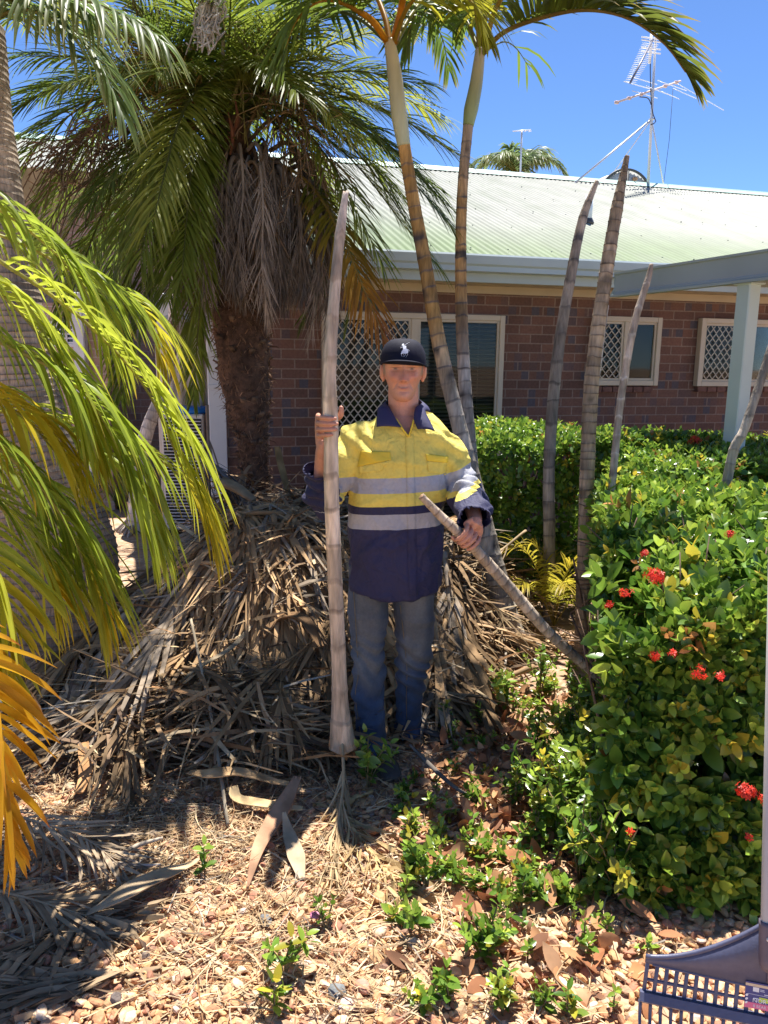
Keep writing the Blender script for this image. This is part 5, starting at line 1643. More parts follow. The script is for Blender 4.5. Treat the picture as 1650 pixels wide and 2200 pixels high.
for k in range(40):     # long fronds draping down the front of the heap
    x, y = rng.uniform(-1.15, .30), rng.uniform(3.75, 4.5)
    a = rng.normal(-1.57, .6); L_ = rng.uniform(.9, 1.5)
    d = np.array([math.cos(a), math.sin(a), 0]); pts = []
    for u in (0, .25, .5, .75, 1.0):
        q = np.array([x, y, 0]) + d * L_ * u + np.array([-d[1], d[0], 0]) * .10 * math.sin(u * 3 + k)
        q[1] = max(q[1], 2.85 + .3 * rng.random())
        if q[0] > -.25: q[1] = max(q[1], 3.3)
        q[2] = max(heap(q[0], q[1]) + .06 + .10 * (1 - u), .03); pts.append(q)
    dead(pts, n=int(rng.integers(20, 34)), L=rng.uniform(.35, .6), W=rng.uniform(.016, .030), col=np.array((.45, .285, .145)) * rng.uniform(.45, 1.35), rr=rng.uniform(.008, .020), a0=24, a1=9, curl=.2)
def hp(px, py, Y): return PA(px, py, Y)
# those that read one by one
dead(C((395, 965, 5.0), (460, 1000, 4.9), (520, 1060, 4.8), (580, 1110, 4.75)), n=34, L=.5, W=.011, col=(.15, .14, .135), rr=.018, a0=22, a1=10, droop=.5, label='dark grey dead frond leaning from the heap against the palm trunk')
dead(C((445, 870, 5.1), (448, 950, 5.1), (450, 1050, 5.0), (470, 1160, 4.9)), n=26, L=.45, W=.011, col=(.20, .16, .12), rr=.012, a0=18, a1=8, droop=.6, label='thin brown dead frond hanging upright by the white downpipe')
dead(C((880, 1230, 3.9), (930, 1330, 3.7), (935, 1420, 3.55), (880, 1530, 3.4)), n=18, L=.3, W=.016, col=(.42, .29, .17), rr=.022, label='tan dead frond with a broad curled base beside the left leg')
dead(C((1130, 1140, 4.6), (1050, 1200, 4.4), (970, 1220, 4.2), (900, 1200, 4.0)), n=30, L=.4, W=.010, col=(.34, .25, .15), rr=.009, label='pale dead frond spread behind the hand holding the stick')
dead(C((1010, 1260, 4.1), (1080, 1330, 4.0), (1010, 1400, 3.8), (960, 1440, 3.6)), n=24, L=.35, W=.011, col=(.38, .27, .15), label='sunlit tan dead frond at the right foot of the heap')
dead(C((900, 1480, 3.4), (1010, 1480, 3.5), (1120, 1495, 3.55), (1200, 1500, 3.6)), n=8, L=.2, W=.008, col=(.40, .32, .22), rr=.007, label='long straight dry frond stem lying right of the shoe')
dead(C((800, 1700, 2.65), (740, 1740, 2.55), (760, 1800, 2.4), (880, 1980, 2.05)), n=24, L=.25, W=.008, col=(.52, .36, .17), rr=.008, label='straw coloured frond fanning over the gravel below the pole')
dead(C((735, 1590, 2.75), (738, 1680, 2.6), (725, 1780, 2.4), (715, 1900, 2.18)), n=26, L=.28, W=.007, col=(.42, .30, .17), rr=.007, a0=16, a1=6, label='bundle of straight straw hanging down right under the pole')
dead(C((300, 1935, 2.15), (200, 2030, 2.0), (80, 2090, 1.85), (-60, 2180, 1.75)), n=34, L=.34, W=.018, col=(.34, .23, .13), rr=.012, a0=20, a1=12, label='brown dead frond on the gravel below the big curved spathe')
dead(C((350, 2120, 1.78), (230, 2130, 1.75), (90, 2140, 1.72), (-60, 2170, 1.7)), n=46, L=.42, W=.018, col=(.29, .20, .12), rr=.010, a0=14, a1=8, label='dark brown dead frond along the bottom left edge')
dead(C((-60, 1730, 2.35), (60, 1760, 2.3), (180, 1800, 2.25), (270, 1870, 2.15)), n=40, L=.26, W=.010, col=(.36, .27, .18), rr=.006, a0=40, a1=25, label='grey brown dead frond pointing right on the gravel at the left edge')
dead(C((-60, 1900, 2.05), (60, 1930, 2.0), (160, 1960, 1.97), (250, 1985, 1.95)), n=36, L=.28, W=.012, col=(.32, .23, .14), rr=.006, a0=30, a1=16, label='brown dead frond half under the orange frond at the left edge')
dead(C((215, 1500, 3.1), (350, 1430, 3.3), (470, 1330, 3.6), (560, 1250, 3.9)), n=36, L=.42, W=.011, col=(.25, .20, .15), rr=.010, label='long grey brown frond reaching from the big palm foot up the heap')
dead(C((180, 1590, 2.9), (330, 1530, 3.0), (500, 1480, 3.1), (600, 1460, 3.2)), n=36, L=.4, W=.011, col=(.24, .19, .14), rr=.010, label='low grey brown frond along the left foot of the heap')
# loose leaf bases (spathes) and stems on the ground
def CG(*a): return [np.array(G(x, y, h)) for x, y, h in a]
def spathe(ctrl, w, col, label, sq=.22, name='dead_leaf_base'):
    """a leaf base or stalk lying flat: wide across, thin through, with ribs"""
    mb = MB(); c = spline(ctrl, 24)
    c[:, 2] = np.maximum(c[:, 2], np.maximum(.02, heap(c[:, 0], c[:, 1]) + .03))
    r = np.interp(np.linspace(0, 1, 24), np.linspace(0, 1, len(w)), w)
    T = unit(np.gradient(c, axis=0)); S = unit(np.cross(T, [0, 0, 1.])); Nn = np.cross(S, T)
    A = np.linspace(0, 2 * math.pi, 16, endpoint=False)
    ring = [[c[i] + S[i] * r[i] * math.cos(a) + Nn[i] * r[i] * (sq * math.sin(a) + .35 * (1 - sq) * math.cos(a) ** 2 + .05 * math.cos(9 * a)) for a in A] for i in range(24)]
    cc = np.repeat(np.array(col)[None], 24 * 16, 0) * (1 + .35 * vnoise(np.array(ring).reshape(-1, 3) * np.array([22, 22, 22]))[:, None])
    loft(mb, ring, np.clip(np.vstack([cc, np.tile(col, (2, 1))]), 0, 1))
    return tag(mb.build(name, M_DRY, origin=c[0]), label, 'dead frond', 'dry leaf bases on the ground')
spathe(CG((640, 1670, .10), (608, 1735, .07), (560, 1815, .05), (532, 1905, .03)), [.016, .036, .024, .004], (.44, .25, .15), 'red brown leaf base slanting down to the gravel left of the pole')
spathe(CG((610, 1745, .10), (620, 1790, .06), (636, 1840, .04), (648, 1888, .03)), [.006, .024, .030, .012], (.50, .37, .24), 'pale split leaf base lying on the gravel left of the pole shadow')
spathe(CG((180, 1968, .03), (250, 1932, .07), (320, 1895, .07), (430, 1850, .02)), [.008, .034, .030, .005], (.50, .37, .23), 'curved grey tan spathe on the gravel left of the lone seedling')
spathe(CG((182, 1640, .04), (186, 1680, .04), (172, 1722, .02)), [.020, .028, .016], (.50, .27, .12), 'orange brown leaf base on the gravel below the big palm')
spathe(CG((405, 1660, .10), (450, 1665, .12), (520, 1662, .10), (620, 1690, .05)), [.014, .034, .026, .014], (.48, .31, .16), 'tan leaf base lying across the front of the heap')
spathe(CG((500, 1690, .08), (512, 1718, .05), (575, 1730, .05), (650, 1742, .03)), [.018, .026, .022, .012], (.56, .40, .21), 'straw coloured leaf base below the one across the heap')
spathe(C((410, 1330, 3.3), (440, 1470, 3.0), (468, 1620, 2.72), (490, 1780, 2.42)), [.006, .006, .007, .006], (.34, .28, .20), 'thin straight grey stem leaning down the front of the heap', sq=1.0, name='dead_stalk')
spathe(C((880, 1600, 2.85), (930, 1650, 2.75), (975, 1690, 2.65), (1010, 1710, 2.6)), [.006, .010, .009, .006], (.22, .19, .16), 'dark dead stem lying in front of the shoes', sq=.7, name='dead_stalk')
spathe(C((595, 960, 4.9), (605, 1010, 4.85), (625, 1075, 4.8), (660, 1130, 4.7)), [.022, .028, .02, .012], (.30, .20, .09), 'olive brown leaf base standing up from the heap beside the trunk')
spathe(C((478, 1035, 4.75), (510, 1050, 4.7), (545, 1075, 4.65)), [.05, .045, .03], (.34, .24, .14), 'cut butt of a thick frond at the top of the heap', sq=.6)
spathe(C((350, 1500, 3.05), (420, 1440, 3.1), (500, 1390, 3.2), (560, 1320, 3.4)), [.010, .016, .014, .006], (.33, .26, .17), 'pale tan leaf base slanting up the middle of the heap')
spathe(C((560, 1370, 3.3), (600, 1330, 3.35), (650, 1330, 3.3), (690, 1390, 3.2)), [.030, .036, .030, .015], (.24, .14, .07), 'dark brown folded sheath in the heap just left of the pole')
spathe(C((235, 1845, 2.22), (300, 1815, 2.28), (350, 1800, 2.3)), [.005, .008, .005], (.55, .45, .34), 'straight pale stem on the straw left of the lone seedling', sq=1, name='dead_stalk')
spathe(C((205, 1855, 2.22), (280, 1862, 2.2), (345, 1858, 2.2)), [.006, .007, .004], (.60, .50, .40), 'bleached stem lying level on the straw', sq=1, name='dead_stalk')
# ---------------------------------------------------------------- air conditioner, water tank, blue lid at the back left
YA = 6.95
M_CREAM = mat('cream_sheet', (0.62, 0.56, 0.46), rough=0.5, noise=[(4, .08)])
c = P(408, 870, 7.7)
tank2 = thing('water_tank', (c.x, c.y, 0), 'cream fluted upright water tank against the wall behind the air conditioner', 'water tank')
mb = MB()
th = np.linspace(0, 2 * math.pi, 160, endpoint=False)
rr_ = .30 + .009 * np.cos(th * 20)
rings = [[(c.x + r_ * f * math.cos(a), c.y + r_ * f * math.sin(a), z) for a, r_ in zip(th, rr_)] for z, f in ((0, 1), (1.9, 1), (2.0, .9), (2.05, .6))]
loft(mb, rings); mb.build('body', M_CREAM, tank2, smooth=False)
mb = MB(); tube(mb, [(c.x, c.y, 2.04), (c.x, c.y, 2.10)], .12, 20); mb.build('lid', M_CREAM, tank2)
c = P(400, 1060, YA)
ac = thing('air_conditioner', (c.x, c.y, 0), 'dark louvred air conditioner unit standing by the white downpipe', 'air conditioner')
x0, x1 = P(345, 900, YA).x, P(437, 900, YA).x
zt = P(400, 890, YA).z
zb = .08
mb = MB(); box(mb, (x0, YA, zb), (x1, YA + .32, zt), b=.012); mb.build('casing', mat('casing_paint', (.60, .57, .50), rough=.45), ac, smooth=False)
mb = MB(); box(mb, (x0 + .02, YA - .004, zb + .05), (x1 - .02, YA - .001, zt - .04)); mb.build('dark_coil', M_DARK, ac, smooth=False)
mb = MB()
for z in np.arange(zb + .07, zt - .05, .030): box(mb, (x0 + .02, YA - .016, z), (x1 - .02, YA - .005, z + .007))
mb.build('louvre', M_WHITE, ac, smooth=False)
mb = MB()
for x in (x0 + .03, x1 - .07): box(mb, (x, YA + .02, 0), (x + .04, YA + .30, zb - .002))
mb.build('foot', M_DARK, ac, smooth=False)
mb = MB(); cx = (x0 + x1) / 2 + .02
loft(mb, [[(cx + r_ * 1.15 * math.cos(a), YA + .15 + r_ * .8 * math.sin(a), zt + z) for a in np.linspace(0, 6.283, 24, endpoint=False)] for r_, z in ((.165, .002), (.175, .012), (.172, .055), (.155, .062), (.10, .066))])
tag(mb.build('plastic_lid', mat('blue_plastic', (.02, .19, .62), rough=.35), origin=(cx, YA + .15, zt)), 'bright blue plastic lid lying on top of the air conditioner', 'lid')

# window in the rear wing and a pale brick screen wall behind the yellow fronds
ww = thing('wing_window', tuple(P(135, 790, 8.3)), 'white barred window of the rear wing behind the yellow fronds', 'window')
p0, p1 = P(104, 745, 8.3), P(168, 690, 8.3)
mb = MB()
for (a, b_) in (((p0.x, -.04, p0.z), (p0.x + .035, 0, p1.z)), ((p1.x - .035, -.04, p0.z), (p1.x, 0, p1.z)), ((p0.x + .036, -.038, p1.z - .035), (p1.x - .036, 0, p1.z)), ((p0.x + .036, -.038, p0.z), (p1.x - .036, 0, p0.z + .035))):
    box(mb, (a[0], 8.3 + a[1], a[2]), (b_[0], 8.3 + b_[1], b_[2]), b=.004)
fr = mb.build('frame', M_WHITE, ww, smooth=False)
mb = MB()
for x in np.linspace(p0.x + .03, p1.x - .03, 4)[1:-1]: box(mb, (x - .008, 8.262, p0.z + .036), (x + .008, 8.28, p1.z - .036))
for z in np.linspace(p0.z, p1.z, 7)[1:-1]: box(mb, (p0.x + .036, 8.266, z - .008), (p1.x - .036, 8.276, z + .008))
mb.build('bar', M_WHITE, ww, smooth=False)
mb = MB(); box(mb, (p0.x + .02, 8.29, p0.z + .02), (p1.x - .02, 8.298, p1.z - .02)); mb.build('dark_pane', mat('dark_pane', (.03, .03, .032), rough=.1), ww, smooth=False)
wl = thing('garden_wall', tuple(np.array(P(120, 1000, 8.35)) * [1, 1, 0]), 'pale brick screen wall at the back left behind the yellow fronds', 'wall')
mb = MB()
q0, q1 = P(-150, 900, 8.36).x, P(240, 900, 8.36).x
box(mb, (q0, 8.305, 0), (q1, 8.42, 2.2)); mb.build('wall', M_BRICKP, wl, local=False, smooth=False)
mb = MB()
for px in (178, 362): 
    x = P(px, 800, 8.25).x; box(mb, (x - .06, 8.18, 0), (x + .06, 8.29, 2.3), b=.01)
mb.build('pillar', M_WHITE, wl, smooth=False)
pt = G(215, 1075); pt.y -= .15
mb = MB()
loft(mb, [[(pt.x + r_ * math.cos(a), pt.y + r_ * math.sin(a), z) for a in np.linspace(0, 6.283, 24, endpoint=False)] for r_, z in ((.10, 0), (.13, .15), (.145, .151), (.145, .18), (.125, .18), (.12, .13))])
tag(mb.build('plant_pot', mat('terracotta', (.42, .16, .09), rough=.8, noise=[(9, .15)]), origin=tuple(pt)), 'terracotta pot by the back wall', 'pot')

# ---------------------------------------------------------------- rake in the lower right corner
M_RAKE = mat('rake_plastic', (0.098, 0.103, 0.165), rough=0.42, noise=[(5, .10), (60, .08)], bump=[(160, .08)])
RY = 1.52
K_ = lambda px, py: np.array(P(px, py, RY + (px - 1645) * -.00024))
def rk(px, py): return K_(px, py)
cx = 1652
# outline traced from the left half and mirrored about the handle
e0, e1 = rk(1387, 2058), rk(1652, 2092)
ux = unit(rk(1652, 2110) - rk(1387, 2058)); uz = np.array([0.02, .24, 1.0]); uz = unit(uz - ux * np.dot(uz, ux)); un = np.cross(ux, uz)
if un[1] > 0: un = -un
CO = rk(1652, 2110)      # plate centre where the label sits
def L2(a, b, d=0.0): return CO + ux * a + uz * b + un * d
hw = np.dot(rk(1387, 2058) - CO, ux)      # negative: left end
Wd = -hw
rake = thing('leaf_rake', tuple(L2(0, -.10) * [1, 1, 0]), 'dark blue plastic leaf rake standing upright in the lower right corner', 'rake')
top = lambda s: .105 * np.exp(-(np.abs(s) / .46) ** 1.35 * 3.0) * 1.0 + .0   # curve of the upper edge, s in -1..1
mb = MB()
S = np.linspace(-1, 1, 41)
th_ = .004
def upper(s): return .006 + .128 * (1 - np.abs(s)) ** 1.75 + .012 * (1 - np.abs(s))
lowb = -.010
fr_, bk_ = [], []
for s in S:
    for b in (lowb - .006 * (1 - abs(s)), upper(s)):
        fr_.append(L2(s * Wd, b, th_)); bk_.append(L2(s * Wd, b, -th_))
n = len(S)
v = np.array(fr_ + bk_)
q = []
for i in range(n - 1):
    a = 2 * i
    q += [(a, a + 2, a + 3, a + 1), (2 * n + a, 2 * n + a + 1, 2 * n + a + 3, 2 * n + a + 2), (a + 1, a + 3, 2 * n + a + 3, 2 * n + a + 1), (a, 2 * n + a, 2 * n + a + 2, a + 2)]
mb.add(v, q)
# rolled top rim
tube(mb, [L2(s * Wd, upper(s), .004) for s in S], .0055, 8)
tube(mb, [L2(s * Wd * .94, lowb - .006 * (1 - abs(s)) - .001, .002) for s in S], .0035, 6)
mb.build('head', M_RAKE, rake)
mb = MB()
bot = -.086
nb = 25
for i, s in enumerate(np.linspace(-1, 1, nb)):
    x = s * (Wd - .006)
    bar(mb, L2(x, upper(s) - .002 if abs(s) > .99 else lowb, 0), L2(x * 1.02, bot, .0), .0085, .007, up=un, b=.001)
tube(mb, [L2(-Wd * 1.0, -.048, 0), L2(Wd * 1.0, -.048, 0)], .0042, 6)
mb.build('grid', M_RAKE, rake)
mb = MB()
rings = []
for s in (-1, 1):
    rings.append([L2(s * (Wd * 1.03), bot + b, d) for b, d in ((.012, -.005), (.012, .012), (-.006, .018), (-.013, .010), (-.013, -.005))])
loft(mb, rings); mb.build('lower_bar', M_RAKE, rake, smooth=False)
mb = MB()
for s in np.linspace(-1, 1, 25):
    p0 = L2(s * Wd * 1.02, bot - .010, .003)
    p1 = p0 - uz * .035 + un * .006; p2 = p1 - uz * .022 + un * .022
    p2[2] = max(p2[2], .004)
    tube(mb, spline([p0, p1, p2], 6), [.0045, .0042, .004, .0038, .0034, .002], 6)
mb.build('tine', M_RAKE, rake)
M_TUBE = mat('rake_handle', (0.46, 0.45, 0.43), rough=0.42, noise=[(14, .06)])
mb = MB()
h0 = PA(1647, 1990, RY - .012)
hd = unit(np.array(P(1664, 1180, RY + .16)) - h0)
tube(mb, [h0 - hd * .012, h0 + hd * .02, h0 + hd * 1.25], .0125, 16); mb.build('handle', M_TUBE, rake)
mb = MB()
tube(mb, spline([h0 + hd * .012, h0 - hd * .03, h0 - hd * .07, h0 - hd * .088, L2(-.004, .025, .006)], 16), np.interp(np.linspace(0, 1, 16), [0, .55, .75, 1], [.0165, .0155, .008, .004]), 14, squash=1.0)
bar(mb, L2(-.004, .045, .006), L2(-.004, -.0, .005), .004, .006, up=un)
mb.build('socket', mat('socket_plastic', (.12, .10, .13), rough=.5, noise=[(30, .2)]), rake)
mb = MB(); ell(mb, h0 - hd * .022 + un * .0165, (.0045, .0045, .0045), 10, 6); mb.build('screw', M_ALU, rake)
# product label
mb = MB()
lx0, lx1, lz0, lz1 = -.050, .060, -.062, -.004
bz = lambda x: -.0
def quad(mb, x0, z0, x1, z1, d, col): mb.add([L2(x0, z0, d), L2(x1, z0, d), L2(x1, z1, d), L2(x0, z1, d)], [(0, 1, 2, 3)], None, col)
lab = MB(); box(lab, (0, 0, 0), (1, 1, 1))
v = lab.v[0]; lab.v[0] = np.array([L2(lx0 + (lx1 - lx0) * a, lz0 + (lz1 - lz0) * c_, .0052 + .0012 * b) for a, b, c_ in v])
M_LAB = mat('label_print', attr=True, rough=.35)
lab.c[0][:] = (.045, .055, .22)
label = lab.build('label', M_LAB, rake, smooth=False)
mb = MB()
quad(mb, lx0, lz1 - .009, lx1, lz1 - .003, .0069, (.70, .55, .36))
quad(mb, lx0, lz0, lx1, lz0 + .013, .0069, (.80, .16, .30))
quad(mb, lx0 + .006, lz1 - .027, lx1 - .004, lz1 - .0262, .0069, (.7, .75, .85))
quad(mb, lx0 + .030, lz1 - .041, lx0 + .052, lz1 - .031, .0069, (.62, .78, .08))
quad(mb, lx0 + .016, lz1 - .020, lx0 + .029, lz1 - .010, .0069, (.8, .8, .78))
for k in range(3):
    ell(mb, L2(lx0 + .004, lz1 - .030 - .0085 * k, .0070), (.0034, .0006, .0034), 12, 6, (.85, .86, .9))
for (a, b_, w, h_) in ((.018, .036, .011, .0022), (.031, .0175, .010, .0012), (.031, .0145, .009, .0012), (.040, .024, .03, .0016)):
    quad(mb, lx0 + a, lz1 - b_, lx0 + a + w, lz1 - b_ + h_, .0069, (.8, .82, .9))
p_ = mb.build('print', M_LAB, rake, smooth=False); p_.parent = label; p_.matrix_parent_inverse = Matrix.Identity(4)
def text(s, x, z, size, col, d, parent):
    cu = bpy.data.curves.new('lettering', 'FONT'); cu.body = s; cu.size = size; cu.extrude = .0002
    to = bpy.data.objects.new('lettering', cu); COL.objects.link(to)
    dg = bpy.context.evaluated_depsgraph_get(); me = bpy.data.meshes.new_from_object(to.evaluated_get(dg))
    bpy.data.objects.remove(to)
    vv = np.array([q.co[:] for q in me.vertices])
    off = np.array(rake.location)
    me.vertices.foreach_set('co', np.array([L2(x + a, z + b, d + c_) - off for a, b, c_ in vv]).astype(np.float32).ravel())
    me.materials.append(mat('lettering_' + s.split()[0].lower(), col, rough=.4))
    o = bpy.data.objects.new('lettering', me); COL.objects.link(o); o.parent = parent
text('NORTON', lx0 + .016, lz0 + .0145, .0135, (.85, .86, .88), .0074, label)
text('8 BEAR T', lx0 + .018, lz0 + .0035, .009, (.9, .75, .78), .0074, label)

# ---------------------------------------------------------------- the two pieces of palm stem the man holds
def stick(label, pts, rads, node, seed, col0, col1, ncol, broken=None):
    r_ = np.random.default_rng(seed)
    mb = MB(); trunk(mb, pts, rads, node, (two(col0, col1) if broken is None else (lambda ts: two(col0, col1)(ts) * (1 - np.exp(-ts / .07))[:, None] + np.array([.50, .30, .16]) * np.exp(-ts / .07)[:, None])), ncol, r_, seg=20, lip=.05, wob=.03, stain=np.array(col0) * .6, cole=(.30, .13, .05))
    t_ = thing('palm_pole', tuple(pts[0]), label, 'palm pole', 'pieces of palm stem held by the man')
    mb.build('shaft', M_BARK, t_)
    if broken:
        mb = MB(); p = np.array(pts[0]); r = rads[0]
        for k in range(60):
            a = r_.uniform(0, 6.28); e = r * r_.uniform(.1, .98)
            b = p + np.array([math.cos(a) * e, math.sin(a) * e, .03])
            ell(mb, b - [0, 0, r_.uniform(.015, .05)], (r_.uniform(.006, .013), .008, r_.uniform(.012, .03)), 6, 4, np.array((.40, .19, .075)) * r_.uniform(.35, 1.4))
        mb.build('broken_end', M_FIBRE, t_)
    return t_
PX = [(737, 1603, 2.78), (733, 1560, 2.78), (730, 1500, 2.78), (728, 1420, 2.78), (720, 1250, 2.78), (712, 1050, 2.78), (711, 915, 2.78), (708, 800, 2.78), (718, 640, 2.80), (731, 500, 2.84), (743, 412, 2.88)]
PR = [.053, .044, .031, .0280, .0275, .0275, .0275, .024, .020, .018, .010]
POLE = [PA(*p) for p in PX]
stick('long pale palm pole with broken flared root end, held upright by the man', POLE, PR, .135, 3, (.72, .57, .41), (.60, .50, .40), (.36, .27, .19), True)
SX = [(905, 1066, 2.70), (950, 1112, 2.71), (1000, 1158, 2.72), (1050, 1212, 2.76), (1110, 1280, 2.80), (1180, 1360, 2.84), (1280, 1450, 2.9), (1340, 1505, 2.95), (1420, 1585, 3.0)]
STK = [PA(*p) for p in SX]
STK[-1][2] = max(STK[-1][2], .03)
SRr = [.0125, .0165, .019, .0215, .022, .021, .019, .018, .017]
stick('shorter dark ringed palm stick held slanting in his left hand', STK, SRr, .036, 4, (.46, .36, .26), (.46, .37, .28), (.17, .115, .08))
# ---------------------------------------------------------------- the man
rng = np.random.default_rng(81)
def voxel(mb, size, smooth=3, fac=.5):
    """joins overlapping closed pieces into one continuous skin"""
    me = mb.mesh('tmp')
    o = bpy.data.objects.new('tmp', me); COL.objects.link(o)
    md = o.modifiers.new('r', 'REMESH'); md.mode = 'VOXEL'; md.voxel_size = size
    sm = o.modifiers.new('s', 'SMOOTH'); sm.factor = fac; sm.iterations = smooth
    dg = bpy.context.evaluated_depsgraph_get()
    ev = o.evaluated_get(dg); m2 = ev.to_mesh()
    v = np.empty(len(m2.vertices) * 3); m2.vertices.foreach_get('co', v); v = v.reshape(-1, 3)
    li = np.empty(len(m2.loops), int); m2.loops.foreach_get('vertex_index', li)
    nn = np.empty(len(m2.vertices) * 3); m2.vertex_normals.foreach_get('vector', nn); nn = nn.reshape(-1, 3)
    q = li.reshape(-1, 4)
    ev.to_mesh_clear(); bpy.data.objects.remove(o); bpy.data.meshes.remove(me)
    return v, q, nn
def normals(v, q):
    n = np.cross(v[q[:, 2]] - v[q[:, 0]], v[q[:, 3]] - v[q[:, 1]])
    o = np.zeros_like(v)
    for k in range(4): np.add.at(o, q[:, k], n)
    return unit(o)
def sstep(x, a, b):
    t = np.clip((x - a) / (b - a), 0, 1); return t * t * (3 - 2 * t)
def bump2(x, y, cx, cy_, sx, sy): return np.exp(-((x - cx) / sx) ** 2 - ((y - cy_) / sy) ** 2)
def segdist(p, a, b):
    d = b - a; t = np.clip(((p - a) @ d) / (d @ d), 0, 1)
    return np.linalg.norm(p - a - t[:, None] * d, axis=1), t

YB = 3.02
FT1 = PA(818, 1640, 2.90); FT2 = PA(880, 1588, 3.10)
man = thing('person', ((FT1[0] + FT2[0]) / 2, (FT1[1] + FT2[1]) / 2, 0), 'smiling man in yellow and navy work shirt, jeans and dark cap holding palm stems', 'person')
M_SKIN = mat('skin', attr=True, rough=.48, noise=[(38, .07), (150, .06)], bump=[(260, .10)])
n_, l_, b_ = nodes(M_SKIN)
b_.inputs['Subsurface Weight'].default_value = .12
b_.inputs['Subsurface Radius'].default_value = (.012, .005, .003)
b_.inputs['Subsurface Scale'].default_value = .6

# ---- joints
HX0, HYc = PA(866.5, 812, 3.0)[0], 3.045
ZC, ZT = PA(866, 863, 2.97)[2], 1.712
HH = ZT - ZC
NECK0, NECK1 = np.array([HX0 + .002, 3.065, ZC + .045]), np.array([.074, 3.065, 1.36])
SH_R, EL_R = PA(772, 945, 3.05), PA(694, 1078, 2.95)           # his right arm (left in the photo)
SH_L, EL_L = PA(955, 957, 3.05), PA(1001, 1052, 3.03)
GR, GL = POLE[6].copy(), STK[2].copy()
axR = unit(POLE[5] - POLE[7]) * -1.0
axL = unit(STK[1] - STK[3])
camd = np.array([0, -1., .0])
def frame(ax, side):
    f = unit(camd - ax * np.dot(camd, ax)); s = np.cross(f, ax) * side
    return ax, s, f
FR = frame(axR, 1.0); FL = frame(axL, 1.0)
if FR[1][0] > 0: FR = (FR[0], -FR[1], FR[2])
if FL[1][0] < 0: FL = (FL[0], -FL[1], FL[2])
WR_R = GR + FR[0] * -.074 + FR[1] * .034 - FR[2] * .012
WR_L = GL + FL[0] * .016 + FL[1] * .070 - FL[2] * .006
# ---- bare body
mb = MB()
N = 72
th = np.linspace(0, 2 * math.pi, N, endpoint=False)
hs = np.array([0, .02, .06, .12, .20, .30, .40, .50, .60, .75, .88, .96, 1.0])
hw_ = np.array([.012, .027, .040, .0465, .0545, .063, .0705, .0765, .078, .077, .062, .037, .006])
hf_ = np.array([.078, .088, .094, .095, .094, .094, .094, .092, .096, .088, .066, .036, .005])
hb_ = np.array([-.02, -.005, .012, .030, .050, .072, .086, .095, .100, .100, .082, .045, .006])
H_ = np.linspace(0, 1, 64)
def lat(x): return np.interp(H_, hs, x)
rings = []
for h, w, f, b in zip(H_, lat(hw_), lat(hf_), lat(hb_)):
    s, c = np.sin(th), np.cos(th)
    x = w * np.sign(s) * np.abs(s) ** .88
    y = np.where(c > 0, -f * np.abs(c) ** .92, 0) + np.where(c <= 0, b * np.abs(c) ** .9, 0)
    if b < 0: y = -f * (c * .5 + .5) + b * (c * .5 - .5) * 1.0
    fr = sstep(-y, .02, .08)
    ax_ = np.abs(x)
    d = np.zeros_like(x)
    # nose
    pr = np.interp(h, [.27, .315, .345, .40, .48, .55, .60], [0, .015, .033, .026, .014, .004, 0])
    wn = np.interp(h, [.30, .36, .45, .55], [.0125, .0125, .0095, .010])
    d += pr * np.exp(-(x / wn) ** 2)
    d += .013 * bump2(ax_, h, .0145, .325, .007, .03)
    # sockets, lids, brow
    d -= .0150 * bump2(ax_, h, .030, .515, .018, .045)
    d += .0065 * bump2(ax_, h, .032, .515, .010, .020)
    d += .0075 * bump2(ax_, h, .030, .590, .022, .022)
    d += .0030 * bump2(ax_, h, .031, .470, .013, .012)
    # cheeks and smile folds
    d += .0095 * bump2(ax_, h, .043, .385, .017, .055)
    fold = np.abs(ax_ - (.019 + (.34 - h) * .14))
    d -= .0075 * np.exp(-(fold / .0050) ** 2) * np.clip((h - .17) / .04, 0, 1) * np.clip((.36 - h) / .04, 0, 1)
    # mouth
    d += .0055 * bump2(x, h, 0, .232, .024, .040)
    d -= .0055 * np.exp(-((h - .228 - 3.5 * x * x * 2) / .0085) ** 2) * np.exp(-(x / .024) ** 4)
    d += .0032 * bump2(x, h, 0, .205, .016, .012)
    d -= .0035 * bump2(x, h, 0, .165, .022, .018)
    d += .0060 * bump2(x, h, 0, .085, .020, .05)
    d -= .0020 * bump2(ax_, h, .060, .27, .02, .08)
    rings.append(np.stack([HX0 + x, HYc + y - d * fr, np.full(N, ZC + h * HH)], 1))
loft(mb, rings)
for sd in (-1, 1):   # ears
    c = np.array([HX0 + sd * .0795, HYc + .012, ZC + .46 * HH])
    ell(mb, c, (.0085, .019, .032), 14, 10)
    ell(mb, c + [sd * .006, -.004, .004], (.007, .017, .029), 14, 10)
    ell(mb, c + [-sd * .002, -.006, -.026], (.007, .010, .011), 10, 8)
tube(mb, [NECK0 + [0, 0, .05], NECK0, (NECK0 + NECK1) / 2, NECK1, NECK1 + [0, 0, -.06]], [.050, .060, .060, .068, .095], 24)
trs = [(.80, .046, .15, .105, 3.03), (.95, .048, .15, .10, 3.03), (1.10, .05, .158, .10, 3.035), (1.22, .056, .168, .10, 3.04), (1.30, .064, .170, .092, 3.045), (1.345, .069, .165, .082, 3.05), (1.385, .073, .125, .072, 3.055), (1.415, .075, .08, .060, 3.06)]
loft(mb, [[(cx_ + rx * math.cos(a), cy_ + ry * math.sin(a), z) for a in th] for z, cx_, rx, ry, cy_ in trs])
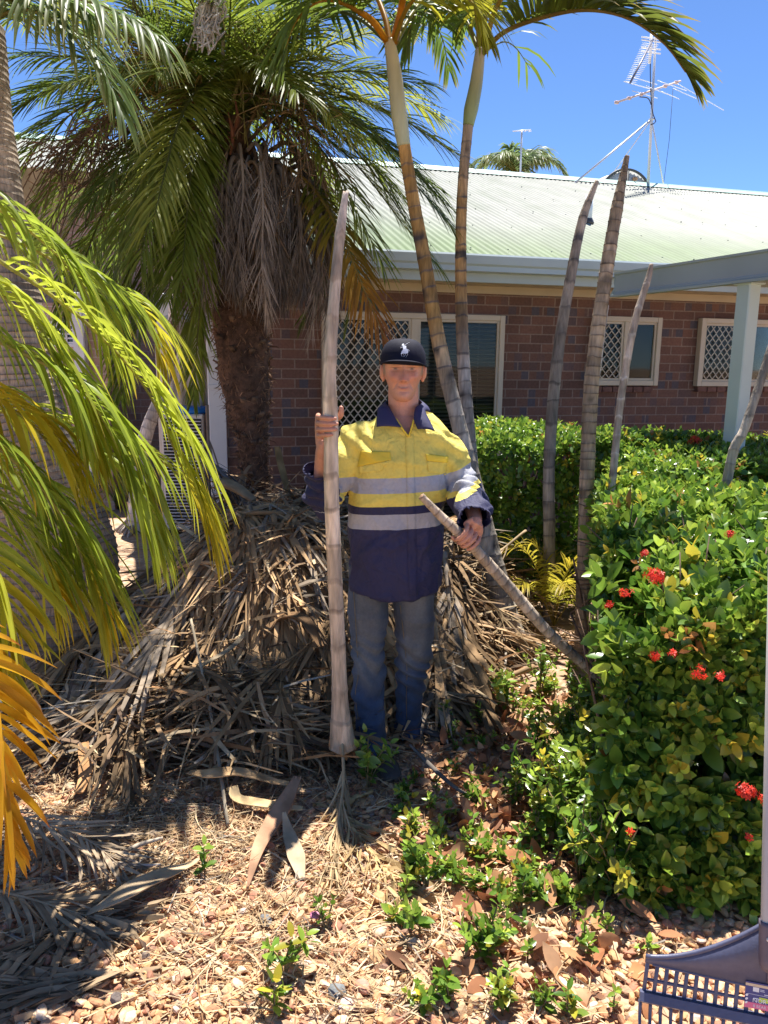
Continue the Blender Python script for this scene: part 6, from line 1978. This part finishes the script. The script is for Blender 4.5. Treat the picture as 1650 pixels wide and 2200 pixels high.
for (S_, E_, W_) in ((SH_R, EL_R, WR_R), (SH_L, EL_L, WR_L)):
    tube(mb, spline([S_ + [0, 0, .0], (S_ + E_) / 2, E_], 10), np.linspace(.048, .038, 10), 16)
    Hc = GR if W_ is WR_R else GL
    tube(mb, spline([E_, E_ + (W_ - E_) * .3, E_ + (W_ - E_) * .8, W_, W_ * .75 + Hc * .25], 26), np.interp(np.linspace(0, 1, 26), [0, .25, .65, .85, 1], [.036, .039, .030, .025, .016]), 16)
    ell(mb, E_, (.036, .036, .036), 12, 8)
def grip(mb, Cc, F, rp, wrist, thumb_up=1.0):
    ax, s, f = F
    mcps = []
    for i in range(4):
        off = (1.5 - i) * .0210
        rad = [.0088, .0090, .0086, .0076][i]
        sc = [.96, 1.04, .98, .80][i]
        Rr = rp + rad
        tot = .092 * sc / Rr
        a0 = math.radians(-20)
        ang = a0 + np.array([0, .16, .36, .56, .78, 1.0]) * tot
        ro = np.array([.013, .010, .0055, .0018, .0015, .001])
        slope = [.004, .001, -.002, -.005][i]
        pts = [Cc + ax * (off * (1 - .10 * k / 5) + slope * (1 - k / 5)) + (s * math.cos(a) + f * math.sin(a)) * (Rr + r_) for k, (a, r_) in enumerate(zip(ang, ro))]
        c, r = spline(pts, 22, [rad * 1.12, rad * 1.0, rad * 1.10, rad * .98, rad * .95, rad * .72])
        tube(mb, c, r, 12)
        ell(mb, c[-1], (rad * .74,) * 3, 10, 6)
        ell(mb, pts[0], (rad * 1.22,) * 3, 10, 6)
        mcps.append(pts[0])
    for i, m_ in enumerate(mcps):
        w_ = wrist + ax * (1.5 - i) * .009
        tube(mb, spline([m_, (m_ * .55 + w_ * .45) + s * .006, w_], 10), np.linspace(.0115, .0145, 10), 12)
    # web and heel of the hand behind the pole
    heel = Cc - f * (rp + .020) + s * .012 - ax * .022
    tube(mb, spline([wrist, heel, mcps[0] * .5 + heel * .5], 8), [.020, .021, .020, .019, .018, .016, .014, .012], 12)
    a = math.radians(-70)
    tb = [wrist + ax * .012 - f * .008, Cc - f * (rp + .018) + s * .010 + ax * .004, Cc + (-f * .92 - s * .4) * (rp + .014) + ax * .022 * thumb_up, Cc + (-f * .42 - s * .9) * (rp + .012) + ax * .040 * thumb_up, Cc + (-f * .22 - s * 1.0) * (rp + .010) + ax * .064 * thumb_up]
    c, r = spline(tb, 20, [.016, .0155, .012, .0112, .0088]); tube(mb, c, r, 12); ell(mb, c[-1], (.0085,) * 3, 10, 6)
    return mcps
grip(mb, GR, FR, .0275, WR_R)
grip(mb, GL, FL, .0190, WR_L, .55)
# legs inside the jeans, joined to the trunk
HIP1, KN1, AN1 = PA(792, 1235, 3.02), PA(790, 1440, 2.96), PA(802, 1618, 2.93)
HIP2, KN2, AN2 = PA(892, 1235, 3.03), PA(888, 1440, 3.05), PA(878, 1560, 3.11)
for (a, b, c) in ((HIP1, KN1, AN1), (HIP2, KN2, AN2)):
    tube(mb, spline([a + [0, 0, .06], a, (a + b) / 2, b, (b + c) / 2, c], 20), np.interp(np.linspace(0, 1, 20), [0, .3, .6, 1], [.064, .052, .038, .032]), 16)
ell(mb, (.047, 3.03, .82), (.145, .10, .10), 24, 12)
v, q, nn = voxel(mb, .0024, 2, .4)
# skin colour by region
p = v
h = (p[:, 2] - ZC) / HH; x = p[:, 0] - HX0; ax_ = np.abs(x); fy = HYc - p[:, 1]
base = np.array([.62, .295, .19])
col = np.tile(base, (len(v), 1))
head = (h > -.05) & (np.abs(x) < .11) & (np.abs(p[:, 1] - HYc) < .14)
def blend(mask, c):
    global col
    col = col * (1 - mask[:, None]) + np.asarray(c) * mask[:, None]
hm = head.astype(float)
red = bump2(ax_, h, .042, .37, .024, .09) + bump2(x, h, 0, .36, .018, .09)
blend(hm * np.clip(red, 0, 1) * .55 * (fy > .03), (.58, .20, .13))
blend(hm * sstep(h, .45, .62) * (ax_ < .07) * .35, (.60, .33, .22))
blend(hm * (fy > .02) * np.exp(-((h - .12) / .11) ** 2) * .28, (.50, .26, .18))                        # shaved jaw
front = hm * (fy > .055)
blend(front * bump2(x, h, 0, .212, .021, .016) * .75, (.46, .16, .13))
blend(front * bump2(x, h, 0, .243, .020, .010) * .6, (.44, .16, .13))
blend(front * np.exp(-((h - .228 - 22 * x * x) / .0095) ** 2) * np.exp(-(x / .0205) ** 6) * .85, (.10, .035, .03))
blend(front * np.exp(-((h - .231 - 20 * x * x) / .0045) ** 2) * np.exp(-(x / .0125) ** 6) * .8, (.62, .54, .45))
blend(front * bump2(ax_, h - .10 * (ax_ - .03), .031, .578, .017, .011) * .55, (.22, .14, .09))       # brows
eye = front * np.clip(1.6 * bump2(ax_, h, .0315, .518, .0130, .0155), 0, 1) ** 2
blend(eye * .40, (.50, .42, .37))
blend(front * np.clip(1.5 * bump2(ax_, h, .0315, .520, .0072, .0130), 0, 1) ** 2 * .9, (.07, .06, .055))
blend(front * bump2(ax_, h, .0315, .540, .0170, .0085) * .85, (.10, .05, .04))                         # upper lid line
blend(front * bump2(ax_, h, .0315, .505, .0135, .0055) * .45, (.26, .11, .08))
blend(front * bump2(ax_, h, .0075, .318, .0042, .010) * .7, (.13, .05, .04))                            # nostrils
hair = hm * (h > .30) * sstep(ax_, .062, .071) * sstep(h, .36, .46) * sstep(.050 - fy, 0, .012) * (ax_ < .0775)
blend(hair * .8, (.24, .19, .14))
blend(hm * (fy < -.03) * sstep(h, .2, .4) * .85, (.22, .17, .13))
hands = ((np.linalg.norm(p - GR, axis=1) < .13) | (np.linalg.norm(p - GL, axis=1) < .12)) & ~head
blend(hands * .5, (.50, .24, .16))
body = MB(); body.add(v, q, None, np.clip(col, 0, 1))
body.build('body', M_SKIN, man)

# ---- shirt: torso and sleeves as one cloth
mb = MB()
srs = [(.700, .047, .186, .138, 3.03), (.80, .047, .184, .136, 3.03), (.95, .049, .184, .132, 3.03), (1.05, .050, .187, .129, 3.03), (1.15, .053, .194, .129, 3.035), (1.25, .058, .198, .128, 3.04), (1.315, .065, .198, .118, 3.045), (1.352, .070, .182, .106, 3.05), (1.388, .073, .145, .092, 3.055), (1.418, .075, .108, .080, 3.06), (1.440, .0755, .082, .072, 3.06)]
tA = np.linspace(0, 2 * math.pi, 80, endpoint=False)
R_ = []
for i, (z, cx_, rx, ry, cy_) in enumerate(srs):
    e = .86
    xx = rx * np.sign(np.cos(tA)) * np.abs(np.cos(tA)) ** e; yy = ry * np.sign(np.sin(tA)) * np.abs(np.sin(tA)) ** e
    zz = np.full(80, z)
    if i == 0: zz = z + .028 * np.abs(np.cos(tA)) ** 2
    if 5 <= i <= 9: zz = zz + (.010 if True else 0) * np.cos(tA)      # his left shoulder rides a little higher
    R_.append(np.stack([cx_ + xx, cy_ + yy, zz], 1))
loft(mb, R_)
CUF_R = EL_R + (WR_R - EL_R) * .62
CUF_L = EL_L + (WR_L - EL_L) * .98
def sleeve(S_, E_, Cf, r0, r1, r2, r3):
    inn = S_ + (np.array([.07, 3.05, 1.33]) - S_) * .35
    c, r = spline([inn, S_, S_ + (E_ - S_) * .55, E_], 24, [r0 * .9, r0, r1 * 1.02, r1]); tube(mb, c, r, 26)
    c, r = spline([E_, E_ + (Cf - E_) * .5, Cf], 20, [r1, r2, r3]); tube(mb, c, r, 26)
    ell(mb, E_, (r1 * 1.02,) * 3, 20, 12)
sleeve(SH_R, EL_R, CUF_R, .068, .060, .058, .052)
sleeve(SH_L, EL_L, CUF_L, .060, .064, .064, .050)
v, q, nn = voxel(mb, .0062, 5, .5)
dRf, tRf = segdist(v, EL_R, CUF_R); dRu, tRu = segdist(v, SH_R, EL_R)
dLf, tLf = segdist(v, EL_L, CUF_L); dLu, tLu = segdist(v, SH_L, EL_L)
arm = np.minimum.reduce([dRf, dRu, dLf, dLu])
torso = (np.abs(v[:, 0] - .05) < .19)
isR = (np.minimum(dRf, dRu) < .085) & (v[:, 0] < -.085) & (v[:, 2] < 1.33)
isL = (np.minimum(dLf, dLu) < .09) & (v[:, 0] > .235) & (v[:, 2] < 1.33)
# wrinkles
nrm2 = normals(v, q)
def ridge(p, s): return (1 - np.abs(vnoise(p * s))) ** 2.5
warp = v + .03 * np.stack([vnoise(v * 8), vnoise(v * 8 + 3), vnoise(v * 8 + 6)], 1)
dsp = .008 * vnoise(v * np.array([6, 6, 4.])) + .0125 * (ridge(warp, np.array([8, 8, 6.])) - .35) + .006 * (ridge(warp + 5, np.array([15, 15, 9.])) - .35)
low = sstep(1.05 - v[:, 2], 0, .1)
# vertical drape folds below the tape, slanting folds on the chest
dsp += low * (.0045 * np.sin(v[:, 0] * 46 + 9 * vnoise(v * 3.2) + v[:, 2] * 14) + .014 * (ridge(warp, np.array([10, 10, 3.2])) - .3) + .008 * (ridge(warp @ np.array([[.8, 0, .6], [0, 1, 0], [-.6, 0, .8]]), np.array([13, 13, 5.])) - .3))
dsp = np.where(low > .5, np.maximum(dsp, -.007), dsp)
dg_ = (v[:, 0] * .75 + v[:, 2] * .65)
dsp += (1 - low) * .0060 * np.sin(dg_ * 60 + 7 * vnoise(v * 5)) * sstep(np.abs(v[:, 0] - .06), .05, .15)
for m, d_, t_, S_, E_ in ((isL, dLf, tLf, SH_L, EL_L), (isR, dRf, tRf, SH_R, EL_R)):
    u = v @ unit(E_ - S_)
    dsp += m * .011 * np.sin(u * 95 + 5 * vnoise(v * 9)) * np.exp(-(np.linalg.norm(v - E_, axis=1) / .10) ** 2)
    dsp += m * (d_ < .075) * .0085 * np.sin(t_ * 22 + 5 * vnoise(v * 12))
dsp += .0020 * ridge(warp, np.array([24, 24, 17.])) 
dsp *= (1 - sstep(v[:, 2], 1.34, 1.40)) * (.6 + .4 * sstep(v[:, 2], .73, .86))
v = v + nrm2 * dsp[:, None]
# openings: hem, cuffs, neck
fc = v[q].mean(1); fn = unit(np.cross(v[q[:, 2]] - v[q[:, 0]], v[q[:, 3]] - v[q[:, 1]]))
kill = (fc[:, 2] < .76) & (fn[:, 2] < -.75)
for (E_, Cf, rr_) in ((EL_R, CUF_R, .06), (EL_L, CUF_L, .056)):
    ad = unit(Cf - E_)
    along = (fc - Cf) @ ad; rad_ = np.linalg.norm(fc - Cf - along[:, None] * ad, axis=1)
    kill |= (along > -.006) & (rad_ < rr_ * 1.3) & (along < .04) & ((fn @ ad) > .45)
kill |= (fc[:, 2] > 1.425) & (fn[:, 2] > .4)
def to_px(p):
    d = p - np.array(EYEP); dz = d @ np.array(FWD)
    return 825 + 1650 * (d @ np.array(RIGHT)) / dz, 1100 - 1650 * (d @ np.array(UP)) / dz
fx, fy_ = to_px(fc)
vee = (fc[:, 1] < 3.03) & (fy_ < 934) & (fc[:, 2] > 1.30) & (fx > 877 - (936 - fy_) * .78) & (fx < 877 + (936 - fy_) * .50)
kill |= vee
q = q[~kill]
band = v[:, 2] - .055 * (v[:, 0] - .05)
zl = v[:, 2] - .45 * (v[:, 0] - .29)
band = np.where(isL, np.interp(zl, [.8, 1.05, 1.1235, 1.1245, 1.142, 1.212, 1.5], [1.05, 1.06, 1.077, 1.079, 1.128, 1.186, 1.45]), band)
band = np.where(isR, np.maximum(v[:, 2] + .005, 1.06), band)
fore = isR & (dRf < dRu + .004) & (v[:, 1] < 3.06) & (v[:, 2] > 1.05)
band = np.where(fore, .95, band)
def shirt_mat():
    m = bpy.data.materials.new('work_shirt')
    n, l, b = nodes(m)
    a = n.new('ShaderNodeAttribute'); a.attribute_name = 'val'
    mr = n.new('ShaderNodeMapRange'); mr.inputs['From Min'].default_value = .7; mr.inputs['From Max'].default_value = 1.5
    l.new(a.outputs['Fac'], mr.inputs['Value'])
    cr = n.new('ShaderNodeValToRGB'); cr.color_ramp.interpolation = 'CONSTANT'
    navy, yel, sil = (.020, .020, .072, 1), (.80, .655, .125, 1), (.40, .40, .44, 1)
    E = cr.color_ramp.elements
    pos = lambda z: (z - .7) / .8
    E[0].position = 0; E[0].color = navy
    E[1].position = pos(.985); E[1].color = sil
    for z, c in ((1.045, navy), (1.078, yel), (1.128, sil), (1.186, yel)):
        e = E.new(pos(z)); e.color = c
    l.new(mr.outputs[0], cr.inputs[0])
    src = mul_noise(n, l, cr.outputs[0], 6, .10)
    src = mul_noise(n, l, src, 90, .06)
    l.new(src, b.inputs['Base Color'])
    b.inputs['Roughness'].default_value = .72
    b.inputs['Sheen Weight'].default_value = .06
    tc = n.new('ShaderNodeTexCoord'); wv = n.new('ShaderNodeTexNoise'); wv.inputs['Scale'].default_value = 420
    l.new(tc.outputs['Object'], wv.inputs['Vector'])
    nz2 = n.new('ShaderNodeTexNoise'); nz2.inputs['Scale'].default_value = 22; nz2.inputs['Detail'].default_value = 5; nz2.inputs['Distortion'].default_value = 1.2
    l.new(tc.outputs['Object'], nz2.inputs['Vector'])
    bp = n.new('ShaderNodeBump'); bp.inputs['Strength'].default_value = .12; bp.inputs['Distance'].default_value = .004
    l.new(wv.outputs['Fac'], bp.inputs['Height'])
    bp2 = n.new('ShaderNodeBump'); bp2.inputs['Strength'].default_value = .8; bp2.inputs['Distance'].default_value = .012
    l.new(nz2.outputs['Fac'], bp2.inputs['Height']); l.new(bp.outputs[0], bp2.inputs['Normal'])
    l.new(bp2.outputs[0], b.inputs['Normal'])
    return m
M_SHIRT = shirt_mat()
sh = MB(); sh.add(v, q, None, (1, 1, 1), band)
shirt = sh.build('shirt', M_SHIRT, man)
md = shirt.modifiers.new('thickness', 'SOLIDIFY'); md.thickness = .0022; md.offset = 0
SHB = BVHTree.FromPolygons([tuple(a) for a in v], [tuple(int(z) for z in f) for f in q])
def onshirt(px, py, off, tree=None):
    d = ray(px, py)
    hit = (tree or SHB).ray_cast(EYEP, d.normalized(), 6)
    if hit[0] is None: return None
    nrm_ = hit[1] if hit[1].dot(d) < 0 else -hit[1]
    return np.array(hit[0] + (nrm_ * .4 - d.normalized() * .6) * off)
def patch(name, quad_, nu, nv, off, mat_, col=(1, 1, 1), val=False, parent=None, tree=None, thick=.002, lab=None):
    c = np.array(quad_, float)     # tl, tr, br, bl in picture directions, cast onto the cloth
    pts = []
    for j in range(nv + 1):
        for i in range(nu + 1):
            u, w = i / nu, j / nv
            xy = (c[0] * (1 - u) + c[1] * u) * (1 - w) + (c[3] * (1 - u) + c[2] * u) * w
            p = onshirt(xy[0], xy[1], off, tree)
            pts.append(p if p is not None else np.full(3, np.nan))
    pts = np.array(pts)
    bad = np.isnan(pts[:, 0])
    qq = []
    for j in range(nv):
        for i in range(nu):
            k = [j * (nu + 1) + i, j * (nu + 1) + i + 1, (j + 1) * (nu + 1) + i + 1, (j + 1) * (nu + 1) + i]
            if not bad[k].any(): qq.append(k)
    pts[bad] = 0
    a = None
    if val: a = pts[:, 2] - .055 * (pts[:, 0] - .05)
    m_ = MB(); m_.add(pts, qq, None, col, a)
    o = m_.build(name, mat_, man if parent is None else parent, local=False)
    sd = o.modifiers.new('thickness', 'SOLIDIFY'); sd.thickness = thick; sd.offset = 1
    return o
def kid(o):      # re-home a patch under the shirt (the shirt sits at the man's origin)
    o.parent = shirt; o.matrix_parent_inverse = Matrix.Identity(4); return o
M_POCK = mat('pocket_cloth', (.84, .62, .05), rough=.7, noise=[(8, .12)], bump=[(30, .4)])
M_NAVY = mat('navy_cloth', (.030, .028, .085), rough=.75, noise=[(14, .12)], bump=[(300, .12), (30, .25)])
kid(patch('placket', ((871, 934), (889, 934), (898, 1278), (878, 1281)), 3, 60, .0035, M_SHIRT, val=True))
kid(patch('pocket_flap', ((775, 969), (838, 971), (841, 988), (768, 1003)), 14, 8, .006, M_POCK))
kid(patch('pocket_flap', ((914, 975), (963, 981), (961, 994), (917, 990)), 12, 5, .006, M_POCK))
kid(patch('pocket', ((769, 1003), (836, 990), (818, 1012), (772, 1018)), 12, 6, .004, M_SHIRT, val=True))
kid(patch('pocket', ((917, 990), (961, 994), (958, 1018), (920, 1014)), 10, 6, .004, M_SHIRT, val=True))
kid(patch('stripe', ((800, 905), (806, 905), (802, 968), (798, 968)), 2, 14, .0022, M_SHIRT, val=True))
for e_ in (((851, 900), (864, 920), (877, 938)), ((889, 902), (884, 920), (878, 938))):
    w_ = onshirt(877, 944, .004)
    c_ = spline([PA(e_[0][0], e_[0][1], 2.95), PA(e_[1][0], e_[1][1], (2.95 + w_[1]) / 2 - .004), w_ + (PA(e_[2][0], e_[2][1], w_[1]) - PA(877, 944, w_[1]))], 14)
    m_ = MB(); tube(m_, c_, .0075, 8, squash=.45); o = m_.build('facing', M_POCK, man); o.parent = shirt; o.matrix_parent_inverse = Matrix.Identity(4)
# collar
def ring_pt(phi, r, z, cy_=3.062): a = math.radians(phi); return np.array([.0745 + r * math.sin(a), cy_ - r * math.cos(a), z])
colm = [(PA(862, 918, 2.925), PA(809, 917, 2.925)), (PA(849, 898, 2.945), PA(810, 897, 2.95)), (PA(837, 876, 2.985), PA(813, 876, 2.995)), (ring_pt(-90, .071, 1.466), ring_pt(-90, .104, 1.425)), (ring_pt(-135, .072, 1.480), ring_pt(-135, .094, 1.434)), (ring_pt(180, .072, 1.484), ring_pt(180, .090, 1.440)),
        (ring_pt(135, .072, 1.480), ring_pt(135, .094, 1.436)), (ring_pt(90, .071, 1.466), ring_pt(90, .104, 1.430)), (PA(893, 876, 2.985), PA(914, 884, 2.995)), (PA(889, 900, 2.945), PA(924, 906, 2.95)), (PA(897, 922, 2.925), PA(934, 926, 2.925))]
up_ = spline([c[0] for c in colm], 60); lo_ = spline([c[1] for c in colm], 60)
vv = []
for k in range(5):
    u = k / 4
    row = up_ * (1 - u) + lo_ * u
    bul = math.sin(u * math.pi) * .009
    cen = np.array([.0745, 3.07, 0]); od = row - cen; od[:, 2] = 0
    vv.append(row + unit(od) * bul + [0, 0, bul * .5])
vv = np.array(vv).reshape(-1, 3)
qq = [(k * 60 + i, k * 60 + i + 1, (k + 1) * 60 + i + 1, (k + 1) * 60 + i) for k in range(4) for i in range(59)]
m_ = MB(); m_.add(vv, qq); o = m_.build('collar', M_NAVY, man); sd = o.modifiers.new('t', 'SOLIDIFY'); sd.thickness = .0032; sd.offset = 0
kid(o)

# ---- jeans
mb = MB()
def leg(pts, rads):
    c, r = spline(pts, 40, rads); tube(mb, c, r, 28)
leg([PA(794, 1215, 3.025), PA(790, 1300, 3.01), PA(789, 1400, 2.98), PA(790, 1480, 2.955), PA(796, 1560, 2.94), PA(802, 1625, 2.93)], [.086, .081, .066, .060, .059, .064])
leg([PA(892, 1215, 3.03), PA(890, 1300, 3.04), PA(890, 1400, 3.055), PA(881, 1480, 3.075), PA(879, 1530, 3.09), PA(880, 1568, 3.10)], [.084, .079, .070, .056, .054, .060])
loft(mb, [[(.048 + rx * math.cos(a), 3.03 + ry * math.sin(a), z) for a in th] for z, rx, ry in ((.70, .11, .09), (.735, .150, .105), (.80, .162, .112), (.95, .155, .108), (1.0, .150, .105))])
v, q, nn = voxel(mb, .0062, 4, .5)
n2 = normals(v, q)
warp = v + .03 * np.stack([vnoise(v * 7), vnoise(v * 7 + 3), vnoise(v * 7 + 6)], 1)
dsp = .004 * vnoise(v * np.array([9, 9, 6])) + .010 * (ridge(warp, np.array([7, 7, 9.])) - .35) + .002 * ridge(warp, np.array([26, 26, 26.]))
for K_n in (KN1, KN2):
    w = np.exp(-(np.linalg.norm(v - K_n, axis=1) / .13) ** 2)
    dsp += w * .010 * np.sin(v[:, 2] * 80 + v[:, 0] * 50 + 6 * vnoise(v * 7))
w = sstep(.16 - v[:, 2], 0, .12)
dsp += w * .009 * np.sin(v[:, 2] * 120 + 6 * vnoise(v * 8))
v = v + n2 * dsp[:, None]
fc = v[q].mean(1); fn = unit(np.cross(v[q[:, 2]] - v[q[:, 0]], v[q[:, 3]] - v[q[:, 1]]))
q = q[~((fc[:, 2] < .13) & (fn[:, 2] < -.6))]
thigh_grey = np.array([.13, .137, .145]); deep = np.array([.030, .058, .120]); mid_ = np.array([.055, .080, .125])  # denim greyer at the thighs, deeper blue towards the shins
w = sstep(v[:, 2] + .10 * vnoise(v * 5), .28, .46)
c = deep * (1 - w[:, None]) + thigh_grey * w[:, None]
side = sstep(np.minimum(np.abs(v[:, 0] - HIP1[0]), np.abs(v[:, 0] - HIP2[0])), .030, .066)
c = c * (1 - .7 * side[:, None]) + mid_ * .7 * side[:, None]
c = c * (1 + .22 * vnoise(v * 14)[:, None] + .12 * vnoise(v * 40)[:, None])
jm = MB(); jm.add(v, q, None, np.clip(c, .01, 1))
M_DENIM = mat('denim', attr=True, rough=.8, noise=[(120, .12)], bump=[(320, .2), (34, .25)], sheen=.1)
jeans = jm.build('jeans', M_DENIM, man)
sd = jeans.modifiers.new('t', 'SOLIDIFY'); sd.thickness = .003; sd.offset = 0
JB = BVHTree.FromPolygons([tuple(a) for a in v], [tuple(int(z) for z in f) for f in q])
def seam(px, col=(.28, .21, .12)):
    pts = [onshirt(a, b, .003, JB) for a, b in px]
    pts = [p_ for p_ in pts if p_ is not None]
    m_ = MB(); tube(m_, spline(pts, 60), .0013, 4, col); o = m_.build('seam', M_DRY, man); o.parent = jeans; o.matrix_parent_inverse = Matrix.Identity(4)
seam([(760, 1268), (764, 1330), (768, 1400), (770, 1450), (764, 1490), (768, 1530), (777, 1590)])
seam([(860, 1300), (868, 1370), (874, 1440), (873, 1500), (874, 1545)])

# ---- shoes
M_SHOE = mat('shoe_leather', (.055, .045, .038), rough=.5, noise=[(20, .3)], bump=[(60, .3)])
M_SOLE = mat('shoe_sole', (.12, .09, .065), rough=.8)
def shoe(heel, toe, name='shoe'):
    heel, toe = np.array(heel, float), np.array(toe, float); heel[2] = toe[2] = 0
    d = unit(toe - heel); s = np.array([-d[1], d[0], 0]); L_ = np.linalg.norm(toe - heel)
    us = np.linspace(0, 1, 22)
    wd = np.interp(us, [0, .05, .2, .5, .72, .9, .97, 1], [.012, .030, .036, .040, .048, .040, .024, .008])
    ht = np.interp(us, [0, .06, .22, .38, .55, .8, .95, 1], [.05, .085, .100, .088, .062, .046, .030, .014])
    m_ = MB(); rings = []
    A = np.linspace(0, 2 * math.pi, 20, endpoint=False)
    for u, w, h_ in zip(us, wd, ht):
        b = heel + d * L_ * u
        rings.append([b + s * w * np.sign(math.cos(a)) * abs(math.cos(a)) ** .8 + np.array([0, 0, .026 + (h_ - .026) * (.5 + .5 * math.sin(a))]) for a in A])
    loft(m_, rings); o = m_.build(name, M_SHOE, man)
    m_ = MB(); rings = []
    for z, g_ in ((.0, 1.02), (.012, 1.08), (.028, 1.05)):
        pts = [heel + d * L_ * u + s * w * g_ + np.array([0, 0, z]) for u, w in zip(us, wd)] + [heel + d * L_ * u - s * w * g_ + np.array([0, 0, z]) for u, w in zip(us[::-1], wd[::-1])]
        rings.append(pts)
    loft(m_, rings); so_ = m_.build('sole', M_SOLE, man); so_.parent = o; so_.matrix_parent_inverse = Matrix.Identity(4)
    m_ = MB()
    for u in np.linspace(.36, .62, 5):
        h_ = np.interp(u, us, ht); w = np.interp(u, us, wd)
        b = heel + d * L_ * u
        tube(m_, spline([b + s * w * .8 + [0, 0, h_ * .80], b + [0, 0, h_ + .004], b - s * w * .8 + [0, 0, h_ * .80]], 8), .0034, 5)
    la = m_.build('lace', mat('shoe_lace', (.36, .31, .25), rough=.8), man); la.parent = o; la.matrix_parent_inverse = Matrix.Identity(4)
shoe(PA(858, 1580, 3.14) * [1, 1, 0], G(968, 1592))
shoe(np.array([FT1[0] - .03, 3.01, 0]), np.array([FT1[0] + .05, 2.74, 0]))
m_ = MB(); tube(m_, [AN2 + [.012, 0, -.06], AN2 + [.012, -.0, .03]], .046, 16); m_.build('sock', mat('sock', (.45, .55, .75), rough=.9), man)

# ---- cap
mb = MB()
zb, hgt = PA(866, 777, 2.93)[2], 0
hgt = PA(866, 727, 3.03)[2] - zb
NP = 96
pa = np.linspace(0, 2 * math.pi, NP, endpoint=False)
rings = []
for k in np.linspace(0, 1, 30):
    e = k * math.pi / 2
    sc = math.cos(e) ** .62 if k < 1 else .02
    zz = zb - .012 + (hgt + .012) * math.sin(e) ** .92
    wob = 1 - .010 * np.exp(-((np.mod(pa + math.pi / 6 + math.pi / 2, math.pi / 3) - math.pi / 6) / .035) ** 2)
    wob = wob + .012 * vnoise(np.stack([np.cos(pa) * 2.2, np.sin(pa) * 2.2, np.full(NP, k * 3)], 1))
    xx = .0905 * np.sin(pa) * sc * wob; yy = np.where(np.cos(pa) > 0, -.108, -.112) * np.cos(pa) * sc * wob
    rings.append(np.stack([HX0 + xx, HYc + .004 + yy, np.full(NP, zz) + .10 * xx * 0 - .045 * xx * (1 - k) - .010 * (np.cos(pa) < 0) * (-np.cos(pa)) * (1 - k)], 1))
loft(mb, rings)
cv, cq, ct = mb.arrays()
M_CAPC = mat('cap_cloth', (.010, .010, .022), rough=.8, noise=[(30, .2)], bump=[(420, .15), (26, .08)], spec=.25)
cap = mb.build('cap', M_CAPC, man)
CB = BVHTree.FromPolygons([tuple(a) for a in cv], [tuple(int(z) for z in f) for f in cq])
def capkid(o): o.parent = cap; o.matrix_parent_inverse = Matrix.Identity(4); return o
mb = MB(); ell(mb, (HX0, HYc + .004, zb + hgt), (.009, .009, .005), 12, 6); capkid(mb.build('button', M_CAPC, man))
mb = MB()
U, V_ = np.linspace(-1, 1, 41), np.linspace(0, 1, 9)
pts = []
for w in V_:
    for u in U:
        ph = u * math.radians(68)
        x_ = .0915 * math.sin(ph) * (1 + .06 * w); y_ = -.106 * math.cos(ph) - .072 * w * max(0, 1 - abs(u) ** 2.6) ** .8
        pts.append((HX0 + x_, HYc + y_, zb + .004 - .010 * u * u - .009 * w * (1 - u * u) * .3 - .006 * abs(u) ** 3 * 1.5 - .045 * x_))
qq = [(j * 41 + i, j * 41 + i + 1, (j + 1) * 41 + i + 1, (j + 1) * 41 + i) for j in range(8) for i in range(40)]
mb.add(pts, qq); o = mb.build('peak', M_CAPC, man); sd = o.modifiers.new('t', 'SOLIDIFY'); sd.thickness = .0042; sd.offset = 0; capkid(o)
# white embroidered horse and rider on the front
def zc(x, y): return 770 + x / 8.25, 700 + y / 8.25
mb = MB()
def on_cap(x, y, off=.0012):
    a, b = zc(x, y); return onshirt(a, b, off, CB)
def poly(pts):
    c = np.mean(pts, 0)
    P3 = [on_cap(*p_) for p_ in pts]; pc = on_cap(*c)
    n = len(P3); mb.add(np.vstack([P3, [pc]]), None, [(n, i, (i + 1) % n) for i in range(n)])
def stroke(pts, w0, w1):
    p_ = np.array([on_cap(*a) for a in pts]); c = spline(p_, 14)
    tube(mb, c, np.linspace(w0, w1, 14) * .000112, 5, squash=.6)
poly([(778, 325), (792, 316), (806, 320), (812, 335), (804, 348), (786, 350), (768, 350)])
poly([(786, 346), (815, 344), (845, 358), (850, 380), (842, 405), (812, 420), (792, 410), (784, 380)])
stroke([(806, 352), (838, 330), (870, 314)], 9, 7); stroke([(862, 318), (905, 294)], 5, 4)
stroke([(790, 372), (766, 384), (748, 398)], 9, 5); stroke([(748, 398), (752, 376), (766, 368)], 5, 4)
poly([(800, 405), (842, 398), (872, 418), (884, 448), (880, 478), (850, 492), (812, 492), (788, 486), (776, 462), (784, 430)])
poly([(784, 430), (770, 446), (760, 474), (752, 496), (764, 506), (778, 492), (792, 470), (798, 440)])
stroke([(874, 424), (894, 432), (900, 446), (892, 454)], 8, 3)
stroke([(790, 484), (768, 500), (760, 520), (778, 545)], 9, 5); stroke([(806, 488), (800, 512), (812, 528), (796, 548)], 9, 5)
stroke([(838, 488), (838, 512), (824, 530), (806, 552)], 10, 5); stroke([(870, 478), (872, 508), (858, 530), (850, 552), (834, 556)], 11, 5)
stroke([(812, 410), (806, 440), (800, 462)], 8, 5)
capkid(mb.build('emblem', mat('white_thread', (.72, .74, .80), rough=.7), man))
